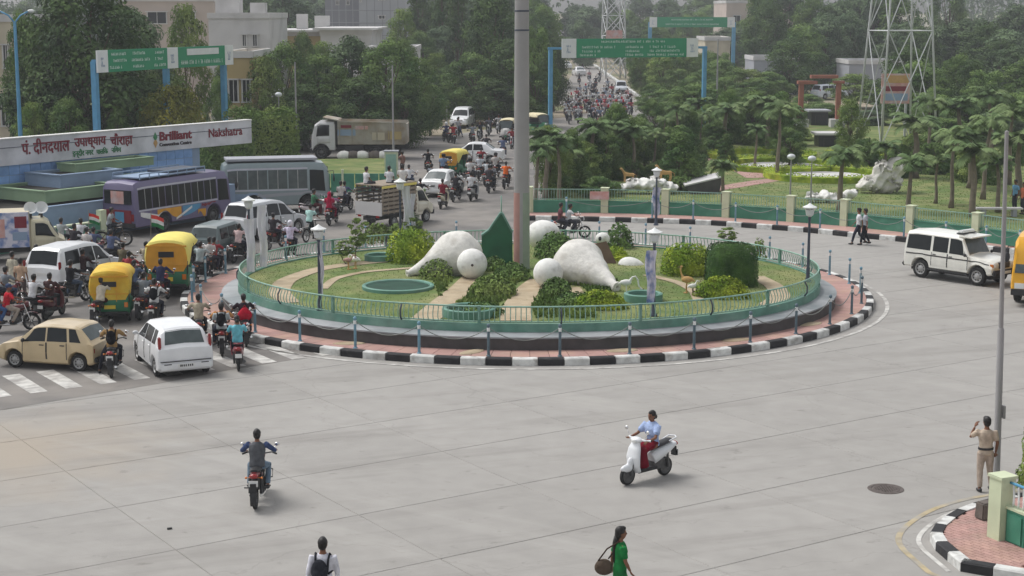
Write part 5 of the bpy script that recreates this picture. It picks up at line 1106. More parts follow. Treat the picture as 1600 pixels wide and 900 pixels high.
# bird statues
def bird(label, px, py, h, neck, c1, c2, rz=0.):
    p = at(px, py, .95); t = thing('bird_statue', label, 'statue', (p.x, p.y, lz(p)), rz); k = h
    mb = MB(); mb.ell((0, 0, .52 * k), (.22 * k, .12 * k, .13 * k), 14, 10); mb.tube([(-.15 * k, 0, .54 * k), (-.32 * k, 0, .46 * k)], [.09 * k, .02 * k], 8); mb.tube([(.15 * k, 0, .58 * k)] + [(x * k, 0, z * k) for x, z in neck], [.07 * k] + [.035 * k] * (len(neck) - 1) + [.03 * k], 8); hx, hz = neck[-1]; mb.ell((hx * k, 0, hz * k), (.06 * k, .04 * k, .045 * k), 10, 8); obj('body', remesh(mb, 'body', c1, .02 * max(k, .6), 2), t)
    mb = MB(); mb.tube([((hx + .05) * k, 0, hz * k), ((hx + .16) * k, 0, (hz - .05) * k)], [.022 * k, .005], 6); obj('beak', mb.mesh('beak', 'brown_stone', smooth=True), t)
    for s in (1, -1):
        mb = MB(); mb.tube([(0, s * .04 * k, .42 * k), (.02, s * .05 * k, .2 * k), (0, s * .05 * k, 0)], .016, 6); mb.box((.04, s * .05 * k, .012), (.14, .07, .024)); obj('leg', mb.mesh('leg', c2), t)
SN = [(.22, .72), (.26, .88), (.22, 1.0)]
bird('pale crane statue with bowed neck on the left lawn', 556, 420, .72, [(.26, .70), (.38, .74), (.46, .64), (.44, .45)], 'white_plaster', 'statue_orange', R(150))
bird('pinkish crane statue with lowered head on the left lawn', 544, 421, .70, [(.24, .66), (.30, .82), (.40, .80), (.44, .68)], 'mast_salmon', 'statue_orange', R(-20))
bird('tall slim orange necked crane statue in front of the trimmed shrub', 1073, 458, .92, SN, 'statue_orange', 'statue_orange', R(160)); bird('small white crane statue turned away beside the orange necked one', 1082, 462, .66, [(.2, .7), (.27, .8), (.36, .74)], 'white_plaster', 'brown_stone', R(20))
bird('white crane statue with long curled neck by the right pot spout', 978, 462, .85, [(.25, .74), (.38, .78), (.48, .62), (.52, .38), (.62, .26)], 'white_plaster', 'white_plaster', R(0))
# garden lamps and banners
LAMPM = {}
def lamp(label, px, py, z=.9, h=2.85):
    p = at(px, py, z); t = thing('garden_lamp', label, 'lamp post', (p.x, p.y, z if z < .5 else lz(p)))
    if not LAMPM:
        mb = MB(); mb.lathe([(0, 0), (.13, 0), (.12, .06), (.075, .12), (.065, .5), (.055, .55), (.045, h - .55), (.06, h - .5), (.045, h - .45)], 12); LAMPM['p'] = mb.mesh('post', 'lamp_dark', smooth=True, sharp=40)
        mb = MB(); mb.lathe([(.05, h - .46), (.13, h - .40), (.18, h - .18), (.05, h - .14)], 8); LAMPM['l'] = mb.mesh('lantern', 'lamp_glass', smooth=False)
        mb = MB(); mb.lathe([(.05, h - .13), (.25, h - .14), (.26, h - .10), (.11, h - .03), (.03, h + .03), (0, h + .06)], 16); LAMPM['h'] = mb.mesh('hood', 'sign_white', smooth=True, sharp=40)
    obj('post', LAMPM['p'], t); obj('lantern', LAMPM['l'], t); obj('hood', LAMPM['h'], t); return t, p
def banner(label, px, py0, py1, Y, wpx, m, name='banner', rz=0.):
    w_ = wpx * Y / FPX; z1, z0 = zat(py0, Y), zat(py1, Y); nx, nz = 6, 14; vs = []
    for s in (0, 1):
        for i in range(nx + 1):
            for k in range(nz + 1):
                u = i / nx - .5; v = k / nz; vs.append((u * w_ * (.72 + .28 * v + (.25 * u if v < .15 else 0)) + .035 * math.sin(v * 8 + px), .06 * math.sin(u * 14 + v * 5) + .04 * math.sin(v * 9) + s * .012, z0 + (z1 - z0) * v))
    N = (nx + 1) * (nz + 1); q = lambda i, k, s: s * N + i * (nz + 1) + k
    fs = [(q(i, k, 0), q(i + 1, k, 0), q(i + 1, k + 1, 0), q(i, k + 1, 0)) for i in range(nx) for k in range(nz)] + [(q(i, k, 1), q(i, k + 1, 1), q(i + 1, k + 1, 1), q(i + 1, k, 1)) for i in range(nx) for k in range(nz)]
    o = obj(name, MB().add(vs, fs).mesh(name, m, smooth=True), None, (xat(px, Y), Y, 0), rz); return tag(o, label, 'banner')
lamp('lamp post at the left end of the roundabout railing beside white banners', 391, 424); lamp('lamp post rising behind the left front railing with a narrow white banner', 500, 486); lamp('lamp post in front with the blue printed banner', 1021, 494); lamp('lamp post at the right end of the roundabout railing', 1262, 440)
lamp('lamp post at the back left of the roundabout with a long white banner', 626, 385); lamp('lamp post on the far pavement in front of the park wall', 1025, 352, .15)
banner('white cloth banner hanging left of the left end lamp post', 381, 340, 424, 58.6, 16, 'banner_white'); banner('white cloth banner hanging right of the left end lamp post', 401, 318, 416, 58.9, 15, 'banner_white'); banner('narrow white banner tied to the lamp post behind the left front railing', 494, 376, 462, 52.9, 7, 'banner_white')
banner('blue and mauve printed banner tied to the front lamp post', 1023, 390, 474, 51.4, 17, 'banner_print'); banner('printed banner on the far pavement lamp post', 1030, 290, 334, 80.6, 13, 'banner_print'); banner('long white banner strung beside the back left lamp post', 632, 288, 366, 68.0, 13, 'banner_white'); banner('second white banner right of the back left lamp post', 641, 300, 360, 68.4, 8, 'banner_white')
# ================================================================== vegetation builders
def leaf_quad(mb, c, n, s, asp=.55):
    n = n.normalized(); u = n.orthogonal().normalized(); a = rnd.uniform(0, 2 * PI); v = n.cross(u); d = u * math.cos(a) + v * math.sin(a); e = n.cross(d)
    b = len(mb.v); m = c + n * s * .12
    mb.v += [tuple(c - d * s * .5), tuple(m + e * s * asp * .5), tuple(c + d * s * .5), tuple(m - e * s * asp * .5)]
    mb.f.append((b, b + 1, b + 2, b + 3)); mb.m.append(0); mb.sm.append(False)
def rdir():
    z = rnd.uniform(-1, 1); a = rnd.uniform(0, 2 * PI); q = math.sqrt(1 - z * z); return Vector((q * math.cos(a), q * math.sin(a), z))
def crown_mesh(name, m, nl, ls, lobes, droop=0.):
    """leaf clumps spread over the shells of many small lobes; gaps stay between the lobes"""
    mb = MB(); tot = sum(r[0] * r[1] + r[2] for _, r in lobes)
    for c, r in lobes:
        k = int(nl * (r[0] * r[1] + r[2]) / tot); c = Vector(c)
        for _ in range(k):
            d = rdir(); q = rnd.random() ** .38
            if d.z < -.35 and rnd.random() < .6: d.z = -d.z
            p = c + Vector((d.x * r[0], d.y * r[1], d.z * r[2])) * q
            n = (d + rdir() * .55); n.z += .45 - droop
            leaf_quad(mb, p, n, ls * rnd.uniform(.7, 1.35))
    return mb.mesh(name, m)
def tree_proto(kind, m, nl, ls, H=10., Wd=8., trunk=.25, nlobe=26, base=.30, tall=1., seed=1, shape='round'):
    rnd.seed(seed); lobes = []; limbs = []
    for i in range(nlobe):
        t = (i + .5) / nlobe; z = base + (1 - base) * t
        if shape == 'round': rad = math.sin(PI * min(1, (t * .86 + .12))) ** .65
        elif shape == 'cone': rad = (1 - t) ** .7 * .9 + .12
        elif shape == 'flat': rad = .55 + .45 * math.sin(PI * t) if t < .85 else .45
        else: rad = .45 + .35 * math.sin(PI * t)
        a = i * 2.4 + rnd.uniform(-.5, .5); rr = rad * rnd.uniform(.35, .80) * Wd / 2; s = rnd.uniform(.15, .25) * Wd * (1 - .3 * t)
        c = Vector((rr * math.cos(a), rr * math.sin(a), z * H - s * .4)); lobes.append((c, (s, s, s * rnd.uniform(.55, .8)))); limbs.append(c)
    cm = crown_mesh('crown', m, nl, ls, lobes)
    mb = MB(); top = Vector((rnd.uniform(-.2, .2), rnd.uniform(-.2, .2), H * .75)); f = lambda u: Vector((math.sin(u * 5) * .15, math.cos(u * 4) * .12, 0)) + top * u
    mb.tube([f(u / 7) for u in range(8)], [trunk * (1.25 if u == 0 else 1 - u / 8.5) for u in range(8)], 9)
    for c in limbs[::2]:
        u = min(.9, max(.28, c.z / H * .72 - .05)); a = f(u); mid = lerp(a, c, .5) + Vector((0, 0, -.2)); mb.tube([a, mid, c], [trunk * .42 * (1 - u * .5), trunk * .25, trunk * .1], 6)
    tm = mb.mesh('trunk', 'bark', smooth=True)
    return dict(c=cm, t=tm, H=H, W=Wd)
TP = {
 'dark': tree_proto('dark', 'leaf_dark', 15000, .30, 11, 9, .30, 40, .16, seed=3), 'mid': tree_proto('mid', 'leaf_mid', 14000, .28, 10, 8, .24, 36, .2, seed=5),
 'mid2': tree_proto('mid2', 'leaf_mid', 14000, .30, 10, 9, .26, 32, .2, seed=11, shape='flat'), 'light': tree_proto('light', 'leaf_light', 9000, .26, 9, 7, .18, 30, .25, seed=8),
 'blue': tree_proto('blue', 'leaf_blue', 14000, .32, 11, 8.5, .28, 36, .15, seed=13), 'tall': tree_proto('tall', 'leaf_dark', 12000, .28, 13, 5.5, .25, 34, .1, seed=17, shape='col'),
 'cone': tree_proto('cone', 'leaf_mid', 11000, .20, 6, 4.4, .12, 34, .16, seed=19, shape='cone'), 'yellow': tree_proto('yellow', 'leaf_yellow', 9000, .24, 6, 7, .14, 30, .2, seed=23),
 'bush': tree_proto('bush', 'leaf_mid', 8000, .20, 3.2, 4.2, .10, 26, .0, seed=29), 'sap': tree_proto('sap', 'leaf_light', 420, .16, 2.0, 1.0, .025, 12, .4, seed=31),
 'bushl': tree_proto('bushl', 'leaf_light', 8000, .20, 3.2, 4.2, .10, 26, .0, seed=37)}
rnd.seed(99)
def tree(kind, X, Y, h, wd, label, group=None, name='tree', z=0., cat='tree'):
    P = TP[kind]; t = thing(name, label, cat, (X, Y, z - .05), rnd.uniform(0, 2 * PI), group, (wd / P['W'], wd / P['W'], h / P['H']))
    obj('trunk', P['t'], t); obj('crown', P['c'], t); return t
def tpx(kind, px, Y, top, wpx, label, group=None, **k):
    return tree(kind, xat(px, Y), Y, max(1.2, zat(top, Y)), wpx * Y / FPX, label, group, **k)
# palms
def palm_proto(H, nf, fl, seed, lean=.2, foliage='leaf_palm'):
    rnd.seed(seed); mb = MB(); mb.tube([(lean * (u / 8) ** 2, .05 * math.sin(u), H * u / 8) for u in range(9)], [.17 * (1.35 if u == 0 else 1 - .055 * u) for u in range(9)], 10)
    tm = mb.mesh('trunk', 'palm_bark', smooth=True); top = Vector((lean, 0, H)); fr = []
    for i in range(nf):
        a = 2 * PI * i / nf * 1.0 + rnd.uniform(-.2, .2) + (i % 2) * .3; el = rnd.uniform(.15, 1.25); L = fl * rnd.uniform(.8, 1.1); mb = MB(); pts = []; d = Vector((math.cos(a), math.sin(a), 0))
        p = top.copy(); ang = el
        for k in range(9): pts.append(p.copy()); p = p + (d * math.cos(ang) + Vector((0, 0, math.sin(ang)))) * L / 8; ang -= .16 + .05 * k * .5
        mb.tube(pts, [.03 - .003 * k for k in range(9)], 4, caps=False); side = Vector((-d.y, d.x, 0))
        for k in range(1, 21):
            u = k / 21 * 8; q = int(u); p = lerp(pts[q], pts[min(q + 1, 8)], u - q); tn = (pts[min(q + 1, 8)] - pts[q]).normalized(); ll = fl * .30 * math.sin(PI * (k / 21 * .85 + .12)) + .08
            for s in (1, -1):
                e = p + side * s * ll * .8 + tn * ll * .45 + Vector((0, 0, -ll * rnd.uniform(.25, .6))); w_ = tn * .036
                mb.add([p - w_, p + w_, lerp(p, e, .6) + w_ * 1.1, e, lerp(p, e, .6) - w_ * 1.1], [(0, 1, 2, 3, 4)])
        fr.append(mb.mesh('frond', foliage))
    return tm, fr
PALM = [palm_proto(4.2, 18, 1.65, 41), palm_proto(3.0, 17, 1.55, 43, .1), palm_proto(5.2, 19, 1.8, 47, .35)]
rnd.seed(123)
def palm(i, X, Y, h, label, group=None, z=0., w_=1.):
    H = (4.2, 3.0, 5.2)[i]; t = thing('palm_tree', label, 'palm tree', (X, Y, z), rnd.uniform(0, 6.28), group, (h / H * w_,) * 2 + (h / H,)); obj('trunk', PALM[i][0], t)
    for f in PALM[i][1]: obj('frond', f, t)
    return t
# shrubs: a solid twig core with many leaves on and in front of it
def shrub_mesh(kind, rx, ry, h, m, nl, ls, boxy=.0):
    mb = MB(); n = 0; C = []
    pw = 2.0 + boxy * 5
    def surf():
        d = rdir()
        while d.z < -.1: d = rdir()
        q = (abs(d.x) ** pw + abs(d.y) ** pw + abs(d.z) ** pw) ** (-1 / pw); return d * q, d
    for _ in range(nl):
        p, d = surf(); q = rnd.uniform(.93, 1.03) if kind == 'trim' else rnd.uniform(.74, 1.08); leaf_quad(mb, Vector((p.x * rx * q, p.y * ry * q, p.z * h * q)), d + rdir() * (.45 if kind == 'trim' else .7), ls * rnd.uniform(.7, 1.3))
    return mb.mesh('foliage', m)
def shrub(label, px, py, wpx, hpx, m, kind='wild', nl=2600, ls=.11, boxy=0., z=None, depth=1., name='shrub', cat='shrub', zb=.93):
    p = at(px, py, zb); s = p.y / FPX; rx = wpx * s / 2; h = hpx * s; t = thing(name, label, cat, (p.x, p.y, (lz(p) if zb > .5 else zb) - .05)); ry = rx * depth
    mb = MB()
    for k in range(5): a = k * 1.3; mb.tube([(0, 0, 0), (rx * .4 * math.cos(a), ry * .4 * math.sin(a), h * .6)], [.04, .012], 5)
    obj('stem', mb.mesh('stem', 'bark', smooth=True), t)
    if nl > 2000:
        pw = 2.0 + boxy * 5; mb = MB(); mb.ell((0, 0, 0), 1, 18, 14); f = .89 if kind == 'trim' else .76
        mb.v = [(lambda d, q: (d.x * q * rx * f, d.y * q * ry * f, max(0, d.z * q * h * f)))(Vector(v), (abs(v[0]) ** pw + abs(v[1]) ** pw + abs(v[2]) ** pw) ** (-1 / pw)) for v in mb.v]; obj('inner_growth', mb.mesh('inner_growth', m, smooth=True), t)
    obj('foliage', shrub_mesh(kind, rx, ry, h, m, nl, ls, boxy), t); return t
# ------------------------------------------------------------------ roundabout planting
shrub('rounded yellow green shrub left of the big left pot sculpture', 643, 409, 74, 50, 'leaf_hedge', nl=3200, boxy=.25)
shrub('big dark clipped drum shaped bush at the right of the garden', 1142, 443, 78, 64, 'leaf_trim', 'trim', 9000, .07, .75)
shrub('yellow green hedge behind the clipped drum bush', 1072, 430, 76, 48, 'leaf_hedge', nl=3000, boxy=.3, depth=.7); shrub('low yellow green bush in front of the clipped drum bush', 1128, 464, 86, 34, 'leaf_hedge', nl=2600, depth=.6)
shrub('low yellow green bush right behind the railing under the right pot', 937, 482, 86, 30, 'leaf_hedge', nl=2600, depth=.45); shrub('yellow green bush behind the right pot sculpture', 962, 407, 40, 22, 'leaf_hedge', nl=1200)
shrub('small bush with yellow green leaves right of the drum bush', 1186, 402, 22, 34, 'leaf_light', nl=260, ls=.14)
shrub('dark bush right of the mast foot', 868, 404, 66, 40, 'leaf_mid', nl=1500, ls=.16); shrub('weedy bush in front of the right ball sculpture', 868, 462, 50, 28, 'leaf_mid', nl=900, ls=.14)
shrub('weeds growing between the two sandy garden paths', 770, 462, 74, 32, 'leaf_light', nl=2200, ls=.13); shrub('weeds at the foot of the mast', 800, 438, 60, 26, 'leaf_mid', nl=1500, ls=.13); shrub('dark green plants along the right sandy path', 900, 476, 76, 20, 'leaf_mid', nl=1300, ls=.13); shrub('low weeds behind the front railing between the paths', 752, 490, 70, 20, 'leaf_mid', nl=1300, ls=.12)
shrub('yellowish weeds under the spout of the left pot', 682, 436, 54, 30, 'leaf_light', nl=900, ls=.12); shrub('dark leafy plant against the gabled green panel', 772, 424, 44, 22, 'leaf_mid', nl=800, ls=.13)
shrub('tall thin shrub by the far railing', 968, 386, 42, 40, 'leaf_mid', nl=700, ls=.17); shrub('round small bush outside the far left railing', 649, 358, 20, 26, 'leaf_blue', nl=500, ls=.14, zb=.02)
for px, py, w_, h_, l in ((590, 372, 44, 26, 'dark leafy plants at the back left railing near the cattle truck'), (622, 371, 36, 24, 'leafy plants right of the dark ones by the cattle truck')): shrub(l, px, py, w_, h_, 'leaf_light', nl=700, ls=.16)
for px, py, top, l in ((561, 408, 336, 'young tree with pale leaves on the left lawn'), (647, 386, 335, 'thin sapling behind the left shrub'), (1138, 384, 350, 'thin sapling behind the drum bush'), (540, 412, 372, 'tiny bare sapling on the left lawn')):
    p = at(px, py, .93); tree('sap', p.x, p.y, (py - top) * p.y / FPX, 1.1, l, name='sapling', z=lz(p))
def scatter(name, fn, n, m, h, wd, zf, seed=1):
    rnd.seed(seed); mb = MB(); i = 0
    while i < n:
        p = fn()
        if p is None: continue
        i += 1; z = zf(p); a = rnd.uniform(0, PI); hh = h * rnd.uniform(.5, 1.4)
        for k in range(3):
            b = a + k * 1.05; d = Vector((math.cos(b), math.sin(b), 0)) * wd * .5; l = Vector((rnd.uniform(-.5, .5), rnd.uniform(-.5, .5), 0)) * hh; q = Vector((p[0], p[1], z)); mb.add([q - d, q + d, q + Vector((0, 0, hh)) + l], [(0, 1, 2)])
    return tag(obj(name, mb.mesh(name, m)), kind='stuff')
def pg():
    t = rnd.uniform(0, 2 * PI); r = math.sqrt(rnd.random()); p = CE + Vector((EA * .985 * r * math.cos(t), EB * .985 * r * math.sin(t), 0))
    for q, w_ in PATHQ[::2]:
        if (p - Vector((q.x, q.y, 0))).length < w_ + .05: return None
    return p
scatter('lawn_grass', pg, 9000, 'grass', .022, .03, lz, 2)
WP_ = [at(x, y, .93) for x, y in ((676, 440), (965, 440), (930, 496), (700, 496))]
def wg():
    p = Vector((rnd.uniform(-3.2, 4.2), rnd.uniform(50.5, 60), 0))
    if not inpoly(p, WP_): return None
    for q, w_ in PATHQ[::2]:
        if (p - Vector((q.x, q.y, 0))).length < w_ + .14: return None
    return p
scatter('garden_weeds', wg, 1500, 'leaf_light', .15, .12, lz, 6)
# ------------------------------------------------------------------ foreground corner at the right
def offs(P, d):
    out = []
    for i, p in enumerate(P):
        t = (P[min(i + 1, len(P) - 1)] - P[max(i - 1, 0)]).normalized(); out.append(p + Vector((-t.y, t.x, 0)) * d)
    return out
co = [(1500, 893), (1477, 874), (1457, 857), (1451, 845), (1458, 833), (1473, 820), (1500, 804), (1543, 791), (1600, 781), (1680, 772)]
W = [at(x, y, 0) for x, y in co]; Wd = [W[0] + (W[0] - W[1]) * 3] + W
for i in range(3): W = [W[0]] + [q for a, b in zip(W, W[1:]) for q in (lerp(a, b, .25), lerp(a, b, .75))] + [W[-1]]
W = [W[0] + Vector((3.2, -1.9, 0))] + W
def along(P, step):
    out = [P[0].copy()]; acc = 0
    for a, b in zip(P, P[1:]):
        d = (b - a).length; s = step - acc
        while s <= d: out.append(lerp(a, b, s / d)); s += step
        acc = (acc + d) % step
    return out
cw = struct('corner_pavement', MB().prism([(p.x, p.y) for p in offs(W, -.12)] + [(20, 38), (20, 22)], -.02, .13).mesh('corner_pavement', 'pink_tile'))
K = along(W, .62)
def kerb_run(parent, K, h=.17, wd=.24, phase=0, z0=0., side=1):
    ms = {}
    for i, (a, b) in enumerate(zip(K, K[1:])):
        d = b - a; m = 'kerb_white' if (i + phase) % 2 else 'kerb_black'; key = (m, round(d.length, 1))
        if key not in ms:
            mb = MB(); L = d.length / 2 - .008; mb.add([(-L, 0, 0), (L, 0, 0), (L, wd, 0), (-L, wd, 0), (-L, .0, h - .03), (L, 0, h - .03), (L, .03, h), (-L, .03, h), (L, wd, h), (-L, wd, h)], [(0, 1, 5, 4), (4, 5, 6, 7), (7, 6, 8, 9), (2, 3, 9, 8), (1, 2, 8, 6, 5), (0, 4, 7, 9, 3)]); ms[key] = mb.mesh('kerb_stone', m)
        mid = (a + b) / 2; an = math.atan2(d.y, d.x); o = obj('kerb_stone', ms[key], parent, (mid.x, mid.y, z0), an if side > 0 else an + PI)
kerb_run(cw, K, h=.20, side=-1, phase=1)
# pink paving blocks, herringbone-like rows cut to the corner
PW = [(p.x, p.y) for p in W] + [(16, 38), (16, 22)]
tb = MB(); tb.box((0, 0, .15), (.235, .112, .05)); tbl = tb.mesh('paving_block', 'pink_tile'); nb = 0; more = MB(); cand = []
u = (at(1600, 858) - at(1547, 840)).normalized(); v = Vector((-u.y, u.x, 0)); o0 = at(1547, 840)
for i in range(-14, 40):
    for j in range(-30, 42):
        c = o0 + u * (i * .245 + (.12 if j % 2 else 0)) + v * (j * .122)
        if inpoly(c, PW) and all(inpoly(c + Vector((.2 * math.cos(a), .2 * math.sin(a), 0)), PW) for a in (0, 1.05, 2.1, 3.14, 4.19, 5.24)) and c.x < .32 * c.y + .3 and c.y > 24.5: cand.append(c)
cand.sort(key=lambda c: c.y); an = math.atan2(u.y, u.x)
for i, c in enumerate(cand):
    if i < 298: obj('paving_block', tbl, cw, c, an)
    else: more.box((c.x, c.y, .15), (.235, .112, .05), an)
if more.v: tag(obj('further_paving_blocks', more.mesh('further_paving_blocks', 'pink_tile'), cw), kind='stuff')
print('blocks', len(cand))
def line(name, P, w_, z, m):
    a, b = offs(P, -w_ / 2), offs(P, w_ / 2); vs = []
    for p, q in zip(a, b): vs += [(p.x, p.y, z), (q.x, q.y, z)]
    me = MB().add(vs, [(2 * i, 2 * i + 1, 2 * i + 3, 2 * i + 2) for i in range(len(P) - 1)]).mesh(name, m)
    if me.polygons[0].normal.z < 0: me.flip_normals()
    return struct(name, me)
line('yellow_line', offs(W, .62)[:-4], .13, .008, 'yellow_paint'); line('faded_white_line', offs(W, .22)[2:-8], .10, .008, 'road_paint')
# wall of the corner garden
pA = at(1562, 842, .15); ud = (at(1608, 862, .15) - pA).normalized(); ad = math.atan2(ud.y, ud.x); nd = Vector((-ud.y, ud.x, 0))
cwall = thing('corner_garden_wall', 'pale green pillar and green panelled wall with wavy rails at the near right corner', 'wall', (pA.x, pA.y, .13), ad)
mb = MB(); mb.box((0, 0, .66), (.36, .36, 1.32)); mb.box((0, 0, 1.34), (.42, .42, .06)); obj('pillar', mb.mesh('pillar', 'pale_green'), cwall)
for k in range(5):
    mb = MB(); mb.box((.45 + .56 * k, .05, .36), (.53, .14, .72)); mb.box((.45 + .56 * k, -.03, .36), (.40, .04, .56)); obj('panel', mb.mesh('panel', 'panel_green'), cwall)
mb = MB(); mb.box((1.55, .05, .745), (2.8, .2, .05)); obj('sill', mb.mesh('sill', 'pale_green'), cwall)
mb = MB(); mb.tube([(.18, .05, 1.24), (3.0, .05, 1.24)], .03, 6); obj('top_rail', mb.mesh('top_rail', 'gantry_blue', smooth=True), cwall)
for k in range(19):
    x = .28 + .145 * k; mb = MB(); mb.tube([(x, .05, .77), (x + .05, .02, .88), (x, .06, 1.02), (x - .05, .09, 1.12), (x, .05, 1.23)], .022, 6); obj('wavy_bar', mb.mesh('wavy_bar', 'sign_white', smooth=True), cwall)
p = at(1535, 815, .15); mb = MB(); mb.box((0, 0, .18), (.30, .42, .36), taper=.9); bm = bmesh.new(); me = mb.mesh('stone_block', 'stone_block'); bm.from_mesh(me); bmesh.ops.bevel(bm, geom=bm.edges[:], offset=.03, segments=2, affect='EDGES'); bm.to_mesh(me); bm.free()
tag(obj('stone_block', me, None, (p.x + .12, p.y + .15, .18), ad), 'rough grey stone block on the pink corner pavement against the pillar', 'stone block')
p = at(1592, 800, .15); tree('bushl', p.x + 1.25, p.y + 1.9, 2.7, 1.7, 'leafy garden bush rising over the near right corner wall', name='bush', cat='bush')
p = at(1384, 764); mh = thing('manhole_cover', 'round rusty manhole cover set in the concrete near the right corner', 'manhole cover', (p.x, p.y, 0)); mb = MB(); mb.lathe([(0, .012), (.30, .012), (.31, .004)], 28); obj('lid', mb.mesh('lid', 'iron', smooth=False), mh)
mb = MB(); mb.lathe([(.315, .004), (.33, .015), (.40, .013), (.41, .0)], 28); obj('frame', mb.mesh('frame', 'iron'), mh)
mb = MB()
for i in range(-4, 5):
    for j in range(-4, 5):
        if i * i + j * j < 18: mb.box((i * .058, j * .058, .016), (.034, .034, .008))
obj('tread', mb.mesh('tread', 'iron'), mh)
p = at(1557, 741); lp = thing('street_pole', 'tall thin grey steel pole with thicker lower sleeve at the right', 'pole', (p.x, p.y, 0)); mb = MB(); lp.rotation_euler = (0, R(-1.2), 0); mb.lathe([(.082, 0), (.078, 3.45), (.05, 3.5)], 14); obj('sleeve', mb.mesh('sleeve', 'mast_steel', smooth=True, sharp=40), lp)
mb = MB(); mb.lathe([(.056, 3.45), (.045, 8.0), (0, 8.02)], 12); obj('shaft', mb.mesh('shaft', 'mast_steel', smooth=True, sharp=40), lp); mb = MB(); mb.lathe([(.16, 0), (.16, .04), (.1, .06)], 12); mb.box((.12, -.02, 1.5), (.05, .14, .3)); obj('base_flange', mb.mesh('base_flange', 'mast_steel'), lp)
p = at(265, 827); tag(obj('litter', MB().box((0, 0, .02), (.10, .05, .03), .4).mesh('litter', 'dark_plastic'), None, (p.x, p.y, .0)), 'small dark scrap of litter lying on the concrete at the left', 'litter')
# ------------------------------------------------------------------ park pavement, kerb and wall
KP = [at(x, y) for x, y in ((812, 345), (840, 344.5), (920, 346), (1000, 348), (1100, 351), (1190, 358), (1260, 363), (1330, 371), (1400, 377), (1470, 385), (1540, 392), (1620, 402), (1720, 418))]
WP = [at(x, y, .15) for x, y in ((825, 331), (945, 332), (1040, 334.5), (1135, 339), (1236, 346), (1320, 352.5), (1423, 363.5), (1526, 376), (1640, 392), (1780, 414))]
for i in range(2): KP = [KP[0]] + [q for a, b in zip(KP, KP[1:]) for q in (lerp(a, b, .25), lerp(a, b, .75))] + [KP[-1]]
pp = struct('park_pavement', MB().add([(p.x, p.y, .14) for p in offs(KP, .1)] + [(p.x, p.y, .14) for p in reversed(offs(WP, .4))], [tuple(range(len(KP) + len(WP)))]).mesh('park_pavement', 'pink_tile'))
kerb_run(pp, along(KP, .82), h=.24, side=1)
pw = thing('park_wall', 'long park wall of pale green pillars, green panels and thin rails behind the far pavement', 'wall')
mb = MB(); mb.box((0, 0, .65), (.38, .38, 1.3)); mb.box((0, 0, 1.32), (.44, .44, .05)); pil = mb.mesh('pillar', 'pale_green'); bmx = MB().box((0, 0, .0), (.022, .022, .62)).mesh('bar', 'rail_green'); bars = []
for i, (a, b) in enumerate(zip(WP, WP[1:])):
    d = b - a; L = d.length; an = math.atan2(d.y, d.x); obj('pillar', pil, pw, (a.x, a.y, .13), an); m_ = (a + b) / 2
    mb = MB(); mb.box((0, 0, .31), (L - .40, .16, .62)); mb.box((0, 0, .635), (L - .40, .22, .04)); obj('panel', mb.mesh('panel', 'panel_green'), pw, (m_.x, m_.y, .13), an)
    mb = MB(); mb.box((0, 0, 1.24), (L - .38, .04, .04)); mb.box((0, 0, .72), (L - .38, .03, .03)); obj('rail', mb.mesh('rail', 'rail_green'), pw, (m_.x, m_.y, .13), an)
    n = int(L / .14)
    for k in range(n): q = lerp(a, b, (k + .5) / n); bars.append((q, an))
bars.sort(key=lambda q: abs(q[0].x - 8)); rest = MB()
for i, (q, an) in enumerate(bars):
    if i < 298: obj('bar', bmx, pw, (q.x, q.y, .13 + .94), an)
    else: rest.box((q.x, q.y, 1.07), (.022, .022, .62), an)
if rest.v: tag(obj('further_bars', rest.mesh('further_bars', 'rail_green'), pw), kind='stuff')
obj('pillar', MB().box((0, 0, .68), (.75, .5, 1.36)).mesh('pillar', 'pale_green'), pw, (WP[0].x - .1, WP[0].y + .1, .13), 0)
mb = MB(); mb.box((0, 0, 0), (1.0, .03, .42)); tag(obj('notice_board', mb.mesh('notice_board', 'poster_pink'), None, (at(936, 332, .15).x, WP[1].y - .26, .13 + .95)), 'faded pink notice tied on the park wall rails by a pillar', 'notice')
tpost = [at(x, y, .14) for x, y in ((885, 338), (1019, 340), (1083, 343), (1149, 347), (1214, 352), (1281, 358), (1352, 365.5), (1412, 372), (1477, 380), (1540, 387), (1592, 394))]
for i, p in enumerate(tpost):
    t = tag(obj('chain_post', bol[0], None, p), 'blue chain post with a white top along the far park pavement', 'bollard', 'chain posts along the park pavement'); obj('white_band', cap_m, t)
    if i + 1 < len(tpost):
        d = tpost[i + 1] - p; tag(obj('chain', chain_mesh(d.length - .09, .3), None, p + d.normalized() * .045 + Vector((0, 0, .86)), math.atan2(d.y, d.x)), 'blue grey chain sagging between posts in front of the park wall', 'chain', 'chains along the park pavement')
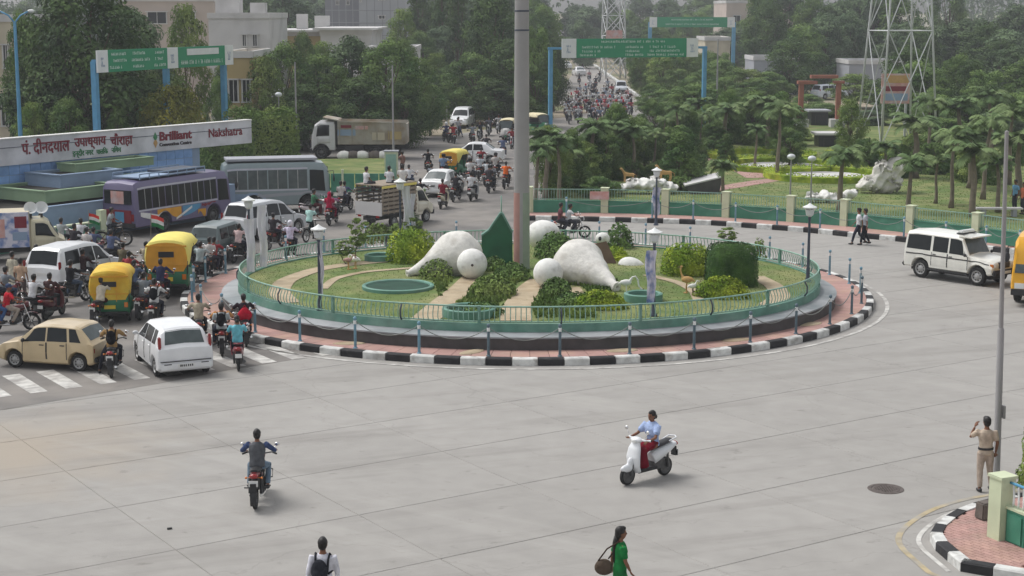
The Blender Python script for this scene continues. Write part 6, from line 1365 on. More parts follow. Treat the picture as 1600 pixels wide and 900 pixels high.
# park ground
PKL = [WP[0] + Vector((-.3, .4, 0)), Vector((4.2, 101, 0)), Vector((9.5, 124, 0)), Vector((15.5, 160, 0)), Vector((90, 170, 0)), Vector((70, 40, 0))] + [p + Vector((0, .3, 0)) for p in reversed(WP)]
sheet('park_lawn', PKL, .10, 'lawn_soil')
def pgp():
    x = rnd.uniform(9, 42); y = rnd.uniform(70, 125)
    if not inpoly((x, y), PKL) or abs(x) > y * .33: return None
    return (x, y)
scatter('park_grass', pgp, 8000, 'grass', .04, .06, lambda p: .10, 3)
def disc_hedge(label, px, py, r, wd, h, m='leaf_hedge', part=(0, 2 * PI)):
    p = at(px, py, .1); t = thing('ring_hedge', label, 'hedge', (p.x, p.y, .1)); mb = MB(); core = MB()
    n = int(420 * r * (part[1] - part[0]) / 6.28)
    for _ in range(n):
        a = rnd.uniform(*part); s = rnd.uniform(-.5, .5) * wd; hh = h * rnd.uniform(.3, 1.05); leaf_quad(mb, Vector(((r + s) * math.cos(a), (r + s) * math.sin(a), hh)), Vector((0, -.3, 1)) + rdir() * .8, .16)
    obj('foliage', mb.mesh('foliage', m), t)
    mb = MB(); mb.lathe([(r - wd * .42, 0), (r - wd * .42, h * .7), (r + wd * .42, h * .7), (r + wd * .42, 0)], 40, ang0=part[0], ang1=part[1]); obj('twig_core', mb.mesh('twig_core', 'leaf_hedge'), t)
disc_hedge('yellow green ring hedge around the park pond at centre', 1222, 262, 3.9, .9, .5); disc_hedge('second yellow green ring hedge in the park behind the leaning palm', 1290, 277, 3.6, .9, .5); disc_hedge('far yellow green ring hedge in the park', 1190, 246, 3.6, .8, .5); disc_hedge('yellow green hedge at the top of the park near the arch', 1345, 250, 1.9, 1.3, .8)
for px, py, r, l in ((1222, 262, 2.9, 'pale paved floor inside the central park ring hedge'), (1290, 277, 2.6, 'pale paved floor inside the second park ring hedge')):
    p = at(px, py, .1); mb = MB(); mb.lathe([(r, 0), (r, .12), (r - .3, .14), (r - .35, .06), (0, .06)], 36); tag(obj('pond_rim', mb.mesh('pond_rim', 'wall_white'), None, (p.x, p.y, .1)), l, 'pond')
mb, _q = ribbon('park_path', [at(1090, 300, .1), at(1180, 285, .1), at(1230, 278, .1)], [1.4, 1.4, 1.2], .112, 'pink_tile'); struct('park_path', mb.mesh('park_path', 'pink_tile')); mb, _q = ribbon('park_path', [at(1110, 245, .1), at(1150, 255, .1), at(1190, 278, .1)], [2.4, 2.4, 2.0], .116, 'pink_tile'); struct('park_path', mb.mesh('park_path', 'pink_tile'))
# white rock sculpture, long white rock, white block with animals
def rock(label, pts, m='weathered_plaster', seed=1):
    rnd.seed(seed); mb = MB()
    for c, r, ax in pts: mb.ell(c, r, 12, 8, Matrix.Rotation(R(ax), 3, 'Y'))
    me = remesh(mb, 'rock', m, .09, 1)
    for v in me.vertices:
        q = v.co; n = math.sin(q.x * 4.1 + q.z * 3) * .08 - abs(math.sin(q.x * 6 - q.z * 4 + math.sin(q.y * 3))) * .14 + math.sin(q.z * 9 + q.y * 4 + q.x * 2) * .05; v.co += v.normal * n
    return me
Y0 = 95.3
def PX(px, py, Y=Y0): return Vector((xat(px, Y), Y, zat(py, Y)))
o0 = PX(1385, 300); prt = []
for px, py, rx, rz, ax in ((1372, 284, .8, .55, 0), (1395, 272, .9, .75, -30), (1412, 256, .75, .60, -35), (1425, 250, .35, .4, 0), (1405, 288, .75, .30, -35), (1385, 260, .6, .4, -40), (1362, 287, .5, .38, 0)):
    c = PX(px, py) - o0; prt.append((c, (rx, .6, rz), ax))
tag(obj('rock_sculpture', rock('r', prt, 'weathered_plaster'), None, o0), 'large white draped rock sculpture on the park lawn', 'sculpture')
o0 = PX(1300, 318, 90.5); prt = [(PX(px, py, 90.5) - o0, (rx, .5, rz), ax) for px, py, rx, rz, ax in ((1280, 306, .5, .26, 0), (1300, 304, .6, .3, 0), (1318, 309, .5, .28, 0), (1336, 302, .55, .3, -35))]
tag(obj('low_rock', rock('r', prt, 'white_plaster', 3), None, o0), 'long low white rock just behind the park wall', 'rock')
def slabrock(label, pts, Y, depth, m, name):
    P = [PX(x, y, Y) for x, y in pts]; o = P[0]; n = len(P); vs = [p - o for p in P] + [p - o + Vector((depth * .2, depth, depth * .12)) for p in P]
    t = tag(obj(name, MB().add(vs, [tuple(range(n)), tuple(range(2 * n - 1, n - 1, -1))] + [(i, n + i, n + (i + 1) % n, (i + 1) % n) for i in range(n)]).mesh(name, m), None, o), label, 'rock'); return t
p = at(1095, 301, .1); mb = MB(); mb.add([(-.7, -.8, 0), (1.0, -.5, 0), (1.0, 1.2, 0), (-.7, 1.2, 0), (-1.0, -.9, .45), (1.2, -.6, .95), (1.2, 1.3, 1.0), (-1.0, 1.3, .5)], [(0, 1, 5, 4), (1, 2, 6, 5), (2, 3, 7, 6), (3, 0, 4, 7), (4, 5, 6, 7)]); t = tag(obj('slanted_block', mb.mesh('slanted_block', 'plinth_dark'), None, p), 'slanting block with white top and dark side in the park corner', 'monument'); mb = MB(); mb.add([(-1.04, -.94, .46), (1.24, -.64, .96), (1.24, 1.34, 1.01), (-1.04, 1.34, .51), (-1.04, -.94, .54), (1.24, -.64, 1.04), (1.24, 1.34, 1.09), (-1.04, 1.34, .59)], [(3, 2, 1, 0), (4, 5, 6, 7), (0, 1, 5, 4), (1, 2, 6, 5), (2, 3, 7, 6), (3, 0, 4, 7)]); obj('top', mb.mesh('top', 'wall_white'), t)
o0 = PX(1010, 300, 95); prt = [(PX(px, py, 95) - o0, (rx, .7, rz), 0) for px, py, rx, rz in ((975, 290, .7, .25), (1000, 286, .9, .36), (1025, 284, .9, .4), (1048, 290, .7, .3))]
tag(obj('statue_base_rock', rock('r', prt, 'white_plaster', 4), None, o0), 'white rock base carrying the two animal statues in the park', 'rock')
def animal(label, px, py, Y, k, c):
    p = PX(px, py, Y); t = thing('animal_statue', label, 'statue', p, R(200)); mb = MB(); mb.etube([((-.5 * k, 0, .62 * k), .13 * k, .12 * k), ((-.1 * k, 0, .60 * k), .15 * k, .13 * k), ((.3 * k, 0, .68 * k), .19 * k, .15 * k), ((.45 * k, 0, .72 * k), .12 * k, .12 * k)], 12); mb.tube([(.35 * k, 0, .74 * k), (.58 * k, 0, 1.05 * k), (.62 * k, 0, 1.12 * k)], [.13 * k, .09 * k, .08 * k], 8); mb.ell((.68 * k, 0, 1.14 * k), (.16 * k, .09 * k, .10 * k)); mb.tube([(-.5 * k, 0, .66 * k), (-.75 * k, 0, .55 * k), (-.8 * k, 0, .25 * k)], [.04 * k, .03 * k, .03 * k], 6)
    for x, s in ((.32, 1), (.32, -1), (-.42, 1), (-.42, -1)): mb.tube([(x * k, s * .09 * k, .6 * k), ((x + (.02 if x > 0 else -.05)) * k, s * .10 * k, .32 * k), (x * k, s * .10 * k, .0)], [.085 * k, .055 * k, .045 * k], 8); mb.ell(((x + .04) * k, s * .10 * k, .03 * k), (.08 * k, .05 * k, .04 * k))
    obj('body', remesh(mb, 'body', c, .04, 1), t)
animal('orange yellow animal statue on the left of the white park rock', 985, 281, 95, .68, 'statue_orange'); animal('tan giraffe like animal statue behind the printed banner', 1043, 280, 95.4, .8, 'statue_orange')
# ================================================================== left sign wall with fountain planters
WA = Vector((-27.0, 77.0, 0)); WB = Vector((xat(385, 94), 94, 0)); wd_ = (WB - WA); WL = wd_.length; wu = wd_.normalized(); wa = math.atan2(wu.y, wu.x)
sw = thing('sign_wall', 'long wall with white lettered band above and blue tiles below at the left', 'wall', WA, wa)
mb = MB(); mb.box((WL * .405, .2, 1.6), (WL * .81, .3, 3.2)); obj('masonry', mb.mesh('masonry', 'blue_grey'), sw)
mb = MB(); mb.box((WL / 2, .02, 3.80), (WL, .34, 1.30)); bnd = obj('sign_band', mb.mesh('sign_band', 'sign_wall'), sw); mb = MB(); mb.box((WL / 2, -.16, 4.02), (WL, .02, .03)); obj('seam', mb.mesh('seam', 'lamp_dark'), bnd)
mb = MB(); mb.box((WL / 2, .02, 4.47), (WL, .44, .05)); obj('coping', mb.mesh('coping', 'white_plaster'), sw)
tl = MB().box((0, 0, 0), (.62, .03, .62)).mesh('tile', 'blue_tile')
for i in range(int(WL * .81 / .65)):
    for j in range(5):
        obj('tile', tl, sw, (.33 + .65 * i, .045, .36 + .65 * j))
def wall_text(body, px, py0, hpx, m, dy=0., bold=.0, wpx=None):
    # distance along the wall of a photograph column
    s = (px - 800) / FPX * math.cos(TILT); k = (s * WA.y - WA.x) / (wu.x - s * wu.y); P = WA + wu * k
    z = zat(py0, P.y); h = hpx * P.y / FPX; me = text_mesh(body, h * 1.35, m, .02, 'lettering', bold)
    o = obj('lettering', me, bnd, (k, -.17, z)); o.rotation_euler = (PI / 2, 0, 0); xs = [v.co.x for v in me.vertices]
    if wpx:
        s2 = (px + wpx - 800) / FPX * math.cos(TILT); k2 = (s2 * WA.y - WA.x) / (wu.x - s2 * wu.y); o.scale.x = (k2 - k) / max(.1, max(xs) - min(xs))
    return o
wall_text('\u092a\u0902. \u0926\u0940\u0928\u0926\u092f\u093e\u0932', 20, 238, 19, 'letter_red', bold=.012, wpx=76); wall_text('\u0909\u092a\u093e\u0927\u094d\u092f\u093e\u092f', 104, 226, 15, 'letter_red', bold=.012, wpx=50); wall_text('\u091a\u094c\u0930\u093e\u0939\u093e', 161, 224, 15, 'letter_red', bold=.012, wpx=35)
wall_text('\u0907\u0928\u094d\u0926\u094c\u0930 \u0928\u0917\u0930', 100, 241, 9, 'letter_green', bold=.004, wpx=33); wall_text('\u092a\u093e\u0932\u093f\u0915', 138, 237.5, 8, 'letter_green', bold=.004, wpx=18); wall_text('\u0928\u093f\u0917\u092e', 162, 235, 8, 'letter_green', bold=.004, wpx=15)
wall_text('Brilliant', 238, 216.5, 14, 'letter_red', bold=.02, wpx=51); wall_text('Convention Centre', 238, 225.5, 5.5, 'letter_black', bold=.006, wpx=51); wall_text('Nakshatra', 316, 211.5, 14, 'letter_red', bold=.006, wpx=53)
s = (232 - 800) / FPX * math.cos(TILT); k = (s * WA.y - WA.x) / (wu.x - s * wu.y)
for dz, m in ((.16, 'letter_green'), (-.16, 'statue_orange')):
    mb = MB()
    for q in (-1, 1): mb.add([(0, 0, -.28), (.16 * q, 0, 0), (0, 0, .28), (0, -.03, 0)], [(0, 1, 3), (1, 2, 3), (0, 3, 2), (0, 2, 1)])
    obj('emblem', mb.mesh('emblem', m), bnd, (k, -.165, 3.78 + dz))
# stepped planters of the fountain
def planter(label, a0, a1, b0, b1, z0, z1, m):
    """a along the wall, b towards the road"""
    t = thing('planter', label, 'planter', WA, wa); c = ((a0 + a1) / 2, -(b0 + b1) / 2); dx, dy = a1 - a0, b1 - b0
    for (x, y, sx, sy) in ((c[0], c[1] - dy / 2 + .08, dx, .16), (c[0], c[1] + dy / 2 - .08, dx, .16), (c[0] - dx / 2 + .08, c[1], .16, dy - .33), (c[0] + dx / 2 - .08, c[1], .16, dy - .33)):
        mb = MB(); mb.box((x, y, (z0 + z1) / 2), (sx, sy, z1 - z0)); mb.box((x, y, z1 + .03), (sx + .08, sy + .08, .06)); obj('side', mb.mesh('side', m), t)
    mb = MB(); mb.box((c[0], c[1], z1 - .12), (dx - .34, dy - .34, .06)); obj('soil', mb.mesh('soil', 'dark_soil'), t)
planter('long blue grey base planter under the fountain steps along the sign wall', -3, 14, .25, 5.4, 0, 1.62, 'blue_grey'); planter('lower sage green planter box at the left end of the fountain', 2.4, 6.9, .3, 4.5, 1.7, 2.22, 'sage_green')
planter('blue grey planter box in the middle of the fountain steps', 4.6, 8.5, .3, 2.95, 2.12, 2.72, 'blue_grey'); planter('upper sage green planter box against the blue tiles', 6.6, 11.8, .3, 1.7, 2.66, 3.04, 'sage_green'); planter('right sage green planter box behind the purple bus', 9.2, 13.8, 1.8, 4.2, 1.7, 2.3, 'sage_green')
gw = thing('low_green_wall', 'low green panelled kerb wall in front of the fountain planters', 'wall', WA, wa)
for k in range(5):
    mb = MB(); mb.box((-3.9 + 1.75 * k, -6.6, .42), (1.7, .18, .84)); obj('panel', mb.mesh('panel', 'panel_green'), gw)
mb = MB(); mb.box((-.4, -6.6, .875), (8.8, .28, .07)); obj('coping', mb.mesh('coping', 'pale_green'), gw)
for k in range(2): mb = MB(); mb.box((-.3 + 4.2 * k, -6.6, .7), (.34, .32, 1.4)); obj('pillar', mb.mesh('pillar', 'pale_green'), gw)
# ------------------------------------------------------------------ gantry signs
def marks(mb, x0, x1, z, h, seed):
    """small glyph-like strokes: the boards cannot be read in the photograph"""
    rnd.seed(seed); x = x0
    while x < x1 - .12:
        wv = rnd.uniform(.06, .14); mb.box((x + wv / 2, 0, z), (.028, .012, h)); mb.box((x + wv / 2, 0, z + h * rnd.choice((-.3, 0, .45))), (wv, .012, .03))
        if rnd.random() < .5: mb.box((x + wv, 0, z - h * .1), (.026, .012, h * .6))
        x += wv + .045 + (.14 if rnd.random() < .16 else 0)
def gantry(label, A, B, top, hh, posts, plates, back='gantry_green', pz=0., pr=.16):
    d = B - A; L = d.length; an = math.atan2(d.y, d.x); t = thing('sign_gantry', label, 'road sign', A, an)
    for u in posts: mb = MB(); mb.box((u * L, .30, (top - (hh * .5 if pz == 0 else 0)) / 2), (pr * 2, pr * 2, top - (hh * .5 if pz == 0 else 0))); obj('post', mb.mesh('post', 'gantry_blue'), t)
    mb = MB(); mb.box((L / 2, .30, top - hh * .5), (L * 1.0, .16, .2)); obj('beam', mb.mesh('beam', 'gantry_blue'), t)
    for i, (u0, u1, m, z0, z1, rows) in enumerate(plates):
        w_ = (u1 - u0) * L; mb = MB(); mb.box(((u0 + u1) / 2 * L, .02, top - hh + (z0 + z1) / 2 * hh), (w_ - .03, .10, (z1 - z0) * hh)); pn = obj('sign_panel', mb.mesh('sign_panel', m), t)
        mb = MB()
        for r, (z, h, spans) in enumerate(rows):
            for j, (a, b) in enumerate(spans): m2 = MB(); marks(m2, u0 * L + a * w_, u0 * L + b * w_, top - hh + (z0 + z * (z1 - z0)) * hh, h * hh, i * 50 + r * 7 + j); mb.add([(x, y - .045, z_) for x, y, z_ in m2.v], m2.f)
        if mb.v: obj('lettering', mb.mesh('lettering', 'letter_white' if m == 'gantry_green' else 'blue_grey'), pn)
G0 = Vector((xat(148, 95), 95, 0)); G1 = Vector((xat(362, 109.5), 109.5, 0))
emb = [(.62, .12, [(.3, .7)]), (.45, .18, [(.36, .64)]), (.3, .10, [(.32, .68)])]
r3 = [(.80, .13, [(.05, .30), (.40, .62), (.78, .95)]), (.50, .13, [(.08, .30), (.38, .70), (.78, .92)]), (.20, .13, [(.02, .22), (.40, .60), (.76, .98)])]
gantry('green overhead sign board on three blue posts behind the sign wall', G0, G1, 8.38, 1.28, (.01, .5, .95), [(0, .07, 'sign_white', 0, 1, emb), (.07, .48, 'gantry_green', 0, 1, r3), (.48, .56, 'sign_white', 0, 1, emb), (.56, .93, 'gantry_green', 0, 1, [(.25, .20, [(.05, .95)])]), (.93, 1.0, 'sign_white', 0, 1, emb)])
mb = MB(); s0 = G0 + (G1 - G0) * .62
gd = (G1 - G0); mb.box((0, -.06, 0), (gd.length * .25, .03, .40)); tag(obj('blank_sign_strip', mb.mesh('blank_sign_strip', 'sign_white'), None, G0 + gd * .75 + Vector((0, 0, 8.06)), math.atan2(gd.y, gd.x)), 'blank white strip on the right half of the left green sign board', 'sign strip')
G0 = Vector((xat(858, 143), 143, 0)); G1 = Vector((xat(1108, 147), 147, 0)); rr = [(.84, .12, [(.22, .80)]), (.55, .12, [(.05, .36), (.44, .60), (.66, .90)]), (.34, .12, [(.05, .22), (.44, .58), (.66, .94)]), (.14, .12, [(.03, .20), (.44, .60), (.64, .98)])]
gantry('green overhead sign board over the far road on two blue posts', G0, G1, 8.2, 1.65, (.016, .985), [(.078, .168, 'sign_white', 0, 1, emb), (.168, .86, 'gantry_green', 0, 1, rr), (.86, .935, 'sign_white', 0, 1, emb)])
G0 = Vector((xat(1015, 290), 290, 0)); G1 = Vector((xat(1149, 290), 290, 0)); gantry('farthest green overhead sign board above the trees', G0, G1, 9.4, 1.75, (.01, .99), [(0, .09, 'sign_white', 0, 1, emb), (.09, .91, 'gantry_green', 0, 1, [(.75, .16, [(.2, .8)]), (.3, .16, [(.12, .9)])]), (.91, 1, 'sign_white', 0, 1, emb)], pr=.3)
# ------------------------------------------------------------------ lattice towers
def lattice(label, px, py, Y, wpx, top, taper, rad=.07, lean=0., bays=9):
    X = xat(px, Y); wb = wpx * Y / FPX / 2; t = thing('lattice_tower', label, 'pylon', (X, Y, 0), R(12)); f = lambda z: wb * (1 - taper * z / top)
    zs = [0]; 
    for i in range(bays): zs.append(zs[-1] + (top / bays) * (1.45 - .9 * i / bays))
    zs = [z * top / zs[-1] for z in zs]; C = lambda z, k: Vector((f(z) * (1, 1, -1, -1)[k] + lean * z, f(z) * (1, -1, -1, 1)[k], z))
    for k in range(4): mb = MB(); mb.tube([C(z, k) for z in zs], rad, 5); obj('leg', mb.mesh('leg', 'lattice_steel', smooth=True), t)
    for i in range(bays):
        for k in range(4):
            k2 = (k + 1) % 4; mb = MB(); mb.tube([C(zs[i], k), C(zs[i + 1], k2)], rad * .55, 4); mb.tube([C(zs[i], k2), C(zs[i + 1], k)], rad * .55, 4); mb.tube([C(zs[i + 1], k), C(zs[i + 1], k2)], rad * .5, 4); obj('brace', mb.mesh('brace', 'lattice_steel'), t)
    return t
lattice('tall pale lattice pylon standing in the park at the right', 1408, 225, 132, 92, 34, .80, .085, -.0, 5); lattice('slim white lattice pylon behind the far green sign board', 959, 60, 260, 32, 34, .45, .12, 0, 14)
p = P3(959, 56, 259); mb = MB(); mb.box((0, -1.9, 0), (2.6, .08, 2.0)); tag(obj('poster_board', mb.mesh('poster_board', 'poster_pink'), None, p), 'faded pink poster board fixed on the slim far pylon', 'poster')
bb = thing('billboard', 'pink printed billboard on two legs behind the tall pylon in the park', 'billboard', (xat(1404, 138), 138, 0)); zt, zb_ = zat(113, 138), zat(159, 138); w_ = 44 * 138 / FPX
mb = MB(); mb.box((0, 0, (zt + zb_) / 2), (w_, .14, zt - zb_)); bo = obj('board', mb.mesh('board', 'poster_pink'), bb)
for z, h, m in ((.82, .25, 'statue_orange'), (.5, .16, 'letter_red'), (.22, .24, 'blue_grey')): mb = MB(); mb.box((rnd.uniform(-.2, .2), -.09, lerp(zb_, zt, z)), (w_ * .8, .02, (zt - zb_) * h)); obj('print', mb.mesh('print', m), bo)
for s in (-1, 1): mb = MB(); mb.box((s * w_ * .4, .12, zb_ / 2 + .3), (.18, .18, zb_ + .6)); obj('leg', mb.mesh('leg', 'lattice_steel'), bb)
ar = thing('gate_arch', 'orange red stepped gate arch at the back of the park', 'arch', (xat(1286, 150), 150, 0)); q = 150 / FPX
for px, t_, b_ in ((1256, 125, 183), (1314, 128, 183)): mb = MB(); mb.box(((px - 1286) * q, 0, (zat(t_, 150) + zat(b_, 150)) / 2), (7 * q, .5, zat(t_, 150) - zat(b_, 150))); obj('pillar', mb.mesh('pillar', 'arch_orange'), ar)
for x0, x1, t_, b_ in ((1250, 1280, 124, 129), (1270, 1312, 115, 120), (1306, 1322, 124, 128)): mb = MB(); mb.box((((x0 + x1) / 2 - 1286) * q, .02, (zat(t_, 150) + zat(b_, 150)) / 2), ((x1 - x0) * q, .8, zat(t_, 150) - zat(b_, 150))); obj('lintel', mb.mesh('lintel', 'arch_orange'), ar)
for px in (1257, 1313): mb = MB(); mb.box(((px - 1286) * q, 0, zat(183, 150) / 2), (22 * q, 1.1, zat(183, 150))); obj('foot', mb.mesh('foot', 'wall_white'), ar)
# small kiosk, cabinet, lamps
def hut(label, px, Y, wpx, top, bot, dep, wm, rm, name='kiosk', cat='kiosk'):
    X = xat(px, Y); w_ = wpx * Y / FPX; z1 = zat(top, Y); t = thing(name, label, cat, (X, Y, 0)); mb = MB(); mb.box((0, dep / 2, z1 / 2), (w_, dep, z1)); obj('wall', mb.mesh('wall', wm), t); mb = MB(); mb.box((0, dep / 2, z1 + .08), (w_ + .5, dep + .5, .16)); obj('roof', mb.mesh('roof', rm), t)
    mb = MB(); mb.box((0, -.02, z1 * .45), (w_ * .5, .06, z1 * .55)); obj('opening', mb.mesh('opening', 'window_dark'), t); return t
hut('black sided stall with pale roof by the orange arch', 1302, 128, 32, 208, 232, 2, 'window_dark', 'wall_white', 'stall', 'stall'); hut('dark doorway booth in the middle of the orange arch', 1286, 152, 26, 172, 205, 2, 'window_dark', 'wall_grey', 'booth', 'booth')
cb = thing('signal_cabinet', 'pale teal traffic signal cabinet standing beside the man with raised arm', 'cabinet', tuple(at(612, 296))); mb = MB(); mb.box((0, 0, 1.15), (.78, .55, 2.3)); bm = bmesh.new(); me = mb.mesh('case', 'pale_green'); obj('case', me, cb); mb = MB(); mb.box((0, -.29, 1.3), (.62, .03, 1.7)); obj('door', mb.mesh('door', 'rail_green'), cb); mb = MB(); mb.box((0, 0, 2.33), (.9, .66, .06)); obj('lid', mb.mesh('lid', 'wall_grey'), cb)
def thin_pole(label, px, Y, top, r=.06, bot=None, m='mast_steel', lampy=False):
    X = xat(px, Y); z1 = zat(top, Y); t = thing('thin_pole', label, 'pole', (X, Y, 0)); mb = MB(); mb.lathe([(r * 1.3, 0), (r, z1 * .5), (r * .7, z1), (0, z1)], 10); obj('shaft', mb.mesh('shaft', m, smooth=True, sharp=40), t); mb = MB(); mb.lathe([(r * 2.4, 0), (r * 2.4, .06), (r * 1.2, .1)], 10); obj('base', mb.mesh('base', m), t)
    if lampy: mb = MB(); mb.ell((0, 0, z1 + .12), (.24, .24, .16), 10, 8); obj('lantern', mb.mesh('lantern', 'lamp_glass', smooth=True), t)
    return t
thin_pole('thin pale pole standing before the trees by the teal cabinet', 612, 99, 100); thin_pole('thin grey pole left of the dump truck', 459, 104, 95); thin_pole('short lamp pole with white globe by the clipped hedges', 432, 108, 148, .05, lampy=True); thin_pole('thin pole at the end of the left trees near the white jeep', 697, 150, 158, .07); thin_pole('thin pole behind the mast by the right trees', 1123, 150, 60, .08); thin_pole('slim park lamp pole between the two ring hedges', 1243, 92, 245, .045, lampy=True); thin_pole('slim park lamp pole left of the leaning palm', 1276, 90, 248, .045, lampy=True)
sl = thing('street_light', 'blue double armed street light in front of the far left houses', 'street light', (xat(22, 98), 98, 0)); h = zat(33, 98)
mb = MB(); mb.lathe([(.16, 0), (.12, h * .5), (.09, h), (0, h)], 12); obj('post', mb.mesh('post', 'gantry_blue', smooth=True, sharp=40), sl)
for s in (-1, 1): mb = MB(); mb.tube([(0, 0, h - .1), (s * .35, 0, h + .35), (s * .9, 0, h + .62)], .05, 6); a_ = obj('arm', mb.mesh('arm', 'gantry_blue', smooth=True), sl); mb = MB(); mb.ell((s * 1.0, 0, h + .62), (.22, .13, .09), 10, 6); obj('lamp_head', mb.mesh('lamp_head', 'sign_white', smooth=True), a_)
# ------------------------------------------------------------------ buildings
def building(label, px0, px1, Y, top, dep, m, rows=(), rz=0., para='wall_white', grid=None, name='building', roofm=None, bits=()):
    """front wall spans photograph columns px0..px1 at distance Y; rows: window rows (z fraction, height fraction, list of (u0,u1))"""
    x0, x1 = xat(px0, Y), xat(px1, Y); w_ = x1 - x0; H = zat(top, Y); t = thing(name, label, 'building', ((x0 + x1) / 2, Y, 0), rz); mb = MB(); mb.box((0, dep / 2, H / 2), (w_, dep, H)); wl = obj('wall', mb.mesh('wall', m), t)
    mb = MB()
    for (cx, cy, sx, sy) in ((0, -.03, w_ + .16, .22), (0, dep, w_ + .16, .22), (-w_ / 2, dep / 2, .22, dep - .3), (w_ / 2, dep / 2, .22, dep - .3)): mb.box((cx, cy, H + .22), (sx, sy, .5))
    obj('parapet', mb.mesh('parapet', para), t)
    for z, hh, wins in rows:
        for u0, u1 in wins:
            cx = (u0 + u1) / 2 * w_ - w_ / 2; ww = (u1 - u0) * w_; mb = MB()
            for (a, b, sx, sz) in ((cx - ww / 2, z * H, .10, hh * H + .2), (cx + ww / 2, z * H, .10, hh * H + .2)): mb.box((a, -.05, b), (sx, .16, sz))
            mb.box((cx, -.06, z * H + hh * H / 2 + .05), (ww + .4, .4, .1)); mb.box((cx, -.05, z * H - hh * H / 2 - .05), (ww + .2, .2, .1)); wf = obj('window', mb.mesh('window', para), t)
            mb = MB(); mb.box((cx, -.012, z * H), (ww - .1, .03, hh * H)); obj('pane', mb.mesh('pane', 'window_dark'), wf)
            mb = MB(); mb.box((cx, -.035, z * H), (.06, .03, hh * H)); obj('mullion', mb.mesh('mullion', para), wf)
    if grid:
        nx, nz, gm = grid; mb = MB()
        for i in range(1, nx): mb.box((-w_ / 2 + w_ * i / nx, -.012, H / 2), (.10, .03, H - .02))
        for j in range(1, nz): mb.box((0, -.014, H * j / nz), (w_ - .05, .03, .10))
        obj('panel_joints', mb.mesh('panel_joints', gm), t)
    if roofm: mb = MB(); mb.box((0, dep / 2 - .4, H + .55), (w_ + 1.4, dep + 1.6, .22)); obj('roof_slab', mb.mesh('roof_slab', roofm), t)
    for (u, wd, hh, mm) in bits: mb = MB(); mb.box((u * w_ - w_ / 2, dep * .4, H + hh / 2), (wd, wd, hh)); obj('roof_block', mb.mesh('roof_block', mm), t)
    return t
building('beige house at the far left with small dark windows', -60, 17, 118, 33, 8, 'wall_beige', [(.75, .16, [(.5, .58), (.8, .9)]), (.35, .2, [(.3, .45), (.7, .85)])]); building('pale house with balcony behind the blue street light', 6, 48, 124, 66, 8, 'wall_white', [(.80, .16, [(.15, .85)]), (.48, .16, [(.2, .36), (.6, .8)]), (.2, .16, [(.3, .7)])])
building('white flat roofed house behind the left sign board', 325, 420, 150, 28, 12, 'wall_white', [(.80, .10, [(.55, .62), (.72, .8)])], bits=[(.2, 2.2, 2.0, 'wall_white'), (.7, 1.4, 1.4, 'wall_white')]); building('pale pink upper house peeking over the left trees', 185, 335, 175, 2, 12, 'wall_pink', [(.85, .10, [(.1, .18), (.3, .5), (.7, .8)]), (.62, .10, [(.2, .3), (.6, .75)])])
building('beige house with dark open doorways right of the left sign board', 352, 392, 122, 88, 9, 'wall_ochre', [(.66, .22, [(.05, .42), (.58, .9)]), (.22, .3, [(.1, .4), (.6, .92)])])
building('ochre house with white overhanging roof over the middle trees', 412, 520, 185, 55, 16, 'wall_ochre', [(.72, .12, [(.1, .18), (.86, .92)])], roofm='wall_white', bits=[(.45, 1.2, 2.4, 'wall_white'), (.75, 1.6, 2.2, 'wall_white')]); building('white house wing with columns and flat roof beside the ochre house', 500, 580, 180, 52, 14, 'wall_white', [(.70, .14, [(.1, .2), (.32, .4), (.5, .58), (.75, .85)])], roofm='wall_white'); building('low white house with broken roof edge at the right of the ochre house', 575, 648, 172, 78, 10, 'wall_white', [(.62, .16, [(.2, .4), (.7, .82)])])
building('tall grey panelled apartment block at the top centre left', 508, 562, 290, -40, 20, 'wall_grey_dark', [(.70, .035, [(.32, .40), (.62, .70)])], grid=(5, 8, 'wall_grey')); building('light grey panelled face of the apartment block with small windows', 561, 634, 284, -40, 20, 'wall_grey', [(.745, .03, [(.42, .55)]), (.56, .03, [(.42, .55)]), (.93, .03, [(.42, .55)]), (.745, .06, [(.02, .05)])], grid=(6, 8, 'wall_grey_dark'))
building('long low pink building at the top right behind trees', 1135, 1245, 320, 5, 20, 'wall_pink', [(.7, .2, [(.1, .2), (.3, .4), (.5, .6), (.7, .8)])]); building('low cream shop with awning under the farthest sign', 1103, 1142, 225, 62, 10, 'wall_beige', [(.4, .4, [(.1, .4), (.55, .9)])]); building('low white shed row behind the park trees', 1180, 1250, 210, 92, 8, 'wall_grey', [(.4, .3, [(.1, .25), (.4, .55), (.7, .85)])]); building('low grey shed behind the tall pylon', 1330, 1420, 205, 98, 8, 'wall_grey', [(.4, .3, [(.1, .3), (.6, .8)])])
